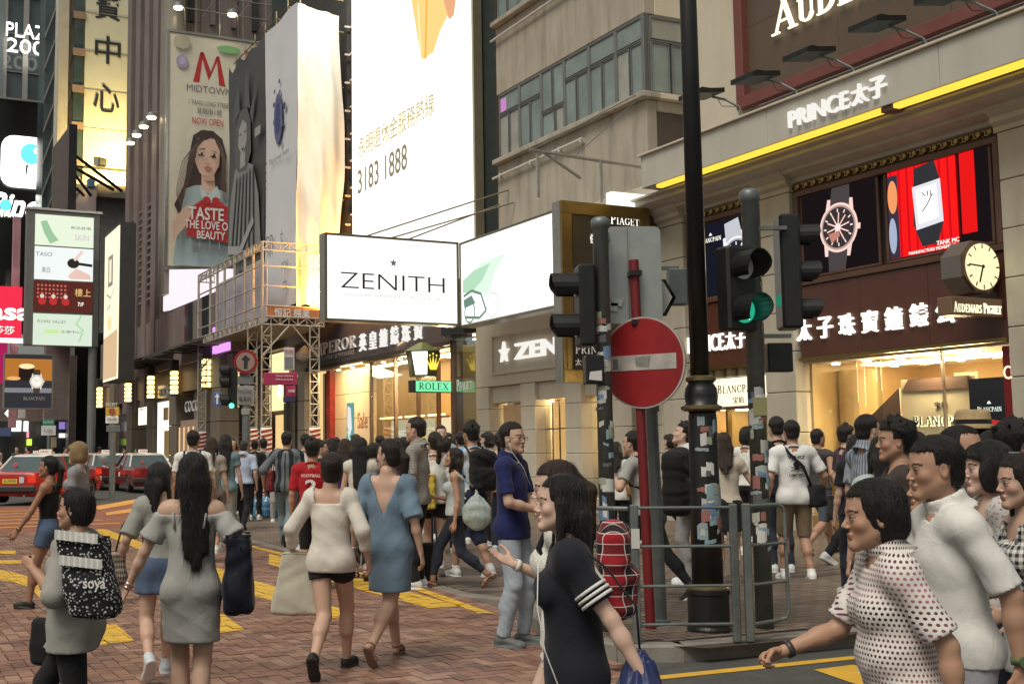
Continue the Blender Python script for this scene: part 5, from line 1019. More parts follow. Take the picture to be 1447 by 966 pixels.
for (x0, y0), (x1, y1) in (((104, 218), (172, 270)), ((104, 236), (160, 268)), ((104, 244), (128, 276)), ((104, 262), (118, 276))): p, q_ = onS(x0, y0, 69.1), onS(x1, y1, 71.5); T.part('strut', MB().cyl(p, q_, .1, n=6), M_black)
# double-sided sign post with four adverts
T = Thing('four_panel_sign', 'tall grey sign pylon on a post with four stacked lit adverts', 'sign', (10.6, 60, 0)); sx = lambda x: onS(x, 400, 60)[0]; sz = lambda y: onS(90, y, 60)[2]
T.part('pylon_body', MB().box(sx(36), sx(141), 60.03, 60.6, sz(489), sz(299), .05), mat('pylon_grey', (.16, .16, .15), .4, metal=.4)); T.part('post', MB().cyl((sx(134), 60.3, 0), (sx(134), 60.3, sz(480)), .22, n=14), M_winframe)
T.part('roof_cap', MB().box(sx(34), sx(143), 59.95, 60.7, sz(299), sz(299)+.12), M_steel)
for i, (y0, y1, c) in enumerate([(305, 348, (.72, .80, .62)), (350, 396, (.78, .82, .80)), (398, 441, (.09, .022, .016)), (444, 488, (.62, .72, .58))]):
 f = T.part('advert_panel', MB().box(sx(48), sx(131), 59.98, 60.02, sz(y1), sz(y0)), ecol(c, 1., 'advert')); P = Pr(T, (sx(90), 59.98, sz((y0+y1)/2)), 'S', f, .01)
 if i == 0: P.poly([(-1.2, .4), (-.9, .5), (-.6, -.1), (-.3, -.5), (-.7, -.7), (-1.0, -.2)], ecol((.3, .5, .3), 1.)); P.text('新品登場', .8, .2, 1.0, .16, P_grey); P.text('SKIN', .85, -.3, .7, .3, ecol((.55, .45, .5), 1.))
 if i == 1: P.text('TASO', -1.0, .45, .8, .2, P_grey); P.poly([(.2, -.6), (.6, -.2), (1.3, -.5), (1.35, -.75), (.3, -.75)], ecol((.72, .5, .42), 1.)); P.ell(.45, .05, .3, .25, P_black); P.line([(.6, .05), (1.4, -.02)], .14, P_black); P.line([(.5, .2), (.9, .7)], .14, ecol((.75, .55, .45), 1.)); P.text('美白', -.9, -.35, .4, .3, P_grey)
 if i == 2:
  P.multi([circ(-1.25+k % 8*.19, .55-(k//8)*.2, .06, 6) for k in range(32)], ecol((.55, .12, .1), 1.)); P.multi([circ(x, -.25, .2, 10) for x in (-1.05, -.5, .1)], ecol((.45, .03, .03), 1.)); P.multi([circ(x, .0, .11, 8) for x in (-1.05, -.5, .1)], ecol((.8, .7, .6), .8)); P.text('樓上', .95, .25, .8, .4, ecol((.8, .55, .2), 1.)); P.text('7/F', .85, -.35, .3, .2, E_letter)
 if i == 3: P.text('FLOREL VALLEY', -.55, .4, 1.4, .14, P_grey); P.rect(-.9, -.2, -.2, .0, ecol((.5, .75, .3), 1.)); P.line([(.9, .75), (.65, .3), (1.0, .0), (.8, -.6)], .07, ecol((.35, .6, .3), 1.)); P.text('水療中心', .4, -.1, 1.0, .14, P_grey)
T = Thing('pink_shop_sign', 'hot pink lit shop sign cut by the left edge of the photo', 'sign', (6, 72, 8)); a, b = onS(-40, 440, 72)[0], onS(31, 440, 72)[0]; zt, zb = onS(0, 404, 72)[2], onS(0, 505, 72)[2]
f = T.part('sign_face', MB().box(a, b, 72, 72.3, zb+1.2, zt), emat('pink_lit', (.8, .03, .07), 1.)); letters(T, 'sasa', (onS(6, 440, 72)[0], 72, onS(0, 443, 72)[2]), 3.1, .75, 'S', E_letter, dep=.05, bold=.03); letters(T, '莎莎', (onS(6, 440, 72)[0], 72, onS(0, 466, 72)[2]), 1.2, .5, 'S', E_letter, dep=.05); T.part('lower_band', MB().box(a, onS(12, 440, 72)[0], 72, 72.3, zb-1.5, zb+1.15), emat('magenta_lit', (.5, .02, .12), .7)); T.part('white_strip', MB().box(a, b+.5, 71.8, 72, zb+.9, zb+1.15), E_white)
T.part('rose_column', MB().box(onS(28, 0, 72)[0], onS(38, 0, 72)[0], 72.4, 73, 3, onS(30, 305, 72)[2]), mat('rose_column', (.45, .22, .25), .5, var=.5, vs=.6))
T, f = lightbox('watch_poster', 'lit watch advert with a copper-lit top and BLANCPAIN lettering', S=64, d0=onS(5, 540, 64)[0], d1=onS(75, 540, 64)[0], z0=onS(40, 578, 64)[2], z1=onS(40, 500, 64)[2], fm=ecol((.03, .03, .035), 1.), fr=M_steel, b=.06)
P = Pr(T, (onS(40, 540, 64)[0], 64, onS(40, 540, 64)[2]), 'S', f, .01); P.rect(-1.2, 1.2, .1, 1.25, ecol((.42, .16, .03), 1.)); P.poly([(-.5, .1), (.25, .1), (.3, .75), (-.5, .8)], ecol((.02, .012, .01), 1.)); P.ell(-.1, .85, .4, .14, ecol((1, .75, .4), 1.)); P.ell(-.75, .2, .35, .1, ecol((.8, .4, .15), 1.)); P.rect(-1.2, 1.2, -.55, -.3, ecol((.2, .2, .22), 1.)); watch(P, .42, .05, .36, (.7, .65, .55), (.85, .82, .72), (.2, .2, .2), (.06, .04, .03)); P.text('BLANCPAIN', .3, -.85, 1.1, .17, P_lgrey, serif=True)
T, a, b, z0, z1 = wall('brown_shopfront', 'brown stone shopfront with dark glass beside the watch advert', 80, -50, 108, 500, 655, 4, mat('dusky_brown_wall', (.16, .115, .10), .6, var=.2)); T.part('dark_glass', MB().box(a, onS(105, 0, 80)[0], 79.9, 80, 0, onS(50, 595, 80)[2]), M_darkpane)
for x0, x1, y0, y1, m in ((17, 30, 594, 609, E_white), (34, 40, 595, 609, E_white), (38, 41, 609, 618, emat('pink_lamp', (1, .3, .4), 1.2)), (38, 45, 620, 629, emat('lime_sign', (.6, .9, .1), 1.2)), (84, 92, 596, 606, emat('violet_sign', (.3, .22, .6), .8)), (84, 92, 612, 618, E_letter), (68, 80, 617, 632, mat('cream_box', (.5, .4, .3), .6)), (0, 16, 604, 616, mat('dull_blue', (.1, .14, .3), .6)), (6, 18, 580, 588, M_darkwall), (26, 36, 577, 590, M_offw), (62, 76, 577, 590, M_offw)):
 p0, p1 = onS(x0, y1, 79.5), onS(x1, y0, 79.5); T.part('shop_light', MB().box(p0[0], p1[0], 79.5, 79.7, p0[2], p1[2]), m)
T.part('diamond_emblem', MB().prism([(onS(x, y, 79.4)[0], onS(x, y, 79.4)[2]) for x, y in ((6, 584), (12, 577), (18, 584), (12, 590))], 'y', 79.3, 79.4), E_letter); T.part('stone_corner', MB().box(onS(75, 0, 78)[0], onS(107, 0, 78)[0], 78, 78.9, onS(90, 592, 78)[2], onS(90, 488, 78)[2]), M_mauve); T.part('corner_edge', MB().box(onS(107, 0, 78)[0], onS(108, 0, 78)[0], 77.8, 78.8, 0, onS(90, 488, 78)[2]), M_steel)
T, a, b, z0, z1 = wall('black_granite_front', 'black granite shopfront behind the sign pylon post', 82, 105, 190, 430, 655, 4, M_blackgloss)
T = Thing('vertical_light_sign', 'tall narrow cream lit sign angled along the street with a dark edge', 'sign', (10.5, 55.5, 5)); s0_, s1_ = 53.9, 57.4
T.part('sign_case', MB().box(10.52, 11.25, s0_-.1, s1_+.1, 4.85, 12.2), M_darkwall); f = T.part('lit_face', MB().prism([(s1_, 4.9), (s0_, 4.9), (s0_, 12.05), (s1_, 12.05)], 'x', 10.48, 10.52), emat('cream_lit_face', (1, .88, .6), 1.1)); P = Pr(T, (10.48, 55.65, 8.5), 'D', f, .012)
P.poly([(-1.7, -3.5), (1.7, -3.5), (1.7, -1.3), (-1.7, -1.5)], ecol((.72, .5, .3), .9)); P.rect(-.7, .5, .9, 2.4, ecol((.3, .27, .22), .9)); P.rect(-.4, .2, 1.1, 2.2, ecol((.85, .75, .55), 1.)); P.line([(-.9, .6), (.2, .3), (.9, .7)], .09, ecol((.35, .32, .25), .9)); P.line([(-.7, -.2), (.1, 0), (-.2, -.4)], .08, ecol((.35, .32, .25), .9)); P.ell(.1, -.9, .5, .35, ecol((.9, .7, .35), 1.))
# bay between the gantry and the long jewellery shop
Y_ = Thing('lit_entrance_bay', 'stone bay with a tall yellow lit panel behind the gantry posts', 'shopfront', (15.8, 45, 0))
Y_.part('wall', MB().box(15.85, 16.4, 42.4, 60, 0, 8.2), M_mauve)
for s in (42.5, 44.2, 47.6):
 for k in range(4): Y_.part('stone_block', MB().box(15.5, 15.84, s, s+.8, k*1.15+.01, (k+1)*1.15-.01, .015), M_stone)
Y_.part('yellow_panel', MB().box(15.7, 15.8, 45.2, 47.4, 3.2, 5.6), emat('soft_yellow_panel', (1, .8, .4), 1.1)); Y_.part('panel_emblem', MB().prism(circ(46.0, 4.0, .3, 12), 'x', 15.66, 15.69), E_white)
Y_.part('amber_door', MB().box(15.7, 15.8, 45.2, 46.6, .1, 3.0), emat('amber_pillar', (1, .7, .3), .8)); Y_.part('dark_door', MB().box(15.7, 15.8, 43.35, 44.15, .1, 4.4), M_darkpane)
Y_.part('orange_poster', MB().box(15.7, 15.8, 48.6, 50.5, .3, 3.2), mat('orange_display', (.5, .2, .06), .5, var=.6, vs=1.5)); Y_.part('fascia', MB().box(15.4, 15.84, 42.4, 60, 5.7, 6.6), M_mauve)
# ============================================================ street furniture at the corner
def atY(px, py, Y): r = ray(px, py); t = Y/r[1]; return Vector((r[0]*t, Y, HC+r[2]*t))
STK = [col(c, 'sticker') for c in ((.55, .55, .52), (.26, .31, .33), (.22, .33, .37), (.45, .44, .38), (.1, .1, .1), (.3, .32, .24), (.3, .12, .1), (.14, .22, .34), (.6, .59, .56), (.4, .41, .4))]
def stickers(T, x, y, rfn, z0, z1, n, seed, amin=-2.6, amax=-.5):
 rg = random.Random(seed)
 for i in range(n):
  a = rg.uniform(amin, amax); z = rg.uniform(z0, z1); r = rfn(z)+.0015+.0006*i*.4; w_ = rg.uniform(.03, .11)/r*.5; h = rg.uniform(.03, .12); q = MB(); m = 5; sk = rg.uniform(-.02, .02)
  for k in range(m+1):
   b = a+w_*(k/m-.5)*2; u = .012*rg.random(); q.v += [(x+r*math.cos(b), y+r*math.sin(b), z+sk*k/m+u), (x+r*math.cos(b), y+r*math.sin(b), z+h+sk*k/m-.012*rg.random())]
  q.f = [(2*k, 2*k+2, 2*k+3, 2*k+1) for k in range(m)]; T.part('sticker', q, rg.choice(STK), fix=False)
PZ = .12
L = WThing('lamp_post', 'thick black lamp post with brass rings and torn stickers beside the red round sign', 'lamp post', (2.41, 9.0, PZ))
L.part('base', MB().lathe([(.165, 0), (.165, .02), (.155, .04), (.155, .27), (.165, .28), (.165, .31), (.13, .33)], (2.41, 9, PZ), 28), M_black, smooth=False)
L.part('lower_column', MB().lathe([(.118, .33), (.112, 1.0), (.108, 1.62), (.1, 1.68)], (2.41, 9, PZ), 28), M_black, smooth=True); L.part('brass_ring', MB().lathe([(.14, .29), (.155, .305), (.155, .325), (.135, .34)], (2.41, 9, PZ), 28), mat('tarnished_brass', (.2, .15, .07), .4, metal=.6))
L.part('collar', MB().lathe([(.1, 1.66), (.15, 1.68), (.152, 1.7), (.12, 1.72), (.128, 1.78), (.12, 1.84), (.095, 1.88), (.11, 1.9), (.11, 1.92), (.075, 1.94)], (2.405, 9, PZ), 28), M_black, smooth=True)
L.part('brass_ring', MB().lathe([(.13, 1.665), (.157, 1.68), (.157, 1.70), (.125, 1.715)], (2.405, 9, PZ), 28), MATS['tarnished_brass']); L.part('brass_ring', MB().lathe([(.09, 1.89), (.115, 1.9), (.115, 1.925), (.08, 1.94)], (2.405, 9, PZ), 28), MATS['tarnished_brass'])
L.part('upper_shaft', MB().lathe([(.072, 1.93), (.066, 5), (.055, 9)], (2.4, 9, PZ), 20), M_black, smooth=True)
stickers(L, 2.41, 9, lambda z: .116-(z-.45)*.008, .75, 1.72, 34, 3, -2.1, -.7)
R_P = WThing('no_entry_sign', 'round red no-entry sign with a dirty white bar on a red post', 'road sign', (1.955, 9.1, PZ))
R_P.part('post', MB().cyl((1.99, 9.12, PZ), (1.935, 9.12, 2.99), .038, n=14), M_redpole); yaw = math.radians(-39)
def plate(T, name, c, pts, m, yaw, th=.01, off=0.):
 """flat sign: outline in the sign's own plane, standing at c, turned by yaw"""
 ex = Vector((math.cos(yaw), math.sin(yaw), 0)); nrm = Vector((math.sin(yaw), -math.cos(yaw), 0)); q = MB(); n = len(pts); C0 = Vector(c)+nrm*off
 q.v = [C0+ex*a+Vector((0, 0, b)) for a, b in pts]+[C0-nrm*th+ex*a+Vector((0, 0, b)) for a, b in pts]
 q.f = [tuple(range(n)), tuple(range(2*n-1, n-1, -1))]+[(i, n+i, n+(i+1) % n, (i+1) % n) for i in range(n)]; return T.part(name, q, m)
c = (1.965, 9.05, 2.17); plate(R_P, 'rim', c, circ(0, 0, .36, 48), mat('sign_rim_grey', (.42, .36, .34), .5, var=.2), yaw, .02); plate(R_P, 'red_face', c, circ(0, 0, .345, 48), M_red, yaw, .004, .004); plate(R_P, 'white_bar', c, [(-.29, -.06), (.29, -.06), (.29, .06), (-.29, .06)], mat('dirty_white', (.42, .38, .35), .5, var=.3, vs=9), yaw, .003, .008)
plate(R_P, 'grime_patch', c, [(-.05, -.03), (.06, -.04), (.08, .05), (-.06, .045)], mat('grime', (.22, .21, .18), .7, var=.3, vs=30), yaw, .001, .0095); plate(R_P, 'sticker', c, [(-.25, -.045), (-.205, -.045), (-.205, .035), (-.25, .035)], mat('grime2', (.16, .16, .16), .7), yaw, .001, .0095)
R_P.part('clamp', MB().box(1.89, 1.985, 9.06, 9.17, 2.86, 2.9), M_black); R_P.part('clamp', MB().box(1.9, 1.995, 9.06, 9.17, 2.47, 2.51), M_black)
T = WThing('signal_pole', 'grey signal pole with a side-on signal, a blank grey sign back and many stickers', 'traffic light', (1.66, 9.0, PZ))
T.part('pole', MB().lathe([(.062, 0), (.06, 3.1), (.075, 3.11), (.075, 3.17), (.05, 3.19)], (1.655, 9.0, PZ), 20), M_galv, smooth=True); stickers(T, 1.655, 9, lambda z: .0625, .9, 2.5, 30, 5, -2.6, -.6)
def rr2(w, h, r=.05): return rrect(-w/2, w/2, -h/2, h/2, r)
c = (1.895, 9.17, 2.88); plate(T, 'sign_back', c, rr2(.54, .78), mat('grey_sign_back', (.34, .36, .35), .45, metal=.3, var=.15, vs=6, dirt=.2), 0, .012); plate(T, 'fold_line', (1.9, 9.155, 2.88), [(-.005, -.38), (.0, -.38), (.0, .38), (-.005, .38)], M_winframe, 0, .001)
def wtext(T, txt, c, w, h, m, yaw=0., dep=.004, name='lettering', bold=0.):
 V, F = text_mesh(txt, bold); mn = V.min(0); sp = V.max(0)-mn; q = MB(); q.f = F; ex = Vector((math.cos(yaw), math.sin(yaw), 0)); nr = Vector((math.sin(yaw), -math.cos(yaw), 0))
 for v in V: a, b, e = (v-mn)/np.maximum(sp, 1e-6)-np.array([.5, .5, 0]); q.v.append(Vector(c)+ex*(a*w)+Vector((0, 0, b*h))+nr*(e*dep))
 return T.part(name, q, m, fix=False)
wtext(T, 'MOE', (1.70, 9.155, 3.2), .11, .035, P_black, bold=.02); wtext(T, '246', (1.70, 9.155, 3.155), .11, .035, P_black, bold=.02)
for a, b in ((1.76, 2.62), (1.8, 2.66)): plate(T, 'sticker_remnant', (a, 9.155, b), [(-.05, -.03), (.04, -.035), (.05, .03), (-.04, .04)], STK[9], 0, .001)
def visor(T, c, d, r, ln, m=None, up=(0, 0, 1)):
 d = Vector(d).normalized(); u = Vector(up); s_ = d.cross(u); q = MB(); n = 14
 for k, (t, rr_) in enumerate(((0, r), (ln, r), (ln, r-.008), (0, r-.008))):
  for i in range(n+1):
   a = math.radians(-50+280*i/n); cut = ln*.35*max(0, -math.sin(a)) if t else 0
   q.v.append(Vector(c)+d*(t-cut)+s_*math.cos(a)*rr_+u*math.sin(a)*rr_)
 for k in range(3):
  for i in range(n): q.f.append((k*(n+1)+i, k*(n+1)+i+1, (k+1)*(n+1)+i+1, (k+1)*(n+1)+i))
 return T.part('visor', q, m or M_black)
def signal_head(T, c, yaw, zs, w_=.27, dp=.14, r=.11, ln=.2, lit=None, hgt=None, lens=None):
 """c = centre of the body; faces along nr"""
 nr = Vector((math.sin(yaw), -math.cos(yaw), 0)); ex = Vector((math.cos(yaw), math.sin(yaw), 0)); z0, z1 = min(zs)-.16, max(zs)+.16
 q = MB(); b_ = MB().box(-w_/2, w_/2, 0, dp, z0, z1, .02); q.f = b_.f; q.v = [Vector((c[0], c[1], 0))+ex*v[0]-nr*(v[1]-dp/2)+Vector((0, 0, v[2])) for v in b_.v]; T.part('signal_body', q, M_black)
 for i, z in enumerate(zs):
  o = Vector((c[0], c[1], z))+nr*(dp/2); visor(T, o, nr, r, ln)
  lq = MB().cyl(o-nr*.0+nr*.004, o+nr*.012, r*.88, n=20); T.part('lens', lq, lens if lit != i else (lens or emat('green_lens', (.05, .8, .45), .8)) if lens else (emat('green_lens', (.02, .45, .26), .8) if lit == i else mat('dark_lens', (.01, .012, .012), .15)))
  if lit == i:
   o2 = o+nr*.016; man = [[(-.012, .06), (.012, .06), (.012, .085), (-.012, .085)], [(-.02, .05), (.02, .05), (.015, -.01), (-.015, -.01)], [(-.01, -.01), (.01, -.01), (-.03, -.075), (-.045, -.07)], [(-.01, -.01), (.012, -.01), (.05, -.07), (.035, -.075)], [(-.02, .045), (-.045, .005), (-.035, 0), (-.01, .03)], [(.02, .045), (.045, .01), (.037, 0), (.01, .03)]]
   for mpoly in man: T.part('green_man', MB().add([o2+ex*a+Vector((0, 0, b)) for a, b in mpoly], [(0, 1, 2, 3)]), emat('green_man_glow', (.25, 1, .75), 2.5), fix=False)
signal_head(T, (1.52, 9.0), math.radians(-88), [2.45, 2.77], w_=.24, dp=.13, r=.1, ln=.2)
T.part('control_box', MB().box(1.5, 1.64, 8.9, 9.06, 2.0, 2.22, .01), M_black); plate(T, 'sticker', (1.57, 8.895, 2.06), [(-.05, -.03), (.05, -.04), (.05, .04), (-.04, .03)], STK[8], 0, .001)
AR = WThing('chevron_board', 'white black-edged arrow board showing between the red sign and the lamp post', 'road sign', (2.1, 9.36, 2.4)); pent = [(-.28, -.15), (.16, -.15), (.24, 0), (.16, .15), (-.28, .15)]
plate(AR, 'board', (2.08, 9.36, 2.72), pent, M_black, 0, .02); plate(AR, 'white_face', (2.07, 9.336, 2.72), [(a*.9, b*.86) for a, b in pent], mat('dull_white', (.5, .5, .46), .5, var=.15), 0, .004); AR.part('grey_box', MB().box(2.27, 2.42, 9.36, 9.46, 2.66, 2.96, .01), M_galv); AR.part('bracket', MB().box(2.1, 2.36, 9.38, 9.4, 2.95, 2.98), M_galv)
wtext(AR, 'KN', (1.98, 9.33, 2.64), .16, .05, P_black); AR.part('mounting_post', MB().cyl((2.15, 9.42, 1.8), (2.15, 9.42, 3.0), .03, n=8), M_galv)
GP_ = WThing('grey_post', 'plain grey metal post standing just behind the red sign post', 'post', (2.14, 9.45, PZ)); GP_.part('shaft', MB().cyl((2.15, 9.45, PZ), (2.11, 9.45, 2.3), .047, n=16), M_galv); GP_.part('foot_ring', MB().lathe([(.07, 0), (.07, .02), (.05, .03)], (2.15, 9.45, PZ-.005), 16), M_galv)
T = WThing('crossing_signal', 'sticker-covered signal pole carrying two black heads, one showing a green walking figure', 'traffic light', (2.89, 9.1, PZ))
T.part('pole', MB().lathe([(.068, 0), (.066, 3.32), (.08, 3.33), (.08, 3.4), (.055, 3.43)], (2.865, 9.1, PZ), 20), M_galv, smooth=True); stickers(T, 2.865, 9.1, lambda z: .069, .7, 1.9, 34, 8, -2.7, -.5)
signal_head(T, (2.70, 8.98), math.radians(24), [2.56, 2.90], w_=.28, dp=.15, r=.115, ln=.21, lit=0)
dg = atY(1098, 425, 8.83); T.part('green_lens_glow', MB().cyl(dg, dg+Vector((.02, -.01, 0)), .045, n=14), emat('green_dim', (.02, .4, .22), .5))
signal_head(T, (3.2, 9.25), math.radians(84), [2.60, 2.9, 3.2], w_=.26, dp=.16, r=.09, ln=.17); T.part('control_box', MB().box(3.0, 3.2, 9.2, 9.3, 2.1, 2.33, .01), M_black)
T.part('arm', MB().box(2.9, 3.15, 9.08, 9.12, 3.22, 3.25), M_galv); T.part('arm', MB().box(2.9, 3.15, 9.08, 9.12, 2.36, 2.39), M_galv); plate(T, 'notice', (2.865, 9.02, 1.82), [(-.055, -.07), (.055, -.07), (.055, .07), (-.055, .07)], mat('khaki_notice', (.28, .26, .12), .6), 0, .002)
RA = WThing('guard_railing', 'grey tubular guard railing with four bars beside the kerb, left of its gate', 'railing', (2.1, 8.5, PZ)); p1_, p2_ = Vector((1.74, 8.42, 0)), Vector((2.46, 8.45, 0))
for p, nm in ((p1_, 'post'), (p2_, 'post')): RA.part(nm, MB().box(p.x-.027, p.x+.027, p.y-.025, p.y+.025, PZ, 1.1, .008), M_galv)
for z in (1.075, .80, .52, .25): RA.part('bar', MB().cyl((p1_.x+.02, 8.43, z), (p2_.x-.02, 8.45, z), .011, n=8), M_galv)
for z in (1.07, .8, .52): RA.part('end_bar', MB().tube([(p1_.x-.04, 8.43, z), (1.45, 8.6, z), (1.2, 8.95, z)], .017, 7), M_galv)
plate(RA, 'sticker', (1.74, 8.39, .86), [(-.03, -.07), (.03, -.07), (.03, .07), (-.03, .07)], STK[8], 0, .001); RA.part('far_post', MB().box(1.17, 1.22, 8.93, 8.98, PZ, 1.1), M_galv)
GA = WThing('railing_gate', 'rounded-end gate section of the grey railing below the green signal', 'railing', (2.75, 8.6, PZ)); GA.part('post', MB().box(2.53, 2.585, 8.44, 8.49, PZ, 1.1, .008), M_galv)
pt = [(2.58, 8.46, 1.08)]+[(2.86+.06*math.cos(t), 8.7+.02*math.cos(t), 1.02+.06*math.sin(t)) for t in (1.57, .8, 0)]+[(2.86+.06*math.cos(t), 8.7, .30+.06*math.sin(t)) for t in (0, -.8, -1.57)]+[(2.58, 8.47, .24)]
GA.part('loop_frame', MB().tube(pt, .015, 8), M_galv)
for z in (.8, .52): GA.part('bar', MB().cyl((2.58, 8.47, z), (2.91, 8.7, z), .011, n=8), M_galv)
# ------------------------------------------------------------ farther signs on posts
def post(T, x, y, z1, r=.05, m=None): T.part('post', MB().cyl((x, y, 0), (x, y, z1), r, n=10), m or M_galv)
def px(T, name, x0, x1, y0, y1, Y, m, th=.05):
 a, b = atY(x0, y1, Y), atY(x1, y0, Y); return T.part(name, MB().box(a.x, b.x, Y, Y+th, a.z, b.z, .01), m)
Y = 25.; b = atY(347, 640, Y); T = WThing('far_traffic_light', 'distant traffic light with a lit green lamp, a round no-turn sign and grey plates', 'traffic light', (b.x, Y, 0)); post(T, b.x, Y+.1, 3.4, .09)
px(T, 'signal_body', 322, 336, 518, 576, Y, M_black, .3)
for k, y in enumerate((524, 540, 566)): p = atY(318, y, Y); visor(T, p+Vector((.08, 0, 0)), (-1, -.2, 0), .13, .2)
p = atY(327, 573, Y-.05); T.part('green_lamp', MB().cyl(p, p+Vector((0, .04, 0)), .055, n=10), emat('green_lamp_glow', (.1, 1, .6), 3))
p = atY(347, 511, Y-.05); plate(T, 'round_sign', p, circ(0, 0, .26, 28), M_red, 0, .03); plate(T, 'round_face', p, circ(0, 0, .2, 28), mat('brown_grime_face', (.3, .2, .17), .5), 0, .01, .01); plate(T, 'turn_arrow', p, [(-.04, -.15), (.04, -.15), (.05, .02), (.1, .05), (0, .15), (-.09, .05), (-.03, .02)], P_black, 0, .004, .016)
px(T, 'sub_plate', 335, 358, 531, 543, Y, M_winframe); px(T, 'street_plate', 334, 359, 545, 572, Y, mat('grey_plate', (.3, .28, .27), .5)); p = atY(346, 552, Y-.03); wtext(T, 'Russell Street', p, .3, .09, P_black); p = atY(346, 563, Y-.03); wtext(T, '羅素街', p, .28, .1, P_black); px(T, 'small_plate', 341, 352, 577, 586, Y, mat('grey_plate', (.3, .28, .27), .5))
px(T, 'blue_plate', 301, 313, 554, 573, Y, mat('blue_plate', (.08, .14, .35), .5)); p = atY(307, 563, Y-.02); plate(T, 'arrow', p, [(-.02, -.12), (.02, -.12), (.02, .03), (.06, .03), (0, .12), (-.06, .03), (-.02, .03)], P_white, 0, .004); T.part('arm', MB().cyl(atY(306, 562, Y+.1), (b.x, Y+.1, atY(306, 562, Y).z), .03, n=7), M_galv)
Y = 24.; b = atY(408, 640, Y); T = WThing('pedestrian_signpost', 'black post with magenta direction boards and a white notice in front of the gantry', 'signpost', (b.x, Y, 0)); post(T, b.x, Y+.1, 3.0, .07, M_black)
px(T, 'direction_board', 372, 420, 526, 544, Y, mat('magenta_board', (.38, .025, .09), .5)); px(T, 'direction_board', 404, 418, 545, 560, Y, mat('magenta_board', (.38, .025, .09), .5)); px(T, 'dark_cap', 400, 416, 560, 568, Y, mat('navy_cap', (.03, .03, .1), .5)); px(T, 'notice', 401, 416, 491, 523, Y, mat('pale_notice', (.55, .5, .5), .6))
for yy in (531, 536): p = atY(402, yy, Y-.02); wtext(T, 'Times Square' if yy == 531 else 'MTR Causeway Bay', p, .36, .05, P_white)
p = atY(408, 496, Y-.02); wtext(T, '步行街', p, .18, .08, P_red); T.part('notice_lines', MB().box(p.x-.08, p.x+.08, Y-.012, Y-.002, p.z-.35, p.z-.12), P_grey); p = atY(412, 552, Y-.02); wtext(T, '地鐵', p, .14, .07, P_white)
Y = 38.; b = atY(158, 640, Y); T = WThing('yellow_restriction_sign', 'yellow and white parking restriction sign with a red-brown disc on a grey post', 'road sign', (b.x, Y, 0)); post(T, b.x, Y+.1, 3.0, .1)
px(T, 'yellow_plate', 149, 168, 575, 587, Y, mat('yellow_plate', (.6, .38, .04), .5)); px(T, 'white_plate', 149, 167, 587, 598, Y, P_white); p = atY(158, 581, Y-.03); plate(T, 'disc', p, circ(0, 0, .11, 16), col((.3, .08, .05)), 0, .01); p = atY(158, 592, Y-.03); wtext(T, '0700-2000', p, .3, .08, P_black); px(T, 'grey_plate', 150, 169, 601, 610, Y, M_galv); p = atY(158, 571, Y-.03); wtext(T, 'EXCEPT', p, .38, .1, P_white)
Y = 60.; b = atY(68, 640, Y); T = WThing('green_street_sign', 'green street sign on a pale panel at the far end of the road', 'road sign', (b.x, Y, 0)); post(T, b.x, Y+.1, 3, .1); px(T, 'green_plate', 60, 77, 592, 601, Y, mat('green_plate', (.03, .22, .14), .5)); px(T, 'pale_panel', 58, 79, 601, 615, Y, P_lgrey); p = atY(68, 596, Y-.05); wtext(T, 'Yee Wo St', p, .5, .13, P_white); p = atY(68, 608, Y-.05); wtext(T, 'P 300', p, .4, .16, P_grey)
# water bottles by the gantry
M_bot = mat('blue_bottle', (.10, .25, .42), .12, spec=.8, coat=.5); M_bot2 = mat('blue_bottle_cap', (.08, .09, .3), .4)
for i, (x, y) in enumerate([(377, 731), (364, 728), (377, 712), (366, 712), (388, 726), (352, 727)]):
 yy = 27 if i not in (2, 3) else 27.5; p = gp(x, 730 if i not in (2, 3) else 728); z0 = .006
 T = WThing('water_bottle', ['large blue water bottle standing front in the cluster by the man in the striped shirt', 'large blue water bottle at the left front of the cluster', 'blue bottle showing behind the front one', 'blue bottle at the back left of the cluster', 'blue bottle half hidden at the right of the cluster', 'blue bottle farthest left, behind the black trousers'][i], 'water bottle', (p[0], p[1]+(.0 if i not in (2, 3) else .4), z0), 'water bottles on the pavement')
 T.part('bottle', MB().lathe([(.12, 0), (.135, .03), (.125, .1), (.135, .12), (.135, .2), (.125, .22), (.135, .24), (.135, .33), (.1, .4), (.03, .44), (.03, .48)], (p[0], p[1]+(.0 if i not in (2, 3) else .4), z0), 16), M_bot, smooth=True); T.part('cap', MB().cyl((p[0], p[1]+(.0 if i not in (2, 3) else .4), .475), (p[0], p[1]+(.0 if i not in (2, 3) else .4), .505), .035, n=10), M_bot2)
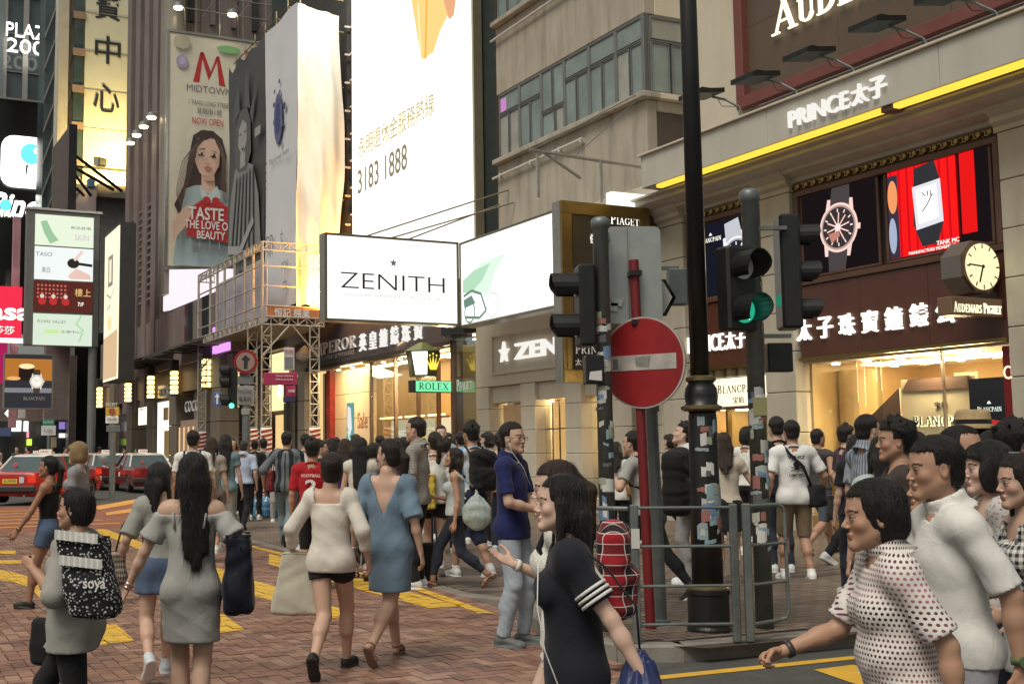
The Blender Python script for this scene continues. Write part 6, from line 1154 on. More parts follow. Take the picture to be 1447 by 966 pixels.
# ============================================================ taxis
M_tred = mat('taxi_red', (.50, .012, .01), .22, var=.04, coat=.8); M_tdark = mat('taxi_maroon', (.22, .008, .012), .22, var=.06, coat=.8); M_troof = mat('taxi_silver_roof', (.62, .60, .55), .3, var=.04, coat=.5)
M_tyre = mat('tyre_rubber', (.02, .02, .02), .8); M_rim = mat('wheel_rim', (.4, .4, .4), .3, metal=.8); M_tglass = mat('car_glass', (.06, .09, .095), .06, spec=.9, coat=.6)
M_bump = mat('bumper_black', (.03, .028, .028), .5); M_tail = emat('tail_lamp_glow', (.8, .05, .02), .8); M_tail2 = mat('tail_lens', (.45, .03, .03), .2); M_chrome = mat('chrome', (.6, .6, .6), .15, metal=1)
def loft(secs, close=True):
 q = MB(); n = len(secs[0])
 for sct in secs: q.v += sct
 for k in range(len(secs)-1):
  for i in range(n if close else n-1): q.f.append((k*n+i, k*n+(i+1) % n, (k+1)*n+(i+1) % n, (k+1)*n+i))
 q.f += [tuple(range(n)), tuple(range(len(secs)*n-1, (len(secs)-1)*n-1, -1))]; return q
def body_sec(y, hw, z0, z1): return [(-hw*.9, y, z0), (-hw, y, z0+.12), (-hw, y, z0+.32), (-hw*.985, y, z1-.12), (-hw*.93, y, z1-.02), (-hw*.6, y, z1+.012), (hw*.6, y, z1+.012), (hw*.93, y, z1-.02), (hw*.985, y, z1-.12), (hw, y, z0+.32), (hw, y, z0+.12), (hw*.9, y, z0)]
def taxi(label, x, y, head, paint, lit=False, plate_t='HK'):
 T = Thing('taxi', label, 'taxi', (x, y, -.003), 'red taxis in the road', world=True, rot=-head)
 P_ = lambda *a, **k: T.part(*a, local=True, **k)
 P_('body', loft([body_sec(-2.33, .76, .34, .82), body_sec(-2.28, .82, .24, .92), body_sec(-1.9, .84, .2, .95), body_sec(-1.0, .845, .18, .94), body_sec(.6, .845, .18, .93), body_sec(1.3, .84, .2, .9), body_sec(2.15, .81, .24, .8), body_sec(2.33, .74, .32, .7)]), paint)
 cab = lambda y, hw, z: [(-hw, y, z), (hw, y, z)]
 g_ = [(-1.62, .78, .93), (-1.0, .60, 1.40), (-.2, .62, 1.45), (.35, .60, 1.42), (1.15, .77, .92)]
 q = MB()
 for yy, hw, z in g_: q.v += [(-.78 if z > 1 else -hw, yy if z > 1 else yy, .93), (-hw, yy, z), (hw, yy, z), (.78 if z > 1 else hw, yy, .93)]
 q.v = []
 low = [(-1.62, .79), (-1.1, .80), (-.2, .805), (.5, .80), (1.15, .78)]; top = [(-1.05, .61), (-.85, .62), (-.2, .63), (.25, .62), (.45, .60)]
 for (ya, ha), (yb, hb) in zip(low, top): q.v += [(-ha, ya, .925), (-hb, yb, 1.40), (hb, yb, 1.40), (ha, ya, .925)]
 for k in range(4):
  for i in range(4): q.f.append((4*k+i, 4*k+(i+1) % 4, 4*k+4+(i+1) % 4, 4*k+4+i))
 q.f += [(0, 1, 2, 3), (19, 18, 17, 16)]; P_('window_glass', q, M_tglass)
 P_('roof', loft([[(-.60, -1.08, 1.385), (-.55, -1.06, 1.425), (.55, -1.06, 1.425), (.60, -1.08, 1.385)], [(-.63, -.85, 1.39), (-.57, -.85, 1.455), (.57, -.85, 1.455), (.63, -.85, 1.39)], [(-.64, -.2, 1.395), (-.58, -.2, 1.475), (.58, -.2, 1.475), (.64, -.2, 1.395)], [(-.62, .3, 1.39), (-.56, .3, 1.45), (.56, .3, 1.45), (.62, .3, 1.39)], [(-.59, .5, 1.375), (-.55, .5, 1.4), (.55, .5, 1.4), (.59, .5, 1.375)]]), M_troof)
 for sx in (-1, 1):
  for (ya, yb) in ((-1.62, -1.07), (-.3, -.3), (1.15, .46)):
   P_('pillar', MB().tube([(sx*.80, ya, .93), (sx*.625, yb, 1.40)], .035, 6), M_troof if ya == -1.62 else paint)
  P_('door_line', MB().box(sx*.846, sx*.852, -.31, -.29, .28, .92), M_bump); P_('side_moulding', MB().box(sx*.84, sx*.862, -1.9, 1.9, .5, .56), M_bump)
  P_('door_handle', MB().box(sx*.85, sx*.875, -.55, -.4, .76, .8), M_chrome); m_ = P_('wing_mirror', MB().box(sx*.86, sx*1.0, .75, .87, .93, 1.05, .02), M_black); P_('roundel', MB().prism(circ(.15, .62, .13, 16), 'x', sx*.852, sx*.856), M_white)
  tl = P_('tail_light', MB().box(sx*.55, sx*.80, -2.335, -2.28, .62, .84, .015), M_tail if lit else M_tail2)
  P_('headlight', MB().box(sx*.5, sx*.76, 2.28, 2.34, .55, .72, .02), mat('headlight_lens', (.6, .6, .58), .1))
  for yy in (-1.38, 1.38):
   w_ = P_('wheel', MB().lathe([(.2, -.1), (.29, -.1), (.315, -.07), (.315, .07), (.29, .1), (.2, .1)], (sx*.75, yy, .318), 22, 'x'), M_tyre); P_('rim', MB().lathe([(.02, -.06), (.17, -.105), (.2, -.1), (.2, .1), (.17, .105), (.02, .06)], (sx*.75, yy, .318), 18, 'x'), M_rim, parent=w_)
   P_('wheel_arch', MB().tube([(sx*.845, yy+.36*math.cos(t), .318+.36*math.sin(t)) for t in np.linspace(-.1, 3.24, 12)], .022, 6), M_bump)
 P_('rear_bumper', MB().box(-.84, .84, -2.45, -2.26, .34, .54, .04), M_bump); P_('front_bumper', MB().box(-.82, .82, 2.26, 2.44, .34, .54, .04), M_bump); P_('boot_line', MB().box(-.7, .7, -2.345, -2.335, .86, .875), M_bump)
 pl = P_('number_plate', MB().box(-.24, .24, -2.355, -2.335, .60, .74), mat('plate_yellow', (.62, .46, .06), .5)); P_('sticker_square', MB().box(.3, .45, -2.35, -2.336, .62, .8), P_lgrey)
 V, F = text_mesh(plate_t, .01); mn = V.min(0); sp = V.max(0)-mn; q = MB(); q.f = F; q.v = [(-(.5-(v[0]-mn[0])/sp[0])*-.36*-1, -2.358-(v[2]-mn[2])*.001, .635+(v[1]-mn[1])/sp[1]*.075) for v in V]; P_('plate_characters', q, P_black, parent=pl, fix=False)
 ts = P_('roof_sign', MB().box(-.17, .17, -.26, -.08, 1.475, 1.61, .02), emat('taxi_sign_glow', (.9, .78, .62), .7)); V, F = text_mesh('TAXI', .02); mn = V.min(0); sp = V.max(0)-mn; q = MB(); q.f = F
 q.v = [(-.14+(v[0]-mn[0])/sp[0]*.28, -.262-(v[2]-mn[2])*.01, 1.505+(v[1]-mn[1])/sp[1]*.07) for v in V]; P_('sign_characters', q, P_red, parent=ts, fix=False)
 P_('licence_disc', MB().prism(circ(-.3, 1.15, .07, 12), 'y', -1.5, -1.48), mat('disc_red', (.5, .1, .1), .5)); P_('exhaust', MB().cyl((.5, -2.42, .24), (.5, -2.2, .24), .03, n=8), M_rim); P_('aerial', MB().cyl((-.55, -1.2, 1.3), (-.6, -1.25, 1.7), .006, n=5), M_bump)
 for sx in (-.3, .3): P_('head_rest', MB().box(sx-.14, sx+.14, -1.2, -1.1, .95, 1.15, .03), mat('seat_maroon', (.2, .05, .05), .7))
 return T
h1 = math.radians(10.5); cr = Vector((-10.45, 34.3)); cen = cr+Vector((math.sin(h1), math.cos(h1)))*2.38+Vector((math.cos(h1), -math.sin(h1)))*-.84
taxi('bright red taxi turning at the left edge, its boot and number plate toward the camera', cen.x, cen.y, h1, M_tred, True, 'JL 3718')
hu = -TH; fw = Vector((math.sin(hu), math.cos(hu))); rt = Vector((math.cos(hu), -math.sin(hu)))
c0 = Vector((-8.2, 44.6))+fw*2.35-rt*.84
lab = ['dark red taxi with silver roof, nearest of the row and rightmost', 'dark red taxi second in the row, left of the rightmost one', 'taxi roof showing between the second dark taxi and the blonde woman', 'taxi farther back behind the bright red one', 'taxi roof behind the dark-haired woman in the black vest', 'farthest taxi in the queue toward the left edge']
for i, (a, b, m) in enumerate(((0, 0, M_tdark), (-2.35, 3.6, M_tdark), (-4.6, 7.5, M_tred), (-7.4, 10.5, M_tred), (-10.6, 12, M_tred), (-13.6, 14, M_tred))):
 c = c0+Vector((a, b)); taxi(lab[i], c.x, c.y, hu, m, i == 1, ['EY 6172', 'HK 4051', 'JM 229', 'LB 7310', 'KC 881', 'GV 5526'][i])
# ============================================================ people: bodies and clothes are grown as distance fields and meshed
BIG = 1e3
class Field:
 def __init__(s, lo, hi, h, fine=()):
  """regular grid; extent lo..hi, step h"""
  s.h = h; s.ax = []
  for a in range(3): n = int(math.ceil((hi[a]-lo[a])/h))+1; s.ax.append((lo[a]+h*np.arange(n)).astype(np.float32))
  s.D = np.full([len(x) for x in s.ax], 1., np.float32)
 def sub(s, lo, hi):
  sl = []
  for a in range(3):
   i0 = int(np.searchsorted(s.ax[a], lo[a])); i1 = int(np.searchsorted(s.ax[a], hi[a])); sl.append(slice(max(i0-1, 0), i1+1))
  X = s.ax[0][sl[0]][:, None, None]; Y = s.ax[1][sl[1]][None, :, None]; Z = s.ax[2][sl[2]][None, None, :]
  return tuple(sl), X, Y, Z
 def union(s, prim, k=.02):
  lo, hi, fn = prim; m = k+s.h*2.5; sl, X, Y, Z = s.sub([v-m for v in lo], [v+m for v in hi])
  if 0 in s.D[sl].shape: return
  d = fn(X, Y, Z); D = s.D[sl]
  if k > 0: h = np.maximum(k-np.abs(D-d), 0)/k; s.D[sl] = np.minimum(D, d)-h*h*k*.25
  else: s.D[sl] = np.minimum(D, d)
 def cut(s, fn, k=0.):
  X, Y, Z = s.ax[0][:, None, None], s.ax[1][None, :, None], s.ax[2][None, None, :]; s.D = np.maximum(s.D, fn(X, Y, Z)).astype(np.float32)
 def carve(s, prim, k=.006):
  lo, hi, fn = prim; m = k+s.h*2.5; sl, X, Y, Z = s.sub([v-m for v in lo], [v+m for v in hi])
  if 0 in s.D[sl].shape: return
  d = -fn(X, Y, Z); D = s.D[sl]; h = np.maximum(k-np.abs(D-d), 0)/max(k, 1e-5); s.D[sl] = np.maximum(D, d)+h*h*k*.25
 def add(s, fn):
  X, Y, Z = s.ax[0][:, None, None], s.ax[1][None, :, None], s.ax[2][None, None, :]; s.D = (s.D+fn(X, Y, Z)).astype(np.float32)
 def mesh(s):
  D = s.D.copy(); D[0] = D[-1] = 1; D[:, 0] = D[:, -1] = 1; D[:, :, 0] = D[:, :, -1] = 1
  I = D < 0; nx, ny, nz = D.shape
  c = np.zeros((nx-1, ny-1, nz-1), np.int8)
  for i in (0, 1):
   for j in (0, 1):
    for k in (0, 1): c += I[i:nx-1+i, j:ny-1+j, k:nz-1+k]
  act = np.argwhere((c > 0) & (c < 8))
  if len(act) == 0: return np.zeros((0, 3)), []
  idx = -np.ones((nx-1, ny-1, nz-1), np.int32); idx[act[:, 0], act[:, 1], act[:, 2]] = np.arange(len(act))
  P = np.zeros((len(act), 3)); W_ = np.zeros(len(act)); cs = [(i, j, k) for i in (0, 1) for j in (0, 1) for k in (0, 1)]
  v = {q: D[act[:, 0]+q[0], act[:, 1]+q[1], act[:, 2]+q[2]].astype(float) for q in cs}
  for a in cs:
   for ax in range(3):
    if a[ax] == 0:
     b = list(a); b[ax] = 1; b = tuple(b); va, vb = v[a], v[b]; m = (va < 0) != (vb < 0); t = np.where(m, va/np.where(m, va-vb, 1), 0)
     for e in range(3): P[:, e] += m*(a[e]+(t if e == ax else 0))
     W_ += m
  P = P/W_[:, None]; V = np.stack([s.ax[e][0]+(act[:, e]+P[:, e])*s.h for e in range(3)], 1)
  F = []
  for ax in range(3):
   b, c_ = (ax+1) % 3, (ax+2) % 3
   A = np.take(I, range(0, D.shape[ax]-1), ax); B_ = np.take(I, range(1, D.shape[ax]), ax); E = np.argwhere(A != B_)
   E = E[(E[:, b] > 0) & (E[:, c_] > 0) & (E[:, b] < D.shape[b]-1) & (E[:, c_] < D.shape[c_]-1)]
   if len(E) == 0: continue
   ins = A[E[:, 0], E[:, 1], E[:, 2]]; q = []
   for ob, oc in ((-1, -1), (0, -1), (0, 0), (-1, 0)):
    T = E.copy(); T[:, b] += ob; T[:, c_] += oc; q.append(idx[T[:, 0], T[:, 1], T[:, 2]])
   q = np.stack(q, 1); q[~ins] = q[~ins][:, ::-1]; F.append(q)
  return V, np.concatenate(F)
def V3(*a): return np.array(a, float)
def cap(a, b, ra, rb=None, flat=None):
 """tapered capsule; flat=(axis vector, factor) squashes it across that axis"""
 a = np.asarray(a, float); b = np.asarray(b, float); rb = ra if rb is None else rb; d = b-a; L2 = max(d@d, 1e-9); r = max(ra, rb)
 def fn(X, Y, Z):
  px, py, pz = X-a[0], Y-a[1], Z-a[2]; t = np.clip((px*d[0]+py*d[1]+pz*d[2])/L2, 0, 1)
  qx, qy, qz = px-t*d[0], py-t*d[1], pz-t*d[2]
  if flat is not None:
   n, f = flat; e = (qx*n[0]+qy*n[1]+qz*n[2])*(1/f-1); qx, qy, qz = qx+e*n[0], qy+e*n[1], qz+e*n[2]
  return (np.sqrt(qx*qx+qy*qy+qz*qz)-(ra+(rb-ra)*t)).astype(np.float32)
 return np.minimum(a, b)-r, np.maximum(a, b)+r, fn
def ell(c, r, R=None):
 c = np.asarray(c, float); r = np.asarray(r, float); m = max(r)
 def fn(X, Y, Z):
  x, y, z = X-c[0], Y-c[1], Z-c[2]
  if R is not None: x, y, z = R[0][0]*x+R[0][1]*y+R[0][2]*z, R[1][0]*x+R[1][1]*y+R[1][2]*z, R[2][0]*x+R[2][1]*y+R[2][2]*z
  k0 = np.sqrt((x/r[0])**2+(y/r[1])**2+(z/r[2])**2); k1 = np.sqrt((x/r[0]**2)**2+(y/r[1]**2)**2+(z/r[2]**2)**2)
  return (k0*(k0-1)/np.maximum(k1, 1e-6)).astype(np.float32)
 e = r if R is None else V3(m, m, m)
 return c-e, c+e, fn
def rotz(a): c, s = math.cos(a), math.sin(a); return np.array([[c, -s, 0], [s, c, 0], [0, 0, 1]])
def rotx(a): c, s = math.cos(a), math.sin(a); return np.array([[1, 0, 0], [0, c, -s], [0, s, c]])
def np_mesh(name, V, F, mt, tint=None, smooth=True):
 me = bpy.data.meshes.new(name); n = len(V); F = np.asarray(F, np.int32); me.vertices.add(n); me.vertices.foreach_set('co', np.asarray(V, np.float32).ravel())
 me.loops.add(F.size); me.loops.foreach_set('vertex_index', F.ravel()); me.polygons.add(len(F)); me.polygons.foreach_set('loop_start', np.arange(0, F.size, 4, dtype=np.int32)); me.polygons.foreach_set('loop_total', np.full(len(F), 4, np.int32))
 me.update(calc_edges=True)
 if smooth: me.shade_smooth()
 if tint is not None: at = me.color_attributes.new('tint', 'FLOAT_COLOR', 'POINT'); a = np.ones((n, 4), 'f'); a[:, :3] = tint; at.data.foreach_set('color', a.ravel())
 me.materials.append(mt); return me
# ------------------------------------------------------------ library: heads, hands, feet, hair (metres, cached per resolution)
LIB = {}
def head_lib(sex, h):
 k = ('head', sex, h)
 if k in LIB: return LIB[k]
 f = Field((-.105, -.13, -.2), (.105, .14, .14), h); jw = .92 if sex == 'f' else 1.
 f.union(ell((0, -.014, .032), (.076, .096, .086)), 0); f.union(ell((0, .019, -.03), (.063*jw, .0625, .083)), .03)
 for s in (-1, 1):
  f.union(cap((s*.048*jw, -.004, -.05), (s*.012, .062, -.096), .024, .018), .025); f.union(ell((s*.040, .052, -.026), (.02, .018, .018)), .025)
  f.union(ell((s*.077, -.008, -.008), (.008, .017, .031)), .006); f.carve(ell((s*.084, -.004, -.006), (.005, .009, .018)), .004)
 f.union(ell((0, .070, -.1), (.019, .014, .014)), .018); f.union(cap((-.030, .070, .018), (.030, .070, .018), .0105), .014)
 for s in (-1, 1): f.carve(ell((s*.031, .093, -.005), (.018, .014, .011)), .012)
 for s in (-1, 1): f.union(ell((s*.031, .0705, -.006), (.0135, .0125, .0105)), .003)
 f.union(cap((0, .0765, .004), (0, .0975, -.030), .0055, .0090), .011)
 for s in (-1, 1): f.union(ell((s*.0105, .088, -.035), (.0068, .008, .0058)), .005)
 f.union(cap((-.016, .0805, -.0595), (.016, .0805, -.0595), .0062), .005); f.union(cap((-.013, .080, -.0695), (.013, .080, -.0695), .0066), .005); f.carve(cap((-.022, .0915, -.0648), (.022, .0915, -.0648), .0032), .003)
 r = .05 if sex == 'm' else .042; f.union(cap((0, -.022, -.05), (0, -.036, -.19), r, r*1.08), .025)
 V, F = f.mesh(); t = np.ones((len(V), 3)); x, y, z = V.T; fr = y > .055
 lip = fr & (np.abs(x) < .0195) & (np.abs(z+.0652) < .0095-.2*np.abs(x)) & (y > .074); t[lip] = (.85, .50, .48) if sex == 'f' else (.82, .62, .56)
 br = fr & (np.abs(np.abs(x)-.033) < .019) & (np.abs(z-.018-.006*(1-np.abs(np.abs(x)-.033)/.02)) < .0042); t[br] = (.10, .075, .065)
 ey = (np.abs(np.abs(x)-.031) < .0125) & (np.abs(z+.006) < .0058) & (y > .068); t[ey] = (1.0, 1.15, 1.25); ir = (np.hypot(np.abs(x)-.031, z+.006) < .0062) & (y > .068); t[ir] = (.05, .04, .035)
 ls = (np.abs(np.abs(x)-.031) < .015) & (np.abs(z-.0005) < .0022) & (y > .066); t[ls] = (.12, .1, .09)
 ck = fr & (np.hypot(np.abs(x)-.045, z+.03) < .02); t[ck] *= (1.03, .93, .92)
 LIB[k] = (V, F, t); return LIB[k]
def hand_lib(kind, h):
 """right hand: wrist at origin, fingers toward -z, palm facing -x (towards the thigh), thumb toward +y"""
 k = ('hand', kind, h)
 if k in LIB: return LIB[k]
 f = Field((-.09, -.06, -.22), (.05, .09, .04), h); f.union(cap((0, 0, .03), (0, 0, -.01), .025, .023, (V3(1, 0, 0), .72)), 0)
 f.union(cap((0, -.004, -.02), (0, 0, -.078), .027, .034, (V3(1, 0, 0), .42)), .02); f.union(cap((-.004, .018, -.02), (-.006, .03, -.05), .015, .012), .012)
 curl = {'relax': (18, 28, 22), 'fist': (62, 85, 55), 'open': (4, 8, 6), 'hold': (48, 62, 40)}[kind]
 for i, (y, L, r) in enumerate(((.026, .072, .0085), (.009, .080, .0088), (-.008, .074, .0083), (-.024, .058, .0073))):
  p = V3(-.002, y, -.085+abs(i-1)*.004); a = 0
  for j, fr in enumerate((.45, .31, .24)):
   a += math.radians(curl[j]*(1+.12*(i-1))); q = p+V3(-math.sin(a), (y*.12)/L*0, -math.cos(a))*L*fr; f.union(cap(p, q, r*(1-.09*j), r*(1-.09*(j+1))), .004 if j == 0 else .003); p = q
 tc = {'relax': ((-.012, .045, -.055), (-.024, .052, -.085), (-.03, .05, -.108)), 'open': ((-.01, .055, -.045), (-.015, .075, -.07), (-.018, .085, -.095)), 'fist': ((-.02, .042, -.055), (-.042, .036, -.08), (-.052, .02, -.096)), 'hold': ((-.022, .042, -.055), (-.042, .04, -.082), (-.053, .028, -.1))}[kind]
 p = V3(-.004, .025, -.03)
 for j, q in enumerate(tc): q = V3(*q); f.union(cap(p, q, .0115-j*.001, .0105-j*.001), .006); p = q
 V, F = f.mesh(); LIB[k] = (V, F, np.ones((len(V), 3))*(1.0, .96, .95)); return LIB[k]
def foot_lib(kind, h):
 """ankle joint at origin, toes toward +y, sole at z=-.075"""
 k = ('foot', kind, h)
 if k in LIB: return LIB[k]
 f = Field((-.07, -.11, -.11), (.07, .23, .12), h); b = .006 if kind in ('sneaker',) else .003 if kind in ('flat', 'shoe') else 0.
 if kind == 'bare':
  f.union(cap((0, 0, .08), (0, -.008, -.01), .032, .03), 0); f.union(ell((0, -.03, -.048), (.028, .032, .028)), .02); f.union(cap((0, .0, -.03), (.004, .11, -.056), .03, .02, (V3(0, 0, 1), .85)), .02); f.union(cap((-.012, .1, -.06), (.016, .1, -.06), .022, .022, (V3(0, 0, 1), .6)), .015)
  for i in range(5): f.union(cap((-.027+i*.0135, .115-abs(i-1)*.005, -.064), (-.029+i*.0145, .15-abs(i-1)*.007-(.012 if i == 4 else 0), -.067), .0085 if i else .011, .008 if i else .010), .004)
  f.cut(lambda X, Y, Z: -.0745-Z+0*X+0*Y)
 elif kind == 'sole':
  f.union(cap((0, -.035, -.07), (.002, .125, -.07), .034, .044, (V3(0, 0, 1), .9)), 0); f.cut(lambda X, Y, Z: np.maximum(-.089-Z, Z+.0735)+0*X+0*Y)
 elif kind == 'strap':
  for c, r in (((0, .095, -.05), (.047, .016, .034)), ((0, -.006, -.012), (.04, .046, .012))): f.union(ell(c, r), .004)
 else:
  top = .035 if kind == 'sneaker' else -.01
  f.union(cap((0, 0, .05), (0, -.012, -.02), .041, .04), 0); f.union(ell((0, -.032, -.042), (.036+b, .042, .045)), .02); f.union(cap((0, .01, -.03), (.002, .12, -.05), .036+b, .03+b, (V3(0, 0, 1), .8)), .025); f.union(ell((.002, .135, -.058), (.042+b, .048, .03+b)), .02)
  f.union(cap((0, -.035, -.08), (.002, .13, -.08), .04+b, .046+b, (V3(0, 0, 1), .55)), .004)
  f.cut(lambda X, Y, Z: np.maximum(-.096-Z, Z-top-.25*np.abs(Y+.02)) + 0*X)
 V, F = f.mesh(); t = np.ones((len(V), 3))
 if kind == 'sneaker': t[V[:, 2] < -.072] = (1.5, 1.5, 1.5)
 if kind in ('flat', 'shoe'): t[V[:, 2] < -.086] = (.5, .5, .5)
 if kind == 'bare': t[:] = (.95, .9, .87)
 LIB[k] = (V, F, t); return LIB[k]
def hair_lib(style, h, seed=0):
 k = ('hair', style, h, seed)
 if k in LIB: return LIB[k]
 lowz = {'long': -.62, 'longf': -.55, 'pony': -.42, 'mid': -.34}.get(style, -.2)
 f = Field((-.16, -.24, lowz), (.16, .15, .19), h); cr = ell((0, -.02, .040), (.085, .102, .092)) if style not in ('messy', 'thin') else ell((0, -.02, .044), (.09, .108, .1))
 if style == 'thin': cr = ell((0, -.018, .036), (.082, .101, .089))
 f.union(cr, 0)
 if style in ('short', 'messy', 'thin'): f.union(ell((0, -.052, -.03), (.066, .062, .06)), .02)
 if style == 'messy':
  rg = np.random.default_rng(seed+3)
  for i in range(46):
   a = rg.uniform(0, 6.28); e = rg.uniform(.1, 1.5); n = V3(math.cos(a)*math.cos(e), math.sin(a)*math.cos(e), math.sin(e)); c = V3(0, -.02, .04)+n*V3(.082, .1, .09); f.union(cap(c, c+n*.02+rg.normal(0, .014, 3), .012, .003), .012)
 if style in ('bob', 'bun', 'curly'): f.union(ell((0, -.04, -.02), (.082, .085, .09)), .03)
 if style == 'bob': f.union(ell((0, -.05, -.06), (.083, .07, .065)), .03); f.union(ell((-.068, .012, -.035), (.022, .05, .075)), .02); f.union(ell((.068, .012, -.035), (.022, .05, .075)), .02); f.union(ell((0, .05, .055), (.07, .045, .045)), .02)
 if style == 'bun': f.union(ell((.0, -.125, .055), (.046, .045, .045)), .012); f.union(ell((0, -.05, -.045), (.06, .055, .06)), .02)
 if style in ('long', 'longf', 'mid'):
  zb = {'long': -.44, 'longf': -.42, 'mid': -.26}[style]
  f.union(ell((0, -.05, -.04), (.092, .08, .1)), .03); f.union(cap((-.03, -.085, -.06), (-.045, -.152, zb), .062, .026, (V3(0, 1, 0), .62)), .04); f.union(cap((.03, -.085, -.06), (.045, -.152, zb+.02), .062, .026, (V3(0, 1, 0), .62)), .04); f.union(cap((0, -.09, -.08), (0, -.166, zb-.06), .06, .03, (V3(0, 1, 0), .5)), .04)
  for s in (-1, 1): f.union(cap((s*.074, .0, .0), (s*.085, .0 if style != 'longf' else .035, -.16), .022, .018), .02)
  if style == 'longf':
   for s in (-1, 1): f.union(cap((s*.085, .03, -.14), (s*.075, .075, -.4), .028, .014), .02)
 if style == 'pony': f.union(ell((0, -.045, -.02), (.075, .07, .07)), .02); f.union(cap((0, -.11, .035), (0, -.155, -.02), .024, .03), .015); f.union(cap((0, -.155, -.02), (0, -.14, -.2), .034, .028), .02); f.union(cap((0, -.14, -.2), (0, -.12, -.36), .028, .01), .02)
 # hairline: free the face, ears and nape
 if style in ('short', 'messy', 'thin'):
  hl = .070 if style != 'thin' else .08
  f.cut(lambda X, Y, Z: np.minimum(Y-.045+np.abs(X)*.35, hl-Z+0*X+0*Y))
  f.cut(lambda X, Y, Z: np.minimum(np.minimum(Y+.035, -.0+.012-Z), np.abs(X)-.02)+0*X); f.cut(lambda X, Y, Z: -.070-Z+0*X+0*Y)
 elif style in ('pony', 'bun'):
  f.cut(lambda X, Y, Z: np.minimum(Y-.04+np.abs(X)*.3, .068-Z+0*X+0*Y)); f.cut(lambda X, Y, Z: np.minimum(np.minimum(Y+.03+0*X, -.002-Z), 1+0*X))
 else:
  fz = .04 if style == 'bob' else .07
  f.cut(lambda X, Y, Z: np.minimum(np.minimum(Y-.048+0*X, fz-Z), .066-np.abs(X)+ .0*Y)); f.cut(lambda X, Y, Z: np.minimum(Y-.075+0*X+0*Z, .0-Z+.05))
 a1 = 1 if style not in ('curly',) else 2.5; ph = seed*1.7
 f.add(lambda X, Y, Z: min(a1, 1.6)*(.0011*np.sin(30*np.arctan2(X, -Y-.02+1e-6)+4*np.sin(Z*18+ph))+.0012*np.sin(Z*34+X*30+ph)))
 V, F = f.mesh(); LIB[k] = (V, F, np.ones((len(V), 3))); return LIB[k]
def strands(style, V, n, seed, h=.0016):
 """loose locks lying on the hair surface so the outline is not a shell"""
 rg = np.random.default_rng(seed); q = MB(); pool = np.where((V[:, 2] < .095) & (V[:, 1] < .01))[0]; fr = np.where((V[:, 2] > .045) & (V[:, 1] > .03))[0]; ids = np.concatenate([rg.choice(pool, n), rg.choice(fr, n//4)]) if len(fr) else rg.choice(pool, n)
 for i in ids:
  p = V[i].copy(); c = V3(0, -.02, .035); n_ = p-c; n_[2] = min(max(n_[2], 0), .12)*(1 if p[2] > -.02 else 0); n_ = n_/max(np.linalg.norm(n_), 1e-6)
  if p[2] < -.05: n_ = V3(p[0], p[1]+.05, 0); n_ /= max(np.linalg.norm(n_), 1e-6)
  L = rg.uniform(.014, .03) if style in ('short', 'messy', 'thin', 'curly', 'bob', 'bun') else rg.uniform(.05, .13); w_ = rg.uniform(.0005, .0013); L = L if p[1] < .02 else .018
  d = V3(n_[0]*.25, n_[1]*.25 if style != 'short' else .2, -1 if p[2] < .1 else -.3)+rg.normal(0, .18, 3); d /= np.linalg.norm(d); s_ = np.cross(d, n_); s_ /= max(np.linalg.norm(s_), 1e-6)
  o = len(q.v); m = 4
  for j in range(m):
   t = j/(m-1); r = p+n_*(.0005+.0022*math.sin(t*3.1))+d*L*(t-.3)+rg.normal(0, .0006, 3); ww = w_*(1-t*.85); q.v += [tuple(r-s_*ww), tuple(r+s_*ww)]
  for j in range(m-1): q.f.append((o+2*j, o+2*j+1, o+2*j+3, o+2*j+2))
 return q
# ------------------------------------------------------------ materials for people
M_skin = {}
def skin(c):
 k = 'skin_%d' % int(c[0]*1000)
 if k in MATS: return MATS[k]
 m = mat(k, c, .5, var=.07, vs=9, bump=.05, bs=120); t = m.node_tree; b = t.nodes['Principled BSDF']; b.inputs['Specular IOR Level'].default_value = .35; b.inputs['Subsurface Weight'].default_value = .12; b.inputs['Subsurface Radius'].default_value = (.9, .35, .2); b.inputs['Subsurface Scale'].default_value = .01
 src = b.inputs['Base Color'].links[0].from_socket; v = nd(t, 'ShaderNodeVertexColor', layer_name='tint'); mm = t.nodes.new('ShaderNodeVectorMath'); mm.operation = 'MULTIPLY'; t.links.new(src, mm.inputs[0]); t.links.new(v.outputs[0], mm.inputs[1]); t.links.new(mm.outputs[0], b.inputs['Base Color']); return m
SK = {'a': (.52, .33, .24), 'b': (.42, .24, .16), 'c': (.60, .40, .31), 'd': (.33, .17, .105)}
def hairmat(c):
 k = 'hair_%d_%d' % (int(c[0]*1000), int(c[1]*1000))
 if k in MATS: return MATS[k]
 return mat(k, c, .42, var=.35, vs=14, bump=.8, bs=90, wave=(4, 4, .3), spec=.4)
HB = (.012, .009, .008); HBR = (.035, .018, .012); HBL = (.26, .17, .08); HD = (.02, .013, .01)
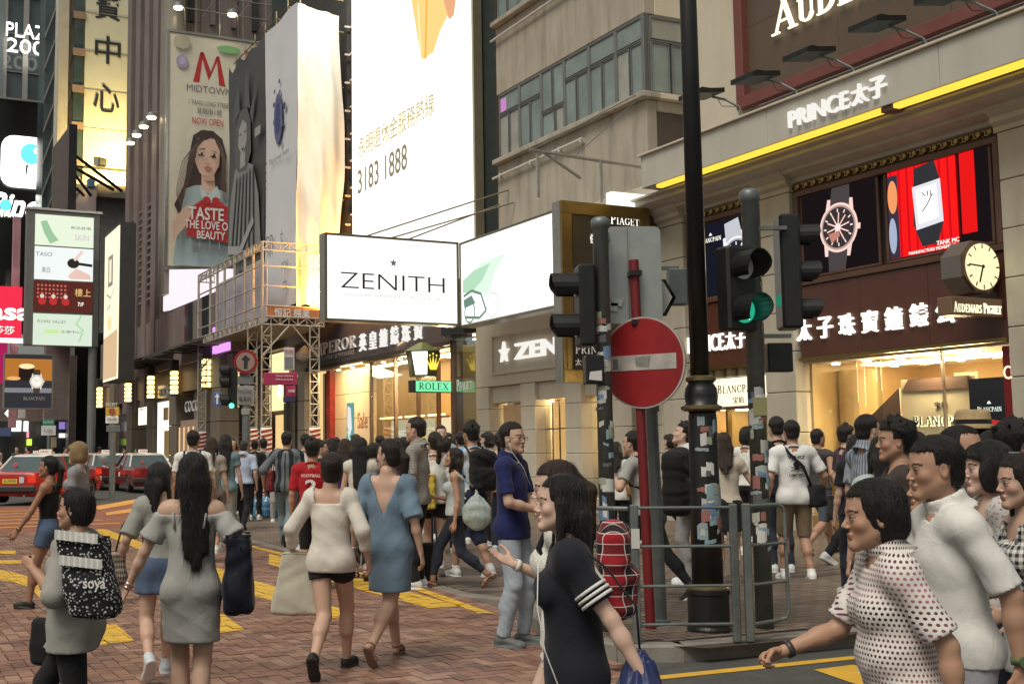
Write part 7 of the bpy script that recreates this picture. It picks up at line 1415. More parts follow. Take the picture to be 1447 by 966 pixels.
def fabric(name, c, kind='plain', c2=None, rough=.85, sc=1.):
 if name in MATS: return MATS[name]
 m = mat(name, c, rough, var=.1, vs=5, bump=.1, bs=140, sheen=.08, spec=.25); t = m.node_tree; b = t.nodes['Principled BSDF']; L = t.links.new
 tn = t.nodes.new('ShaderNodeTexNoise'); tn.inputs['Scale'].default_value = 7; tn.inputs['Detail'].default_value = 3; tn.inputs['Distortion'].default_value = 1.6; tcc = t.nodes.new('ShaderNodeTexCoord'); mpp = t.nodes.new('ShaderNodeMapping'); mpp.inputs['Scale'].default_value = (1.5, 1.5, .8); L(tcc.outputs['Object'], mpp.inputs[0]); L(mpp.outputs[0], tn.inputs[0])
 b2 = t.nodes.new('ShaderNodeBump'); b2.inputs['Strength'].default_value = .22; b2.inputs['Distance'].default_value = .03; L(tn.outputs[0], b2.inputs['Height']); L(b2.outputs[0], b.inputs['Normal'].links[0].from_node.inputs['Normal'])
 if kind != 'plain':
  tc = t.nodes.new('ShaderNodeTexCoord'); sp = t.nodes.new('ShaderNodeSeparateXYZ'); L(tc.outputs['Object'], sp.inputs[0])
  def M(op, a, b_=None):
   n = t.nodes.new('ShaderNodeMath'); n.operation = op
   for i, v in enumerate((a, b_)):
    if v is None: continue
    if isinstance(v, (int, float)): n.inputs[i].default_value = v
    else: L(v, n.inputs[i])
   return n.outputs[0]
  x, y, z = sp.outputs; ang = M('MULTIPLY', M('ARCTAN2', x, y), .17)
  tri = lambda v, f: M('PINGPONG', M('MULTIPLY', v, f), 1.0)
  if kind == 'vstripe': fac = M('GREATER_THAN', tri(ang, 34*sc), .55)
  elif kind == 'hstripe': fac = M('GREATER_THAN', tri(z, 40*sc), .6)
  elif kind == 'gingham': a_, b_ = M('GREATER_THAN', tri(ang, 70*sc), .5), M('GREATER_THAN', tri(z, 70*sc), .5); fac = M('MULTIPLY', M('ADD', a_, b_), .5)
  elif kind == 'dots':
   u = M('MULTIPLY', ang, 62*sc); v = M('MULTIPLY', z, 62*sc); o_ = M('MULTIPLY', M('MODULO', M('FLOOR', M('ADD', v, 1000)), 2), .5)
   du = M('SUBTRACT', M('FRACT', M('ADD', M('ADD', u, o_), 1000)), .5); dv = M('SUBTRACT', M('FRACT', M('ADD', v, 1000)), .5); r2 = M('ADD', M('MULTIPLY', du, du), M('MULTIPLY', dv, dv)); fac = M('LESS_THAN', r2, .085)
  elif kind == 'plaid': a_, b_ = M('GREATER_THAN', tri(x, 16*sc), .5), M('GREATER_THAN', tri(z, 16*sc), .5); fac = M('MULTIPLY', M('ADD', a_, b_), .5)
  elif kind == 'floral':
   vo = t.nodes.new('ShaderNodeTexVoronoi'); vo.inputs['Scale'].default_value = 26*sc; L(tc.outputs['Object'], vo.inputs[0]); fac = M('LESS_THAN', vo.outputs[0], .33)
  mx = t.nodes.new('ShaderNodeMix'); mx.data_type = 'RGBA'; L(fac, mx.inputs[0]); src = b.inputs['Base Color'].links[0].from_socket; L(src, mx.inputs[6]); mx.inputs[7].default_value = c4(c2); out = mx.outputs[2]
  if kind == 'plaid':
   g_ = M('MAXIMUM', M('GREATER_THAN', tri(x, 32*sc), .93), M('GREATER_THAN', tri(z, 32*sc), .93)); m2 = t.nodes.new('ShaderNodeMix'); m2.data_type = 'RGBA'; L(g_, m2.inputs[0]); L(out, m2.inputs[6]); m2.inputs[7].default_value = (.6, .55, .52, 1); out = m2.outputs[2]
  if kind == 'dots':
   n = t.nodes.new('ShaderNodeTexNoise'); n.inputs['Scale'].default_value = 1.3; mp = t.nodes.new('ShaderNodeMapping'); mp.inputs['Scale'].default_value = (.6, .6, 4); L(tc.outputs['Object'], mp.inputs[0]); L(mp.outputs[0], n.inputs[0]); rp = t.nodes.new('ShaderNodeValToRGB'); L(n.outputs[0], rp.inputs[0])
   rp.color_ramp.elements[0].position = .42; rp.color_ramp.elements[0].color = (.03, .012, .02, 1); rp.color_ramp.elements[1].position = .58; rp.color_ramp.elements[1].color = (.42, .16, .22, 1); L(rp.outputs[0], mx.inputs[7])
  L(out, b.inputs['Base Color'])
 return m
# ------------------------------------------------------------ the figure
def ik(a, b, l1, l2, hint):
 d = b-a; L = np.linalg.norm(d); L2 = min(max(L, 1e-4), (l1+l2)*.998); u = d/max(L, 1e-6); b = a+u*L2; x = (l1*l1-l2*l2+L2*L2)/(2*L2); hgt = math.sqrt(max(l1*l1-x*x, 0)); h_ = np.asarray(hint, float); h_ = h_-u*(h_@u); h_ /= max(np.linalg.norm(h_), 1e-6); return a+u*x+h_*hgt, b
def frame_from(d, side):
 """rotation whose -z axis is d and whose x axis is close to side"""
 z = -d/np.linalg.norm(d); x = np.asarray(side, float); x = x-z*(x@z); x /= max(np.linalg.norm(x), 1e-6); y = np.cross(z, x); return np.stack([x, y, z], 1)
class Person:
 def __init__(s, label, px, Y=None, feet=None, top=620, H=None, face=0., sex='f', pose=None, build=1., sk='a', hair=('short', HB), wear=(), shoes=('sneaker', (.6, .6, .6)), head=(0, 0), group=None, lean=0., res=None, zg=None, hands=('relax', 'relax'), seed=0, hscale=1.):
  """face: heading in degrees, 0 = walks away from the camera, 90 = to the right, 180 = towards the camera, -90 = to the left"""
  if feet is not None: x, y = gp(px, feet, .0)
  else: x, y = (px-PXC)/FPX*Y*1.0, Y
  d, sv = SD(x, y); s.zg = (pave_z(d, sv) if inpoly(d, sv, PAVE) else .002) if zg is None else zg
  if feet is not None: x, y = gp(px, feet, s.zg)
  s.x, s.y = x, y
  H = H or HC+(hor(px)-top)/FPX*y*(1+math.tan(PITCH)*(hor(px)-top)/FPX)-s.zg; s.H = H; s.sex = sex
  h = res or (.0105 if y < 7.5 else .014 if y < 12 else .019 if y < 20 else .028); s.h = h/max(H/1.65, .6); h = s.h*1.65/H*1.0; s.h = h = res or (.009 if y < 5.2 else .0105 if y < 12.2 else .015 if y < 20 else .025)
  s.T = WThing('person', label, 'person', (x, y, s.zg), group, rot=-math.radians(face)); s.face = math.radians(face); p = pose or {}; s.seed = seed
  m = sex == 'm'; P = lambda *a: np.array(a, float)*H; w_ = build
  lf, rf = p.get('L', (.0, .055, 0, 0)), p.get('R', (.0, .055, 0, 0))          # forward, outward, lift of the ankle, foot pitch (deg, toes down +)
  LL = .47*.995; zp = .515
  for f_ in (lf, rf):
   need = .045+f_[2]+math.sqrt(max(LL**2-f_[0]**2, .01)); zp = min(zp, need)
  s.pel = P(0, 0, zp); ln = math.radians(lean); Rl = rotx(-ln); s.Rl = Rl
  tw = math.radians(p.get('twist', 0)); Rt = Rl@rotz(-tw); up = lambda q: s.pel+Rt@(P(*q)-P(0, 0, .515)); s.up = up; s.Rt = Rt
  shw = (.110 if m else .092)*(.5+.5*w_); hpw = .052
  s.hs = hscale; s.sh = [up((-shw, 0, .803)), up((shw, 0, .803))]; s.nk = up((0, -.008, .845)); hc = up((0, .012, .934-(hscale-1)*.06)); s.hip = [s.pel+P(-hpw, 0, 0), s.pel+P(hpw, 0, 0)]
  s.knee = []; s.ank = []
  for i, f_ in enumerate((lf, rf)):
   a = P((-1 if i == 0 else 1)*f_[1], f_[0], .045+f_[2]); k, a = ik(s.hip[i], a, .24*H, .235*H, (0, 1, 0)); s.knee.append(k); s.ank.append(a)
  s.fp = [lf[3], rf[3]]; s.elb = []; s.wr = []
  for i, key in enumerate(('la', 'ra')):
   sg = -1 if i == 0 else 1; t = p.get(key, (.145, .02, .52)); t = (sg*t[0], t[1], t[2]-(.026 if .5 < t[2] < .575 else 0))+tuple(t[3:]); tgt = up(t[:3]) if len(t) < 5 else s.pel+P(*t[:3])-P(0, 0, .515); hint = t[3] if len(t) > 3 and t[3] is not None else (sg*.35, -1, -.1)
   if len(t) > 3 and t[3] is not None: hint = (sg*hint[0],)+tuple(hint[1:])
   e, wv = ik(s.sh[i], tgt, .165*H, .150*H, hint); s.elb.append(e); s.wr.append(wv)
  s.hands = hands; s.hc = hc; s.k = k_ = H/1.66; s.Rh = Rl@rotz(-math.radians(head[0]))@rotx(math.radians(head[1])); s.m = m; s.w_ = w_
  s.skin = skin(SK[sk]); s.build_body(shoes); s.build_hair(hair)
  for g_ in wear: s.garment(**g_)
 # primitives of the body, inflated by g
 def torso(s, g=0., low=0., taper=True):
  H, up, m, b = s.H, s.up, s.m, s.w_; R = s.Rt.T; E = lambda c, r: ell(up(c), [v*H+g for v in r], R); c = .9+.1*b
  out = [(E((0, 0, .715), ((.088 if m else .078)*c*b**.5, .060*b, .095)), 0), (E((0, .002, .64), ((.078 if m else .066)*b, .050*b, .08)), .035), (E((0, 0, .555), ((.086 if m else .084)*b, .058*b, .058)), .04)]
  out += [(cap(up((-.075, -.004, .80)), up((.075, -.004, .80)), .042*H+g, None, (s.Rt@V3(0, 1, 0), .9)), .05), (cap(up((0, -.006, .80)), up((0, -.006, .86)), .042*H*(1.05 if m else .9)+g*.4, .034*H+g*.3), .03)]
  for sg in (-1, 1):
   out.append((E((sg*.038, -.027, .527), (.041*b, .039*b, .043)), .03))
   if not m: out.append((E((sg*.037, .050, .725), (.036, .030, .034)), .025))
   out.append((cap(up((sg*.07, -.004, .805)), s.sh[0 if sg < 0 else 1], .033*H+g, .0275*H+g*.8), .03))
  if b > 1.08: out.append((E((0, .03, .62), (.075*b, .05*b, .06)), .04))
  return out
 def arm(s, i, t0=0., t1=2., g=0.):
  H, b = s.H, s.w_**.7*(1 if s.m else .88); S, E_, W_ = s.sh[i], s.elb[i], s.wr[i]; out = []
  if t0 < 1: e = S+(E_-S)*min(t1, 1.); out.append((cap(S, e, .0275*H*b+g, (.0275+(.0225-.0275)*min(t1, 1))*H*b+g), .02))
  if t1 > 1: e = E_+(W_-E_)*(t1-1); out.append((cap(E_, E_+(W_-E_)*min(.35, t1-1), .0225*H*b+g, .0235*H*b+g), .015)); out.append((cap(E_+(W_-E_)*.3*min(1, t1-1), e, .023*H*b+g, (.0145 if t1 == 2 else .018)*H*b+g), .015))
  return out
 def leg(s, i, t1=2., g=0., g2=None):
  H, b = s.H, s.w_**.6; A, K, B_ = s.hip[i], s.knee[i], s.ank[i]; g2 = g if g2 is None else g2; out = [(cap(A, A+(K-A)*min(t1, 1), .050*H*b+g, (.050+(.033-.050)*min(t1, 1))*H*b+g+(g2-g)*.4), .03)]
  if t1 > 1:
   u = (B_-K)/np.linalg.norm(B_-K); bk = np.cross(u, V3(1, 0, 0)); bk = bk*np.sign(-bk[1] or 1); t = t1-1
   out.append((cap(K, K+(B_-K)*min(.45, t)+bk*.012*H, .0315*H*b+g, .0325*H*b+g), .02)); out.append((cap(K+(B_-K)*.25, K+(B_-K)*t, .031*H*b+g, .0195*H*b+g2), .02))
  return out
 def bounds(s, g=.12):
  pts = np.array(s.sh+s.elb+s.wr+s.hip+s.knee+s.ank+[s.nk, s.pel, s.up((0, -.03, .5))]); return pts.min(0)-g, pts.max(0)+g
 def put(s, name, V, F, mt, t=None, parent=None, smooth=True):
  me = np_mesh(name, V, F, mt, t, smooth); o = bpy.data.objects.new(name, me); link(o); o.parent = parent or s.T.o; return o
 def build_body(s, shoes):
  lo, hi = s.bounds(.14); f = Field(lo, hi, s.h)
  for pr, k in s.torso(): f.union(pr, k)
  for i in (0, 1):
   for pr, k in s.leg(i): f.union(pr, k)
   for pr, k in s.arm(i): f.union(pr, k)
  V, F = f.mesh(); T = [np.ones((len(V), 3))]; VV = [V]; FF = [F]; n = len(V); near = s.y < 7.5; mid = s.y < 14
  def addp(lib, R, c, k=1., mir=False):
   nonlocal n
   v, f_, t_ = lib; v = v*k
   if mir: v = v*V3(-1, 1, 1); f_ = f_[:, ::-1]
   VV.append(v@R.T+c); FF.append(f_+n); T.append(t_); n += len(v)
  addp(head_lib(s.sex, .0042 if near else .0065 if mid else .011), s.Rh, s.hc, s.k*s.hs)
  for i in (0, 1):
   d = s.wr[i]-s.elb[i]; side = V3(1 if i else -1, 0, 0)
   sd_ = s.pel*0+ (V3(1, 0, 0) if i else V3(1, 0, 0)); hd = s.hands[i]
   roll = 0
   if isinstance(hd, tuple): hd, roll = hd
   R = frame_from(d, sd_)@rotz(math.radians(roll)); addp(hand_lib(hd, .0042 if near else .006 if mid else .011), R, s.wr[i], s.k*(.97 if s.m else .9), i == 0)
  if shoes: kind, c = shoes[:2]
  if s.y < 11:
   for sg in (-1, 1):
    q = MB().lathe([(.001, .0135), (.006, .0125), (.0105, .0085), (.012, .002), (.011, -.004)], (0, 0, 0), 12, 'y'); q.v = [tuple((V3(v[0], v[1], v[2]*.52)+V3(sg*.031, .0700, -.006))*s.k*s.hs@s.Rh.T+s.hc) for v in q.v]; e_ = s.T.part('eye', q, mat('eye_white', (.42, .37, .33), .25), local=True, smooth=True)
    q = MB().cyl((0, .0125, 0), (0, .0142, 0), .0052, .0035, 10); q.v = [tuple((V3(v[0], v[1], v[2])+V3(sg*.031, .0700, -.006))*s.k*s.hs@s.Rh.T+s.hc) for v in q.v]; s.T.part('iris', q, mat('iris_dark', (.012, .008, .006), .1), parent=e_, local=True)
    q = MB().tube([tuple((V3(sg*.031+.0135*math.cos(t), .0825-.004*abs(math.cos(t)), -.006+.0068*math.sin(t)))*s.k*s.hs@s.Rh.T+s.hc) for t in np.linspace(.1, 3.04, 7)], .0017, 5); s.T.part('eyelid', q, s.skin if s.m else mat('lash_dark', (.03, .02, .018), .6), parent=e_, local=True)
  s.footR = []
  for i in (0, 1):
   R = rotz(math.radians((4 if i == 0 else -4)))@rotx(-math.radians(s.fp[i])); s.footR.append(R); addp(foot_lib('bare', .006 if near else .008 if mid else .013), R, s.ank[i], s.k*(1 if s.m else .92), i == 0)
  s.put('body', np.concatenate(VV), np.concatenate(FF), s.skin, np.concatenate(T))
  fh = .006 if near else .008 if mid else .012; k = s.k*(1.02 if s.m else .94)
  for i in (0, 1):
   kinds = [('sole', c), ('strap', shoes[2] if len(shoes) > 2 else c)] if kind == 'sandal' else [(kind, c)]; top = None
   for kk, cc in kinds:
    v, f_, t_ = foot_lib(kk, fh); v = v*k
    if i == 0: v = v*V3(-1, 1, 1); f_ = f_[:, ::-1]
    mt = fabric('shoe_%s_%d_%d_%d' % (kk, cc[0]*99, cc[1]*99, cc[2]*99), cc, rough=.55)
    if kk == 'sneaker':
     b = mt.node_tree.nodes['Principled BSDF']
     if not mt.get('t'):
      mt['t'] = 1; t = mt.node_tree; vc = nd(t, 'ShaderNodeVertexColor', layer_name='tint'); mx = t.nodes.new('ShaderNodeMix'); mx.data_type = 'RGBA'; gt = t.nodes.new('ShaderNodeMath'); gt.operation = 'GREATER_THAN'; gt.inputs[1].default_value = 1.2; t.links.new(vc.outputs[0], gt.inputs[0]); t.links.new(gt.outputs[0], mx.inputs[0]); t.links.new(b.inputs['Base Color'].links[0].from_socket, mx.inputs[6]); mx.inputs[7].default_value = (.62, .6, .57, 1); t.links.new(mx.outputs[2], b.inputs['Base Color'])
    o = s.put('shoe' if top is None else 'shoe_strap', v@s.footR[i].T+s.ank[i], f_, mt, t_, parent=top); top = top or o
 def build_hair(s, hair):
  if not hair: return
  style, c = hair[:2]; near = s.y < 7.5; v, f_, t_ = hair_lib(style, .0055 if near else .008 if s.y < 14 else .013, hair[2] if len(hair) > 2 else 0)
  V = v*s.k*s.hs@s.Rh.T+s.hc; o = s.put('hair', V, f_, hairmat(c), None)
  if s.y < 12:
   q = strands(style, v, 1300 if near else 300, s.seed+5); q.v = [tuple((np.array(p)*s.k*s.hs)@s.Rh.T+s.hc) for p in q.v]; me = mesh(q, fix=False); me.materials.append(hairmat(c)); so_ = link(bpy.data.objects.new('loose_strands', me)); so_.parent = o; so_['kind'] = 'stuff'
  s.hair = o
 def garment(s, kind='top', mt=None, sleeve=.6, hem=.49, g=None, neck='crew', name=None, flare=0., t=2., sg=.012, wr=1., tank=False, off=False, k2=.03, cuff=None, hemslope=0., backv=False, open_=0):
  g = (.014 if kind in ('top', 'dress') else .008) if g is None else g; H, up = s.H, s.up; lo, hi = s.bounds(.13+flare); f = Field(lo, hi, s.h); R = s.Rt.T
  def loc(X, Y, Z):
   x, y, z = X-s.pel[0], Y-s.pel[1], Z-s.pel[2]; return [(R[j][0]*x+R[j][1]*y+R[j][2]*z)/H+(.515 if j == 2 else 0) for j in range(3)]
  if kind in ('top', 'dress'):
   for pr, k in s.torso(g): f.union(pr, k)
   if hem < .56:
    for i in (0, 1): f.union(cap(s.hip[i], s.hip[i]+(s.knee[i]-s.hip[i])*min(1., max(.1, (.54-hem)/.24)), .050*H+g, .045*H+g+flare), .06)
    zc = up((0, -.0, .6)); zb = s.pel+V3(0, np.mean([s.knee[0][1], s.knee[1][1]])*.45*max(0, min(1, (.52-hem)/.2)), (hem-.03-.515)*H); f.union(cap(zc, zb, .062*H+g, .078*H+g+flare, (V3(0, 1, 0), .8)), .06)
   if not tank: f.union(cap(up((0, 0, .71)), up((0, 0, max(hem, .5)+.02)), (.064 if m else .057)*H*s.w_+g*.8, (.068 if m else .064)*H*s.w_+g*.8, (s.Rt@V3(0, 1, 0), .74)), .05)
   if wr: s.wrinkle(f, wr, kind)
   f.cut(lambda X, Y, Z: hem*H-(0 if hem < .5 else 0)-(Z+hemslope*Y)+0*X if hem < .56 else hem-loc(X, Y, Z)[2])
   # neckline
   def nk(X, Y, Z):
    x, y, z = loc(X, Y, Z); r = np.sqrt(x*x+(y+.004)**2)
    if neck == 'crew': return np.minimum(.047-r, z-.79)*H
    if neck == 'wide': return np.minimum(.075-r, z-.78)*H
    if neck == 'v': return np.maximum(np.minimum(.045-r, z-.79), np.minimum((z-.735)*.45-np.abs(x), y))*H
    if neck == 'backv': return np.maximum(np.minimum(.058-r, z-.79), np.minimum((z-.665)*.42-np.abs(x), -y))*H
    if neck == 'scoop': return np.maximum(np.minimum(.062-r, z-.775), np.minimum((z-.755)*.9-np.abs(x), 1+0*y))*H
    if neck == 'off': return (z-.79)*H+0*x
    return -1+0*x*y*z
   f.cut(nk)
   if tank: f.cut(lambda X, Y, Z: (lambda x, y, z: np.maximum(np.minimum(np.abs(x)-.066, z-.765), np.abs(x)-.098-.0*z)*H)(*loc(X, Y, Z)))
   if sleeve > 0:
    for i in (0, 1):
     ff = s.arm(i, 0, sleeve, g+sg*.6); e = s.sh[i]+(s.elb[i]-s.sh[i])*min(sleeve, 1) if sleeve <= 1 else s.elb[i]+(s.wr[i]-s.elb[i])*(sleeve-1); u = (s.elb[i]-s.sh[i] if sleeve <= 1 else s.wr[i]-s.elb[i]); u = u/np.linalg.norm(u)
     b0 = s.sh[i] if sleeve <= 1 else s.elb[i]
     ff = [(cap(s.sh[i], s.sh[i]+(s.elb[i]-s.sh[i])*min(sleeve*.97, 1), .0285*H+g*.45, .0245*H+g*.7+sg*.75), 0)]+([(cap(s.elb[i], e-u*.01, .0225*H+g*.5+sg, .0185*H+g*.5+sg*.8), .02)] if sleeve > 1 else [])
     if off: ff[0] = (cap(s.sh[i]+(s.elb[i]-s.sh[i])*.25, s.sh[i]+(s.elb[i]-s.sh[i])*min(sleeve*.97, 1), .031*H+g*.6, .027*H+g*.8+sg), 0)
     for j, (pr, k) in enumerate(ff):
      lo_, hi_, fn = pr; last = j == len(ff)-1
      fn2 = (lambda fn=fn, u=u, e=e: (lambda X, Y, Z: np.maximum(fn(X, Y, Z)+.0016*np.sin(((X-e[0])*u[0]+(Y-e[1])*u[1]+(Z-e[2])*u[2])*60+30*X+26*Y)*wr, (X-e[0])*u[0]+(Y-e[1])*u[1]+(Z-e[2])*u[2])))() if last else fn
      f.union((lo_, hi_, fn2), .022 if j == 0 else .015)
   if neck == 'collar' or cuff == 'collar':
    a, b = up((0, -.016, .838)), up((0, .002, .885)); u = (b-a)/np.linalg.norm(b-a)
    def col_(X, Y, Z):
     x, y, z = X-a[0], Y-a[1], Z-a[2]; h_ = x*u[0]+y*u[1]+z*u[2]; r = np.sqrt(np.maximum((x-h_*u[0])**2+(y-h_*u[1])**2+(z-h_*u[2])**2, 0)); rr_ = .040*H*(1.04 if s.m else .92)+np.maximum(.012*H-h_, 0)*.7; return np.maximum(np.abs(r-rr_)-max(.009, s.h*1.05), np.abs(h_-.014*H)-.024*H)
    f.union((a-.11, a+.11, col_), .014)
   elif neck == 'crew':
    a = up((0, -.004, .832)); nrm = s.Rt@V3(0, .42, .9); f.union((a-.1, a+.1, lambda X, Y, Z: np.sqrt((np.sqrt(np.maximum((X-a[0])**2+(Y-a[1])**2+(Z-a[2])**2-((X-a[0])*nrm[0]+(Y-a[1])*nrm[1]+(Z-a[2])*nrm[2])**2, 0))-.046*H)**2+((X-a[0])*nrm[0]+(Y-a[1])*nrm[1]+(Z-a[2])*nrm[2])**2)-max(.008, s.h*.9)), .01)
  else:
   for pr, k in s.torso(g)[1:3]+s.torso(g)[5:6]+s.torso(g)[7:8]: f.union(pr, k)
   for sg_ in (-1, 1): f.union(ell(up((sg_*.038, -.025, .527)), [.040*H*s.w_+g, .037*H*s.w_+g, .042*H+g], R), .03)
   if kind == 'skirt':
    f.union(cap(s.pel+V3(0, 0, .02), s.pel+V3(0, 0, (hem-.53)*H), .075*H+g, .082*H+g+flare, (V3(0, 1, 0), .82)), .05)
    for i in (0, 1): f.union(cap(s.hip[i], s.hip[i]+(s.knee[i]-s.hip[i])*min(1., (.54-hem)/.24), .050*H+g, .042*H+g+flare), .06)
    if flare: f.add(lambda X, Y, Z: .008*np.sin(9*np.arctan2(X-s.pel[0], Y-s.pel[1]))*np.clip((s.pel[2]-Z)*4, 0, 1))
    f.cut(lambda X, Y, Z: hem*H-Z+0*X+0*Y)
   else:
    for i in (0, 1):
     B0 = s.knee[i] if t > 1 else s.hip[i]; u = (s.ank[i]-s.knee[i]) if t > 1 else (s.knee[i]-s.hip[i]); u = u/np.linalg.norm(u); e = (s.knee[i]+(s.ank[i]-s.knee[i])*(t-1)) if t > 1 else s.hip[i]+(s.knee[i]-s.hip[i])*t
     L_ = s.leg(i, t, g, g+sg)
     for j, (pr, k) in enumerate(L_):
      lo_, hi_, fn = pr; last = j == len(L_)-1
      if last: fn = (lambda fn=fn, u=u, e=e: (lambda X, Y, Z: np.maximum(fn(X, Y, Z), (X-e[0])*u[0]+(Y-e[1])*u[1]+(Z-e[2])*u[2]-.01)))()
      f.union((lo_, hi_, fn), .025)
    if wr: s.wrinkle(f, wr*.9, 'leg')
   f.cut(lambda X, Y, Z: loc(X, Y, Z)[2]*H-.602*H)
  V, F = f.mesh()
  if len(V) == 0: return None
  nm = name or {'top': 'top', 'dress': 'dress', 'skirt': 'skirt', 'legs': 'trousers'}[kind]
  return s.put(nm, V, F, mt)
 def wrinkle(s, f, a, kind):
  ph = s.seed*2.3; A = .0024*a*s.H/1.6; pz = s.pel[2]; cr = lambda v: 1-2*np.sqrt(np.abs(np.sin(v))+.02)
  if kind == 'leg': f.add(lambda X, Y, Z: A*(.6*cr(Z*34+5*np.sin(X*13+ph)+5*np.sin(Y*11))+.4*np.sin(Z*33+X*40+ph))*np.clip((pz-.05-Z)*5, .2, 1))
  else: f.add(lambda X, Y, Z: A*(-.7*cr(X*19+5*np.sin(Z*5+ph)+Z*7+Y*8)+.55*cr(Z*17+X*21*np.sign(X)+3*np.sin(Y*12+ph)+ph)+.35*np.sin(Z*19+5*np.sin(X*9+ph)+7*Y)))
 def w(s, q):
  """a point of the person's own frame (in body heights) in the world"""
  q = np.array(q, float)*s.H if not isinstance(q, np.ndarray) else q; a = -s.face; x, y = q[0]*math.cos(a)-q[1]*math.sin(a), q[0]*math.sin(a)+q[1]*math.cos(a); return V3(s.x+x, s.y+y, s.zg+q[2])
# ============================================================ things carried
def rbox(c, hf, r=.02, R=None):
 c = np.asarray(c, float); hf = np.asarray(hf, float)
 def fn(X, Y, Z):
  x, y, z = X-c[0], Y-c[1], Z-c[2]
  if R is not None: x, y, z = R[0][0]*x+R[1][0]*y+R[2][0]*z, R[0][1]*x+R[1][1]*y+R[2][1]*z, R[0][2]*x+R[1][2]*y+R[2][2]*z
  q = [np.abs(a)-h_+r for a, h_ in zip((x, y, z), hf)]; return (np.sqrt(sum(np.maximum(a, 0)**2 for a in q))+np.minimum(np.maximum(np.maximum(q[0], q[1]), q[2]), 0)-r).astype(np.float32)
 m = np.linalg.norm(hf) if R is not None else hf; return c-m, c+m, fn
def carry(P, name, label, cat, c, size, mt, kind='tote', yaw=0., handles=(), hm=None, group=None, slump=1., tilt=0., h=None, taper=0.):
 """a bag built in its carrier's frame: c = centre (m, x right, y ahead, z up)"""
 c = np.array(c, float); ca, sa = math.cos(-P.face), math.sin(-P.face); wx, wy = P.x+c[0]*ca-c[1]*sa, P.y+c[0]*sa+c[1]*ca
 T = WThing(name, label, cat, (wx, wy, P.zg+c[2]-size[2]/2), group, rot=-P.face+math.radians(yaw)); w_, d_, H_ = [v/2 for v in size]; h = h or max(.007, P.y*.0011)
 f = Field((-w_*1.5-.06, -d_*1.5-.06, -.08), (w_*1.5+.06, d_*1.5+.06, size[2]*1.25+.08), h); ty = math.tan(math.radians(tilt))
 if kind in ('tote', 'soft'):
  f.union(rbox((0, 0, H_), (w_*.97, d_*.97, H_), min(w_, d_)*.45), 0); f.union(ell((0, 0, H_*.6), (w_*1.04, d_*1.04, H_*.6)), .04)
  f.cut(lambda X, Y, Z: Z-size[2]+.012*np.sin(X*30)+0*Y); f.add(lambda X, Y, Z: .003*slump*(np.sin(X*26+6*np.sin(Z*11))+.8*np.sin(Z*22+X*14+4*np.sin(X*17))))
 elif kind == 'sack':
  f.union(ell((0, 0, H_*.75), (w_, d_, H_*.78)), 0); f.union(cap((0, 0, H_*1.2), (0, 0, H_*1.8), w_*.5, w_*.25), .06); f.add(lambda X, Y, Z: .008*np.sin(11*np.arctan2(X, Y))*np.clip(Z/size[2], .15, 1)+.004*np.sin(Z*50+X*30))
 elif kind == 'backpack':
  f.union(rbox((0, 0, H_*.95), (w_, d_*.8, H_*.95), .06), 0); f.union(rbox((0, -d_*.75, H_*.6), (w_*.72, d_*.45, H_*.5), .04), .02); f.union(ell((0, 0, H_*1.55), (w_*.85, d_*.8, H_*.45)), .05); f.add(lambda X, Y, Z: .004*(np.sin(X*30+5*np.sin(Z*16))+np.sin(Z*28+X*9)))
  f.carve(cap((-w_*.7, -d_*1.22, H_*1.08), (w_*.7, -d_*1.22, H_*1.08), .008), .004)
 elif kind == 'case': f.union(rbox((0, 0, H_), (w_, d_, H_), .03), 0)
 V, F = f.mesh(); V = V.copy(); V[:, 0 if w_ >= d_ else 1] += ty*(V[:, 2]-size[2]); V[:, :2] *= (1-taper*np.clip(V[:, 2:3]/size[2], 0, 1)); me = np_mesh('bag', V, F, mt); o = link(bpy.data.objects.new('bag_body' if kind != 'case' else 'case_body', me)); o.parent = T.o
 def loc(p): q = np.array(p, float)-c; yw = math.radians(-yaw); q = V3(q[0]*math.cos(yw)-q[1]*math.sin(yw), q[0]*math.sin(yw)+q[1]*math.cos(yw), q[2]+size[2]/2); return tuple(q)
 if kind == 'tote': T.part('rim', MB().tube([(sx*w_*.93*(1-taper), sy*d_*.93*(1-taper), size[2]-.012) for sx, sy in ((-1, -1), (1, -1), (1, 1), (-1, 1), (-1, -1))], .006, 5), hm or mt, local=True)
 for pts, r in handles: T.part('handle' if kind != 'backpack' else 'strap', MB().tube([loc(p) for p in pts], r, 6), hm or mt, local=True, smooth=True)
 return T
def arc3(a, b, up=.1, n=7, push=(0, 0, 0)):
 a, b = np.array(a, float), np.array(b, float); return [tuple(a+(b-a)*i/(n-1)+(V3(0, 0, up)+np.array(push, float))*math.sin(math.pi*i/(n-1))) for i in range(n)]
def tubechild(P, name, pts, r, mt, n=6): return P.T.part(name, MB().tube(pts, r, n), mt, local=True, smooth=True)
def ring(P, name, c, d, r, th, mt, wd=.012):
 """a band round a limb at c whose axis is d"""
 d = np.array(d)/np.linalg.norm(d); a = np.cross(d, V3(1, 0, .1)); a /= np.linalg.norm(a); b = np.cross(d, a); q = MB(); n = 14
 for t, rr_ in ((-wd/2, r), (-wd/2, r+th), (wd/2, r+th), (wd/2, r)):
  for i in range(n): an = 2*math.pi*i/n; q.v.append(tuple(c+d*t+(a*math.cos(an)+b*math.sin(an))*rr_))
 for k in range(4):
  for i in range(n): q.f.append((k*n+i, k*n+(i+1) % n, ((k+1) % 4)*n+(i+1) % n, ((k+1) % 4)*n+i))
 return P.T.part(name, q, mt, local=True, smooth=True)
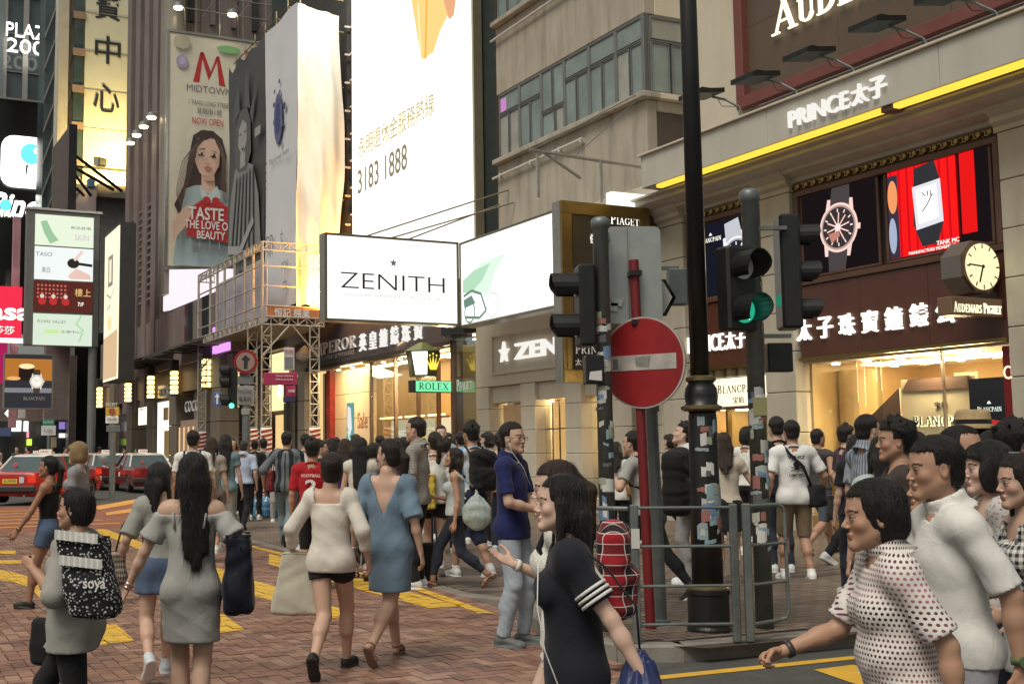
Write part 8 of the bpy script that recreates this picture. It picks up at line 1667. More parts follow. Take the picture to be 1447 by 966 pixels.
def straps(P, mt, w=.05, z=.80):
 for sg in (-1, 1): tubechild(P, 'strap', [P.up((sg*w, .058, z-.03)), P.up((sg*w, .045, z+.012)), P.up((sg*w, -.01, z+.036)), P.up((sg*w, -.05, z+.01)), P.up((sg*w*.9, -.058, z-.04))], .0075, mt)
def packstraps(P, mt):
 for sg in (-1, 1): tubechild(P, 'pack_strap', [P.up((sg*.055, -.075, .80)), P.up((sg*.062, -.03, .85)), P.up((sg*.065, .03, .84)), P.up((sg*.07, .068, .77)), P.up((sg*.085, .03, .69)), P.up((sg*.085, -.05, .66))], .013, mt)
def glasses(P, mt):
 q = MB(); k = P.k*P.hs
 for sg in (-1, 1):
  q.tube([(sg*.031+.021*math.cos(t), .098, -.006+.015*math.sin(t)) for t in np.linspace(0, 6.28, 13)], .0016, 5); q.tube([(sg*.052, .097, -.002), (sg*.072, .06, .0), (sg*.08, .0, .0)], .0016, 5)
 q.tube([(-.01, .1, -.002), (.01, .1, -.002)], .0016, 5); q.v = [tuple(np.array(v)*k@P.Rh.T+P.hc) for v in q.v]; P.T.part('glasses', q, mt, local=True)
F_ = fabric
JEAN = F_('pale_jeans', (.36, .41, .46)); DENIM = F_('denim_blue', (.075, .11, .18)); BLK = F_('black_cloth', (.012, .012, .014)); DJEAN = F_('dark_denim', (.025, .03, .045)); WHT = F_('white_cotton', (.66, .64, .6)); GRY = F_('grey_jersey', (.33, .32, .30)); CRM = F_('cream_tee', (.55, .48, .38)); KHK = F_('khaki_cotton', (.22, .16, .10)); NAV = F_('navy_cloth', (.015, .02, .045))
top = lambda m, **k: dict(kind='top', mt=m, **k); legs = lambda m, **k: dict(kind='legs', mt=m, **k); skirt = lambda m, **k: dict(kind='skirt', mt=m, **k)
# ============================================================ nearest figures
a = Person('older woman in a pink and black dotted white shirt, arm stretched forward at right', 1264, Y=3.7, top=672, face=-84, sex='f', build=1.14, sk='b', hair=('curly', HB, 1), lean=7, hscale=1.08, seed=1, head=(0, 4), hands=('relax', ('hold', 30)),
 pose={'L': (.1, .06, 0, 0), 'R': (-.12, .06, .02, 20), 'la': (.15, -.05, .53, (.3, -1, -.2)), 'ra': (.08, .24, .64, (.4, -.3, -1))}, wear=[top(F_('dotted_shirt', (.68, .63, .58), 'dots', (.03, .01, .02)), sleeve=.86, hem=.46, g=.014, sg=.016, neck='crew', cuff='collar', name='shirt', wr=1.3), legs(F_('charcoal_trousers', (.05, .05, .06)), t=1.9)])
ring(a, 'bracelet', a.wr[1]-(a.wr[1]-a.elb[1])*.12, a.wr[1]-a.elb[1], .0245, .004, mat('bracelet_dark', (.05, .04, .045), .4), .018)
a = Person('man in a white polo shirt in profile with a green watch, tall at the right', 1338, Y=4.2, top=609, face=-88, sex='m', build=1.05, sk='b', hair=('short', HB, 2), lean=4, hscale=1.0, seed=2, pose={'L': (-.1, .06, .01, 10), 'R': (.12, .06, 0, 0), 'la': (.155, -.06, .53, (.3, -1, -.2)), 'ra': (.14, .1, .53)},
 wear=[top(WHT, sleeve=.9, hem=.475, g=.014, sg=.014, cuff='collar', name='polo_shirt', wr=1.2), legs(F_('grey_lilac_trousers', (.36, .35, .38)))], shoes=('shoe', (.03, .02, .02)))
ring(a, 'watch_strap', a.wr[0]-(a.wr[0]-a.elb[0])*.1, a.wr[0]-a.elb[0], .027, .005, mat('olive_watch', (.10, .14, .06), .45), .024); wv = a.wr[0]-(a.wr[0]-a.elb[0])*.1; a.T.part('watch_case', MB().cyl(tuple(wv+V3(-.024, 0, .0)), tuple(wv+V3(-.037, 0, 0)), .021, n=16), mat('olive_watch', (.10, .14, .06), .45), local=True)
a = Person('young woman in a gingham sleeveless top and white shorts at the right edge', 1447, Y=4.7, top=640, face=-86, sex='f', sk='a', hair=('mid', HD, 3), lean=2, seed=3, hscale=1.02, head=(-2, -2), pose={'L': (.08, .05, 0, 0), 'R': (-.1, .05, .02, 20), 'la': (.13, .13, .60, (.35, -1, -.6)), 'ra': (.10, .14, .6)},
 wear=[top(F_('gingham', (.62, .6, .55), 'gingham', (.03, .03, .035), sc=1.0), sleeve=0, tank=True, hem=.545, neck='scoop', name='gingham_top'), legs(WHT, t=.42, g=.016, name='shorts', wr=.5)])
straps(a, F_('gingham', (.62, .6, .55))); a.T.part('hair_clip', MB().cyl(tuple(a.hc+V3(-.02, 0, .13)*a.k), tuple(a.hc+V3(.02, .03, .13)*a.k), .004), mat('silver_clip', (.7, .7, .7), .2, metal=1), local=True)
Person('woman with black bob and pale patterned top between the polo man and gingham top', 1394, Y=5.3, top=627, face=-82, sex='f', sk='c', hair=('bob', HB, 4), seed=4, hscale=1.1, wear=[top(F_('pale_floral_top', (.5, .47, .44), 'floral', (.32, .24, .24), sc=2), sleeve=.8, hem=.5, neck='wide'), legs(DJEAN)])
Person('man whose forehead and eyes show just behind the white polo man', 1352, Y=5.9, top=603, face=145, sex='m', sk='b', hair=('thin', HB, 5), seed=5, hscale=1.05, wear=[top(F_('dim_brown_tee', (.12, .09, .07)), sleeve=.8, hem=.48), legs(BLK)])
a = Person('person in a straw hat with a black band beyond the heads at right', 1374, Y=7.1, top=600, face=-70, sex='m', sk='b', hair=('short', HD, 6), seed=6, wear=[top(F_('offwhite_shirt', (.5, .48, .42)), sleeve=.8, hem=.48, cuff='collar'), legs(KHK)])
k_ = a.k; hq = MB().lathe([(.1, .07), (.155, .055), (.16, .06), (.105, .085), (.1, .15), (.085, .175), (.06, .165), (.02, .17)], (0, 0, 0), 24); hq.v = [tuple(np.array(v)*k_@a.Rh.T+a.hc+V3(0, -.012, .03)) for v in hq.v]; a.T.part('straw_hat', hq, mat('straw', (.36, .25, .12), .8, var=.2, vs=40, bump=.4, bs=120), local=True, smooth=True)
hq = MB().lathe([(.1055, .088), (.1075, .09), (.1045, .115), (.1025, .115)], (0, 0, 0), 24); hq.v = [tuple(np.array(v)*k_@a.Rh.T+a.hc+V3(0, -.012, .03)) for v in hq.v]; a.T.part('hat_band', hq, BLK, local=True)
Person('dark head of a person walking away between the straw hat and spiky hair', 1399, Y=6.3, top=611, face=-8, sex='f', sk='b', hair=('bob', HB, 7), seed=7, wear=[top(F_('dim_green_tee', (.06, .08, .07)), sleeve=.8), legs(BLK)])
Person('man with spiky black hair and blue collar facing right at the right edge', 1428, Y=6.0, top=598, face=80, sex='m', sk='a', hair=('messy', HB, 8), seed=8, wear=[top(F_('blue_collar_shirt', (.06, .10, .32)), sleeve=.8, cuff='collar'), legs(BLK)])
Person('person in a bright blue top mostly hidden between the dotted shirt and polo man', 1312, Y=4.75, top=655, face=-85, sex='m', sk='b', hair=('short', HB, 9), seed=9, wear=[top(F_('bright_blue_top', (.04, .15, .45)), sleeve=.6), legs(NAV)])
Person('man with messy black hair and dark tee in profile left of the polo man', 1265, Y=6.8, top=596, face=-78, sex='m', sk='b', hair=('messy', HB, 10), seed=10, wear=[top(F_('dark_brown_tee', (.05, .035, .03)), sleeve=.8), legs(KHK, t=.9, name='shorts')])
Person('man in a grey blue striped shirt looking right before the honey-lit window', 1222, Y=9.2, top=588, face=75, sex='m', sk='a', hair=('short', HB, 11), seed=11, wear=[top(F_('striped_blue_shirt', (.30, .33, .38), 'vstripe', (.10, .12, .16), sc=1.5), sleeve=.8, cuff='collar'), legs(DJEAN)])
Person('woman with very long straight black hair and pale teal top, back turned', 1243, Y=7.6, top=613, face=6, sex='f', sk='a', hair=('long', HB, 12), seed=12, pose={'L': (.12, .05, 0, 0), 'R': (-.14, .05, .03, 30)}, wear=[top(F_('pale_teal_top', (.36, .42, .40)), sleeve=.7, hem=.5), legs(NAV, t=.5, name='shorts')])
# the two at centre with the backpack
a = Person('girl in a black top with three white sleeve stripes and long hair, near centre', 806, Y=4.1, top=670, face=-84, sex='f', sk='c', hair=('long', HB, 13), seed=13, hscale=.98, lean=3, head=(-4, 6), pose={'L': (.06, .05, 0, 0), 'R': (-.08, .05, .01, 10), 'la': (.14, -.15, .555, (.4, -.8, -.1)), 'ra': (.12, .0, .53)}, wear=[dict(kind='dress', mt=F_('black_knit', (.011, .012, .018)), sleeve=.72, hem=.36, neck='crew', g=.016, sg=.013, wr=.8)])
u = a.elb[0]-a.sh[0]
for t in (.50, .58, .66): ring(a, 'sleeve_stripe', a.sh[0]+u*t, u, .0285*a.H+.0195-.002*t, .0035, WHT, .011)
tubechild(a, 'earphone_cord', [a.up((-.055, .075, .80)), a.up((-.09, .085, .70)), a.up((-.115, .075, .6)), a.up((-.12, .05, .52)), a.up((-.125, .0, .46)), a.up((-.12, -.04, .42))], .0022, WHT)
b_ = carry(a, 'drawstring_bag', 'navy drawstring bag hanging by a thin cord from the black-dressed girl', 'bag', (-.16, -.20, .71), (.19, .14, .27), F_('navy_satin', (.02, .03, .10), rough=.4), 'sack', handles=[([(-.16, -.20, .84), (-.19, -.19, .98), (-.17, -.10, 1.1), tuple(a.up((-.09, -.02, .84)))], .004)], hm=BLK)
a = Person('woman in a white lace blouse with one palm held out, wearing a plaid backpack', 800, Y=4.95, top=643, face=-80, sex='f', sk='c', hair=('pony', HBR, 14), seed=14, hscale=1.06, lean=4, hands=('relax', ('open', -60)), pose={'L': (.0, .05, 0, 0), 'R': (.14, .05, 0, -5), 'la': (.15, .02, .56), 'ra': (.09, .15, .715, (.4, -.4, -1))},
 wear=[top(F_('white_lace', (.68, .66, .6), 'floral', (.5, .48, .43), sc=4), sleeve=1.1, hem=.46, g=.026, sg=.022, neck='crew', wr=1.4, name='lace_blouse'), legs(WHT, t=.42, name='shorts')])
ring(a, 'wrist_band', a.wr[1]-(a.wr[1]-a.elb[1])*.06, a.wr[1]-a.elb[1], .022, .005, WHT, .02); packstraps(a, BLK)
carry(a, 'plaid_backpack', 'red and black plaid backpack with white lines on the lace-bloused woman', 'backpack', (0, -.18, 1.0), (.32, .16, .40), F_('red_plaid', (.30, .012, .02), 'plaid', (.02, .012, .015), sc=1.5), 'backpack', tilt=0)
# man in the blue polo
a = Person('man in a royal blue polo, glasses and earphones standing in pale jeans', 727, feet=910, top=598, face=118, sex='m', sk='a', hair=('short', HB, 15), seed=15, head=(14, 2), hands=(('hold', 40), ('hold', -40)), pose={'L': (.02, .06, 0, 0), 'R': (-.03, .06, 0, 0), 'la': (-.02, .13, .60, (1, -.5, -.4)), 'ra': (.03, .14, .61, (1, -.6, -.5))},
 wear=[top(F_('royal_polo', (.013, .018, .085)), sleeve=.78, hem=.475, cuff='collar', name='polo_shirt'), legs(JEAN, t=1.98, wr=1.6, name='jeans')], shoes=('shoe', (.13, .14, .14)))
glasses(a, mat('thin_gunmetal', (.03, .03, .035), .3, metal=.6)); tubechild(a, 'earphone_cord', [a.hc+a.Rh@V3(.078, .01, -.02)*a.k, a.hc+a.Rh@V3(.075, .03, -.1)*a.k, a.up((.03, .07, .80)), a.up((.0, .09, .72))], .0022, WHT)
a.T.part('earbud', MB().cyl(tuple(a.hc+a.Rh@V3(.074, .012, -.01)*a.k), tuple(a.hc+a.Rh@V3(.088, .015, -.012)*a.k), .008, n=8), WHT, local=True)
# ============================================================ crossing, left of centre
a = Person('woman in a loose light blue dress with a deep V back and ponytail', 550, feet=932, top=614, face=20, sex='f', sk='a', hair=('pony', HD, 16), seed=16, head=(-74, 2), pose={'L': (.15, .02, 0, -5), 'R': (-.22, .0, .055, 50), 'la': (.165, .0, .535), 'ra': (.16, -.02, .53)}, wear=[dict(kind='dress', mt=F_('chambray_dress', (.14, .205, .27)), sleeve=.98, hem=.305, neck='backv', g=.026, sg=.02, wr=1.3, flare=.012)], shoes=('sandal', (.20, .12, .09), (.2, .1, .07)))
ring(a, 'bracelet', a.wr[0]-(a.wr[0]-a.elb[0])*.08, a.wr[0]-a.elb[0], .022, .004, mat('silver_clip', (.7, .7, .7), .2, metal=1), .012)
a = Person('woman in a white slouchy blouse and black shorts with hair in a bun', 468, feet=950, top=632, face=16, sex='f', sk='a', hair=('bun', HD, 17), seed=17, head=(-22, 8), hands=('fist', 'relax'), pose={'R': (.16, .02, 0, -5), 'L': (-.22, .0, .06, 55), 'la': (.20, .04, .56, (.6, -1, 0)), 'ra': (.17, .02, .55, (.6, -1, 0))},
 wear=[top(F_('slouchy_white', (.62, .57, .50)), sleeve=1.62, hem=.445, neck='wide', g=.018, sg=.007, wr=1.3, name='blouse'), legs(BLK, t=.28, g=.012, name='shorts')], shoes=('flat', (.02, .018, .016)))
carry(a, 'canvas_tote', 'natural canvas tote bag hanging from the white-bloused woman', 'bag', (-.24, .05, .59), (.37, .10, .43), F_('canvas', (.46, .42, .34)), 'tote', yaw=8, tilt=4, slump=.7, taper=.3, handles=[([(-.20, .08, .74), tuple(a.wr[0]+V3(-.01, .03, -.05)), (-.30, .08, .74)], .008), ([(-.2, .03, .74), tuple(a.wr[0]+V3(.02, -.02, -.05)), (-.30, .02, .74)], .008)])
a = Person('woman in a grey ruched dress with bare shoulders and very long black hair', 272, Y=6.25, top=641, face=-6, sex='f', sk='a', hair=('long', HB, 18), seed=18, head=(-14, 4), hscale=1.04, build=.98, hands=(('open', 20), 'relax'), pose={'L': (.03, .03, 0, 0), 'R': (-.05, .03, .0, 5), 'la': (.245, .03, .53, (.5, -1, 0)), 'ra': (.19, .02, .56, (.8, -1, 0)), 'twist': 6},
 wear=[dict(kind='dress', mt=F_('grey_ruched', (.33, .32, .30)), sleeve=.7, hem=.335, neck='off', off=True, g=.011, sg=.02, wr=1.9)], shoes=('flat', (.02, .018, .016)))
straps(a, F_('grey_ruched', (.33, .32, .30)), .058, .782)
for i in range(3): ring(a, 'bracelet', a.wr[0]-(a.wr[0]-a.elb[0])*(.05+.05*i), a.wr[0]-a.elb[0], .022, .003, mat('coral_bead' if i == 1 else 'silver_clip', (.6, .1, .06) if i == 1 else (.7, .7, .7), .3), .01)
carry(a, 'navy_tote', 'large black navy tote on the shoulder of the grey-dressed woman', 'bag', (.25, -.02, .86), (.17, .30, .42), F_('midnight_leather', (.006, .007, .014), rough=.4), 'tote', taper=.22, handles=[([(.27, .08, .98), tuple(a.up((.095, .02, .845))), (.27, -.14, .98)], .009)])
a = Person('woman in glasses, grey tee and denim skirt turning toward her friend in grey', 226, feet=956, top=650, face=-18, sex='f', sk='a', hair=('long', HB, 19), seed=19, head=(62, 4), pose={'L': (-.17, .07, .07, 50), 'R': (.12, .04, 0, 0), 'la': (.19, .05, .56), 'ra': (.15, .05, .54)}, wear=[top(F_('dim_grey_tee', (.28, .28, .25)), sleeve=.9, hem=.56, neck='wide', g=.02, sg=.02), skirt(DENIM, hem=.385, g=.014, flare=.01)], shoes=('sneaker', (.55, .58, .62)))
glasses(a, BLK); carry(a, 'patterned_pouch', 'small beige pouch with dark loops and a red charm near the joined hands', 'bag', (-.30, .05, .72), (.15, .09, .22), F_('patterned_pouch', (.35, .30, .22), 'gingham', (.05, .03, .03), sc=.8), 'soft', handles=[([(-.3, .05, .82), (-.26, .03, 1.0), tuple(a.up((-.1, 0, .83)))], .006)], hm=BLK)
tubechild(a, 'charm', [(-.3, .1, .8), (-.31, .11, .72), (-.29, .11, .66)], .009, mat('red_charm', (.6, .06, .03), .4))
a = Person('short-haired woman in a long grey tunic and black leggings striding left', 112, Y=5.75, top=675, face=-80, sex='f', sk='b', hair=('curly', HB, 20), seed=20, build=1.15, head=(-6, 2), hands=(('hold', 0), 'fist'), pose={'L': (-.20, .04, .03, 25), 'R': (.19, .04, 0, -5), 'la': (.11, .115, .735, (.5, -.6, -1)), 'ra': (.13, .1, .5)}, wear=[top(F_('grey_tunic', (.30, .29, .26)), sleeve=1.02, hem=.40, neck='crew', g=.026, sg=.02, wr=1.5, name='tunic', flare=.02), legs(BLK, t=2, g=.007, sg=0, name='leggings', wr=.3)], shoes=('flat', (.02, .018, .016)))
bb = carry(a, 'dotted_tote', 'black tote with white dots, white ruffle bands and the word soya', 'bag', (-.25, -.14, .93), (.12, .24, .37), F_('dotted_black', (.012, .012, .014), 'floral', (.5, .5, .5), sc=2.6), 'tote', tilt=12, handles=[([(-.24, -.02, 1.1), tuple(a.up((-.10, .02, .86))), (-.24, -.22, 1.1)], .012)], hm=BLK)
for z in (.335, .22): bb.part('ruffle_band', MB().add([(-.074-(.006 if i % 2 else 0), -.105+i*.014-(.37-z)*.2, z+dz+.02*(i/15)) for dz in (0, .045) for i in range(16)], [(i, i+1, 17+i, 16+i) for i in range(15)]), WHT, local=True, fix=False)
V, F = text_mesh('soya', .02); mn = V.min(0); sp = V.max(0)-mn; q = MB(); q.f = F; q.v = [(-.088-(v[2]-mn[2])*.01, -.05-(v[0]-mn[0])/sp[0]*.11, .12+(v[1]-mn[1])/sp[1]*.05) for v in V]; bb.part('word_soya', q, WHT, local=True, fix=False)
carry(a, 'black_handbag', 'small black bag held low in front of the grey tunic', 'bag', (.16, .20, .56), (.10, .20, .22), BLK, 'soft')
a = Person('woman in a black vest and denim shorts with low ponytail walking left', 66, feet=860, top=641, face=-88, sex='f', sk='d', hair=('pony', HB, 21), seed=21, head=(0, 3), pose={'L': (-.09, .04, .05, 30), 'R': (.13, .04, 0, -5), 'la': (.15, .17, .50, (.3, -1, 0)), 'ra': (.13, -.08, .52)}, wear=[top(BLK, sleeve=0, tank=True, neck='scoop', hem=.57, g=.008, name='vest'), legs(DENIM, t=.36, g=.012, name='shorts')], shoes=('flat', (.012, .012, .012)))
straps(a, BLK); ring(a, 'watch', a.wr[0]-(a.wr[0]-a.elb[0])*.08, a.wr[0]-a.elb[0], .022, .005, M_gold, .02)
Person('blonde woman in a heather grey tee behind the black vest', 112, Y=12.6, top=622, face=-84, sex='f', sk='c', hair=('bob', HBL, 22), seed=22, pose={'L': (.12, .04, 0, -5), 'R': (-.14, .04, .04, 30)}, wear=[top(F_('heather_tee', (.25, .24, .25)), sleeve=.6), legs(DENIM, t=.5, name='shorts')])
# ============================================================ pavement crowd, left to right
a = Person('young man in a white tee with a slim navy backpack, back turned', 273, Y=15.8, top=609, face=2, sex='m', sk='b', hair=('short', HB, 23), wear=[top(WHT, sleeve=.7), legs(NAV, t=1, name='shorts')], seed=23); carry(a, 'navy_backpack', 'slim navy backpack on the young man in the white tee', 'backpack', (0, -.2, 1.22), (.28, .13, .4), NAV, 'backpack'); packstraps(a, NAV)
a = Person('woman with long dark hair and a flowered backpack left of the teal top', 299, Y=17.5, top=618, face=8, sex='f', sk='a', hair=('mid', HBR, 24), wear=[top(F_('mushroom_top', (.35, .30, .26)), sleeve=.6), skirt(F_('tan_skirt', (.28, .2, .15)), hem=.4)], seed=24); carry(a, 'flowered_backpack', 'pale flowered backpack beside the teal top', 'backpack', (0, -.18, 1.1), (.26, .13, .34), F_('flowered', (.45, .42, .36), 'floral', (.1, .15, .25)), 'backpack')
Person('woman with waist-length hair in a dusty teal top behind the blue-shirted man', 319, Y=18.5, top=614, face=0, sex='f', sk='a', hair=('long', HB, 25), wear=[top(F_('dusty_teal', (.16, .25, .28)), sleeve=.5), legs(GRY)], seed=25)
a = Person('man in a pale blue short-sleeved shirt and black trousers walking away', 344, feet=747, top=620, face=8, sex='m', sk='a', hair=('thin', (.03, .028, .026), 26), pose={'L': (.14, .05, 0, 0), 'R': (-.17, .05, .03, 35), 'la': (.15, .02, .54), 'ra': (.15, .0, .53)}, wear=[top(F_('pale_blue_shirt', (.40, .46, .60)), sleeve=.85, hem=.50, g=.022, cuff='collar', name='shirt'), legs(BLK, wr=1)], shoes=('shoe', (.01, .01, .01)), seed=26)
carry(a, 'black_carrier', 'black carrier bag with orange trim in the blue-shirted man\'s hand', 'bag', (-.22, .03, .62), (.10, .3, .36), BLK, 'soft')
a = Person('man in a black and grey vertically striped shirt and washed jeans, back turned', 405, feet=770, top=608, face=6, sex='m', sk='a', build=1.1, hair=('short', HB, 27), pose={'L': (.12, .05, 0, 0), 'R': (-.18, .03, .06, 50), 'la': (.2, .0, .56, (.6, -1, 0))}, wear=[top(F_('broad_stripe_shirt', (.02, .025, .03), 'vstripe', (.13, .15, .16), sc=.42), sleeve=1.15, hem=.46, g=.028, sg=.02, name='shirt'), legs(F_('washed_jeans', (.17, .22, .24)), wr=1.2, g=.014)], shoes=('shoe', (.05, .04, .035)), seed=27)
carry(a, 'oxblood_bag', 'oxblood shoulder bag under the arm of the striped shirt', 'bag', (-.25, .0, 1.02), (.12, .3, .34), F_('oxblood', (.16, .02, .025), rough=.5), 'tote', handles=[([(-.24, .1, 1.16), tuple(a.up((-.1, 0, .85))), (-.24, -.1, 1.16)], .01)])
Person('balding older man in white seen between the striped shirt and the wrapped posts', 391, Y=25, top=632, face=170, sex='m', sk='c', hair=None, wear=[top(WHT, sleeve=.6), legs(GRY)], seed=28)
Person('man in a plain white shirt right of the striped shirt', 431, Y=19.5, top=613, face=0, sex='m', sk='b', hair=('thin', HB, 29), wear=[top(WHT, sleeve=.8), legs(NAV)], seed=29)
a = Person('person in a red football shirt with a white number two', 441, Y=12.8, top=621, face=4, sex='m', sk='b', hair=('messy', HB, 30), wear=[top(F_('red_football_shirt', (.36, .012, .02)), sleeve=.85, hem=.48, name='football_shirt'), legs(BLK, t=1., name='shorts')], seed=30)
V, F = text_mesh('2', .03); mn = V.min(0); sp = V.max(0)-mn; q = MB(); q.f = F; q.v = [tuple(a.up((-.04+(v[0]-mn[0])/sp[0]*.08, -.0775-(v[2]-mn[2])*.02, .65+(v[1]-mn[1])/sp[1]*.085))) for v in V]; a.T.part('shirt_number', q, WHT, local=True, fix=False)
V, F = text_mesh('FOOTBALL', .02); mn = V.min(0); sp = V.max(0)-mn; q = MB(); q.f = F; q.v = [tuple(a.up((-.065+(v[0]-mn[0])/sp[0]*.13, -.0785-(v[2]-mn[2])*.02, .752+(v[1]-mn[1])/sp[1]*.02))) for v in V]; a.T.part('shirt_letters', q, WHT, local=True, fix=False)
Person('woman in a dark purple top right of the white blouse, brown hair down', 487, Y=14.5, top=621, face=10, sex='f', sk='b', hair=('mid', HBR, 31), wear=[top(F_('dark_purple', (.035, .02, .08)), sleeve=.7), legs(BLK)], seed=31)
Person('woman in a white sleeveless lace top and black trousers left of the blue dress', 510, feet=818, top=617, face=6, sex='f', sk='a', hair=('long', HB, 32), pose={'L': (.1, .05, 0, 0), 'R': (-.12, .05, .03, 30)}, wear=[top(F_('ivory_lace', (.58, .55, .47), 'floral', (.44, .41, .34), sc=3), sleeve=.2, hem=.5), legs(BLK, t=1.8)], shoes=('sandal', (.1, .06, .04), (.15, .08, .05)), seed=32)
Person('tall man in a grey checked short-sleeved shirt facing left above the crowd', 588, Y=12.9, top=591, face=-72, sex='m', sk='a', hair=('short', HD, 33), wear=[top(F_('grey_check', (.30, .28, .25), 'gingham', (.24, .22, .2)), sleeve=.85, cuff='collar', name='shirt'), legs(BLK)], seed=33)
a = Person('woman in a white tee carrying a yellow floral bag, white shoes', 612, Y=14.2, top=608, face=6, sex='f', sk='a', hair=('pony', HD, 34), head=(-30, 8), pose={'L': (.12, .05, 0, 0), 'R': (-.15, .05, .04, 35)}, wear=[top(WHT, sleeve=.7), legs(BLK, t=.4, name='shorts')], seed=34)
carry(a, 'floral_bag', 'bright yellow and red floral bag on the white-tee woman', 'bag', (-.12, -.19, 1.0), (.30, .12, .42), F_('yellow_floral', (.55, .45, .06), 'floral', (.4, .05, .03), sc=1.4), 'tote', handles=[([(-.08, -.15, 1.2), tuple(a.up((-.03, -.02, .86))), (-.18, -.12, 1.2)], .01)])
a = Person('woman in a silvery lace camisole and cropped dark jeans striding left with a phone', 645, feet=829, top=627, face=-84, sex='f', sk='b', hair=('long', HD, 35), head=(2, 12), hands=('relax', ('hold', 0)), pose={'L': (-.22, .03, .05, 38), 'R': (.17, .03, 0, -8), 'la': (.13, .0, .52), 'ra': (.07, .17, .66, (.4, -.6, -1))}, wear=[top(F_('silver_lace', (.38, .42, .42), 'floral', (.55, .56, .53), sc=3), sleeve=0, tank=True, neck='scoop', hem=.50, g=.014, name='camisole'), legs(DJEAN, t=1.82, g=.007, sg=.002, name='cropped_jeans')], shoes=('sandal', (.12, .06, .04), (.2, .08, .05)), seed=35)
straps(a, F_('silver_lace', (.38, .42, .42)))
carry(a, 'pale_plastic_bag', 'crumpled pale plastic bag over the arm of the lace camisole', 'bag', (-.18, -.24, .86), (.16, .32, .46), F_('crumpled_plastic', (.36, .41, .38), 'floral', (.25, .33, .34), rough=.4), 'sack', handles=[([(-.17, -.2, 1.1), tuple(a.up((-.1, 0, .84)))], .009)])
pq = carry(a, 'smartphone', 'black phone in the hand of the camisole woman', 'phone', tuple(a.wr[1]+V3(-.01, .07, .03)), (.07, .015, .13), mat('phone_black', (.01, .01, .012), .2), 'case', yaw=20, h=.006)
a = Person('student in a sky blue and white shirt with a big black backpack', 665, Y=13.9, top=595, face=-28, sex='m', sk='b', hair=('messy', HB, 36), pose={'L': (.12, .06, 0, 0), 'R': (-.1, .06, .02, 20)}, wear=[top(F_('sky_white_shirt', (.55, .58, .6), 'vstripe', (.18, .42, .65), sc=.3), sleeve=.8, name='sports_shirt'), legs(NAV, t=1.2, g=.02, name='shorts')], seed=36); packstraps(a, BLK)
carry(a, 'black_backpack', 'big black backpack worn by the student in sky blue', 'backpack', (0, -.25, 1.26), (.34, .22, .5), BLK, 'backpack')
Person('child with cropped hair seen between the checked shirt and the white tee', 622, Y=20, top=602, face=175, sex='m', sk='c', hair=('short', HB, 37), wear=[top(F_('pale_denim_shirt', (.3, .34, .4)), sleeve=.7), legs(NAV)], seed=37)
Person('woman with a high ponytail and tan halter top near the white piers', 705, Y=17.5, top=611, face=10, sex='f', sk='c', hair=('pony', HB, 38), wear=[top(F_('tan_halter', (.36, .26, .17)), sleeve=0, tank=True, neck='scoop'), legs(DJEAN)], seed=38)
Person('woman with a short black bob in grey right of the big backpack', 688, Y=18.5, top=611, face=-100, sex='f', sk='c', hair=('bob', HB, 39), wear=[top(GRY, sleeve=.7), legs(BLK)], seed=39)
Person('man in grey with back turned left of the student with the big backpack', 650, Y=19, top=611, face=0, sex='m', sk='b', hair=('short', HB, 40), wear=[top(GRY, sleeve=.7), legs(NAV)], seed=40)
for i, (x, Y, t_, sx, hr, c, fc, lb) in enumerate([(462, 22, 622, 'f', ('mid', HB, 41), (.05, .05, .06), 4, 'woman in charcoal behind the football shirt'), (536, 21, 616, 'm', ('short', HB, 42), (.03, .03, .05), -20, 'man in dark navy whose head shows above the blue dress shoulder'), (560, 24, 618, 'f', ('bob', HB, 43), (.10, .06, .05), 5, 'woman in brown behind the ponytail of the blue dress'), (578, 17, 620, 'm', ('messy', HB, 44), (.015, .015, .015), 12, 'man in black right of the blue dress'),
 (502, 27, 614, 'f', ('bob', HBR, 45), (.3, .25, .2), -85, 'woman in beige passing the cream tiled wall'), (475, 30, 618, 'm', ('short', HB, 46), (.3, .3, .32), 10, 'distant man in light grey by the red column'), (632, 25, 612, 'f', ('bob', HB, 47), (.28, .2, .2), 160, 'woman in dusty rose facing the camera by the shop doors'), (360, 26, 622, 'm', ('short', HB, 48), (.04, .04, .045), 0, 'man in black beside the wrapped gantry posts'), (330, 28, 620, 'f', ('mid', HB, 49), (.3, .12, .08), 180, 'woman in rust red beyond the far traffic light')]):
 Person(lb, x, Y=Y, top=t_, face=fc, sex=sx, hair=hr, wear=[top(F_('crowd_cloth_%d' % i, c), sleeve=.7), legs(BLK)], seed=50+i)
rg = random.Random(5)
for i, (x, Y, t_) in enumerate([(452, 17, 620), (470, 19, 617), (496, 20, 622), (527, 18, 624), (545, 16, 622), (570, 20, 616), (628, 17, 618), (640, 22, 615), (675, 24, 617), (720, 22, 618), (893, 18, 618), (945, 20, 612), (1010, 19, 610), (1068, 19, 604), (1192, 15, 600), (1206, 11, 612), (1290, 9.5, 607), (312, 27, 622), (372, 27, 619)]):
 Person('dark-haired pedestrian packed among others in the middle of the crowd', x, Y=Y, top=t_, face=rg.choice([0, 8, -10, -85, 80]), sex='f' if i % 2 else 'm', hair=(['short', 'mid', 'messy', 'bob'][i % 4], HB, 90+i % 4), sk='abc'[i % 3], wear=[top([BLK, NAV, F_('dim_umber', (.06, .04, .03)), GRY, F_('dim_plum', (.06, .03, .05))][i % 5], sleeve=.7), legs([BLK, DJEAN][i % 2])], seed=90+i, group='dark pedestrians packed in the crowd', pose={'L': (.12, .05, 0, 0), 'R': (-.14, .05, .03, 30)} if i % 2 else {'L': (-.15, .05, .03, 30), 'R': (.12, .05, 0, 0)})
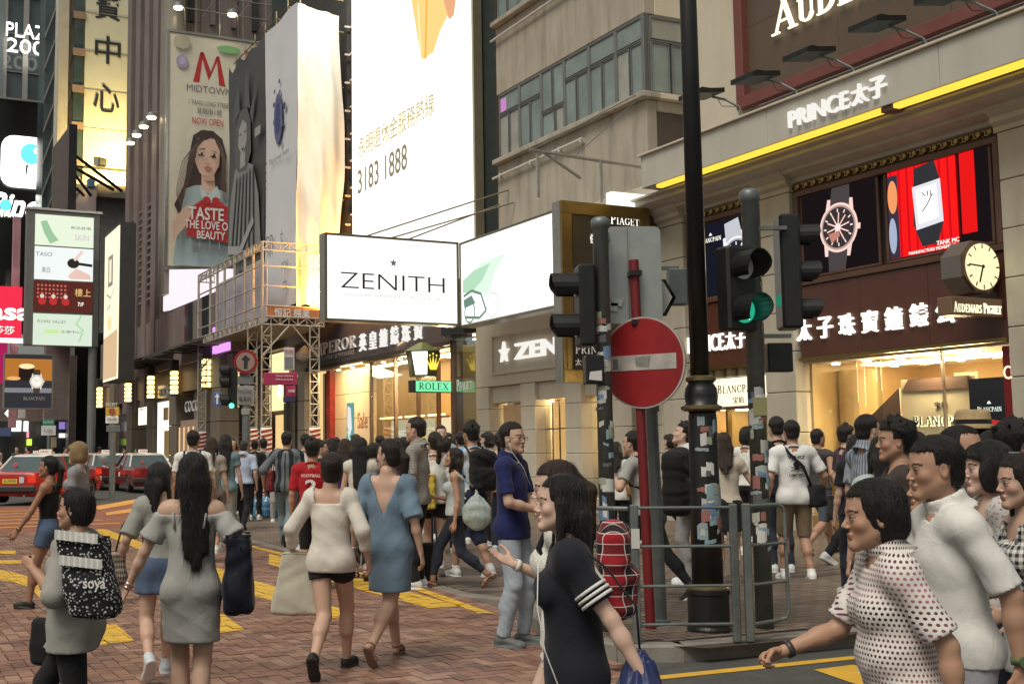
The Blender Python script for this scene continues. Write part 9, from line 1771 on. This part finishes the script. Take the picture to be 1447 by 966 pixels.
# to the right of the signal poles
a = Person('woman in a white tee with a tan bag half hidden by the stickered signal pole', 868, Y=16.5, top=625, face=16, sex='f', sk='b', hair=('mid', HB, 51), wear=[top(WHT, sleeve=.7), legs(BLK)], seed=61); carry(a, 'tan_bag', 'tan leather bag behind the stickered signal pole', 'bag', (.2, -.05, 1.0), (.12, .3, .3), F_('tan_leather', (.32, .15, .05), rough=.5), 'tote')
a = Person('man in a grey tee and skinny black jeans bent under a huge black backpack', 918, feet=848, top=604, face=-52, sex='m', sk='a', hair=('short', HB, 52), lean=10, head=(0, 12), pose={'L': (.10, .05, 0, -5), 'R': (-.24, .04, .05, 35), 'la': (.14, .12, .78, (.8, .2, -1)), 'ra': (.15, .05, .56)}, wear=[top(GRY, sleeve=.7), legs(BLK, g=.006, sg=0)], shoes=('sneaker', (.02, .02, .02)), seed=62); packstraps(a, BLK)
carry(a, 'huge_backpack', 'huge black backpack behind the red and grey posts', 'backpack', (0, -.34, 1.10), (.40, .28, .62), F_('dull_black_pack', (.014, .013, .013)), 'backpack')
a = Person('young man in a white long-sleeved shirt and grey jeans, face down, behind the lamp post', 966, Y=12.6, top=598, face=-78, sex='m', sk='c', hair=('messy', HB, 53), head=(0, 18), wear=[top(F_('crisp_white', (.62, .62, .64)), sleeve=1.9, hem=.48, cuff='collar', name='shirt'), legs(F_('grey_jeans', (.26, .25, .24)))], seed=63); carry(a, 'checked_satchel', 'pale checked satchel at the hip of the white-shirted young man', 'bag', (-.22, -.05, .92), (.1, .3, .32), F_('checked_satchel', (.42, .42, .34), 'gingham', (.2, .26, .16), sc=.5), 'soft', handles=[([(-.2, .06, 1.06), tuple(a.up((.02, .05, .84)))], .01)])
Person('woman with long auburn-brown hair, cream tee and black skirt beside the lamp post', 1030, feet=828, top=612, face=12, sex='f', sk='c', hair=('mid', HBR, 54), pose={'L': (.03, .05, 0, 0), 'R': (-.03, .05, 0, 0), 'ra': (.22, .08, .56, (.8, -1, 0))}, wear=[top(CRM, sleeve=.4, hem=.54), skirt(BLK, hem=.36, flare=.05, g=.016)], shoes=('flat', (.3, .2, .14)), seed=64)
Person('woman in a white blouse and black shorts looking into the watch shop', 1052, Y=16.5, top=604, face=40, sex='f', sk='b', hair=('bob', HB, 55), wear=[top(WHT, sleeve=.5, hem=.54), legs(BLK, t=.4, name='shorts')], seed=65)
Person('man in a black tee and jeans left of the white skull-print tee', 1095, Y=14.2, top=590, face=0, sex='m', sk='a', hair=('short', HB, 56), wear=[top(BLK, sleeve=.8), legs(DJEAN)], seed=66)
a = Person('man in a white tee with a black skull print, khaki shorts and white sneakers', 1127, feet=820, top=594, face=4, sex='m', sk='b', hair=('short', HB, 57), pose={'L': (.07, .06, 0, 0), 'R': (-.06, .07, .01, 12), 'la': (.17, .0, .53), 'ra': (.19, .08, .56, (.8, -1, 0))}, wear=[top(F_('bright_white_tee', (.72, .71, .69)), sleeve=.8, hem=.475, g=.022, name='tee_shirt'), legs(KHK, t=.96, g=.010, sg=.016, name='shorts')], shoes=('sneaker', (.72, .72, .7)), seed=67)
for w_, y0, hh, ww in (('WHIZ', .765, .022, .11), ('LIMITED', .655, .018, .09)): V, F = text_mesh(w_, .03); mn = V.min(0); sp = V.max(0)-mn; q = MB(); q.f = F; q.v = [tuple(a.up((-ww/2+(v[0]-mn[0])/sp[0]*ww, -.0835+(.765-y0)*.06-(v[2]-mn[2])*.015, y0+(v[1]-mn[1])/sp[1]*hh))) for v in V]; a.T.part('shirt_letters', q, BLK, local=True, fix=False)
for cx, cz, rx, rz in ((0, .732, .022, .018), (0, .712, .013, .010)): a.T.part('skull_print', MB().add([tuple(a.up((cx+rx*math.cos(t), -.0835-.0012, cz+rz*math.sin(t)))) for t in np.linspace(0, 6.28, 17)[:-1]], [tuple(range(16))]), BLK, local=True, fix=False)
for r_ in (-1, 1): a.T.part('crossed_bone', MB().add([tuple(a.up(p)) for p in ((-.035, -.0835, .70-r_*.012), (-.035, -.0835, .706-r_*.012), (.035, -.0835, .706+r_*.012), (.035, -.0835, .70+r_*.012))], [(0, 1, 2, 3)]), BLK, local=True, fix=False)
carry(a, 'messenger_bag', 'black messenger bag slung across the skull-print tee', 'bag', (.20, -.10, .93), (.14, .26, .24), BLK, 'soft', yaw=20, handles=[([(.15, -.13, 1.03), tuple(a.up((.04, -.082, .72))), tuple(a.up((-.04, -.075, .80))), tuple(a.up((-.06, -.02, .85)))], .016)])
a = Person('man in a dark grey vest and flip-flops striding right behind the skull print', 1152, Y=16.6, top=602, face=62, sex='m', sk='b', hair=('short', HB, 58), pose={'L': (.16, .05, 0, 0), 'R': (-.2, .05, .05, 40), 'la': (.16, .06, .56), 'ra': (.17, .04, .55)}, wear=[top(F_('charcoal_vest', (.06, .055, .055)), sleeve=.1, hem=.5), legs(F_('slate_shorts', (.08, .09, .12)), t=.95, name='shorts')], shoes=('sandal', (.02, .02, .02), (.02, .02, .02)), seed=68)
carry(a, 'striped_shopper', 'black and white striped shopping bag behind the khaki shorts', 'bag', (.24, .04, .66), (.08, .32, .34), F_('striped_shopper', (.6, .6, .58), 'vstripe', (.03, .03, .03), sc=.3), 'tote')
# rolling case left of centre and the far crowd beyond the taxis
rp = Person.__new__(Person); rp.face = 0; rp.x, rp.y = (596-PXC)/FPX*13.2, 13.2; rp.zg = .006; rp.H = 1.6
carry(rp, 'rolling_suitcase', 'small black rolling suitcase behind the blue dress', 'suitcase', (0, 0, .24), (.30, .2, .44), F_('case_black', (.012, .012, .013), rough=.5), 'case', handles=[([(-.1, .0, .46), (-.1, .0, .8), (.1, .0, .8), (.1, .0, .46)], .01)])
rg = random.Random(21); gcol = [(.5, .48, .45), (.05, .05, .06), (.3, .08, .08), (.1, .14, .25), (.4, .3, .25), (.2, .2, .2)]
for i in range(16):
 x = 4+i*17+rg.uniform(-4, 4); Y = rg.uniform(52, 60)
 if x > 255: x = 262+rg.uniform(0, 30)
 Person('far pedestrian whose head shows above the taxis', x, Y=Y, H=rg.uniform(1.6, 1.8), zg=0, face=rg.choice([0, 180, 90, -90]), sex=rg.choice('mf'), hair=('short', HB, 70), wear=[top(F_('far_cloth_%d' % (i % 6), gcol[i % 6]), sleeve=.7), legs(BLK)], res=.05, group='far pedestrians beyond the taxis')
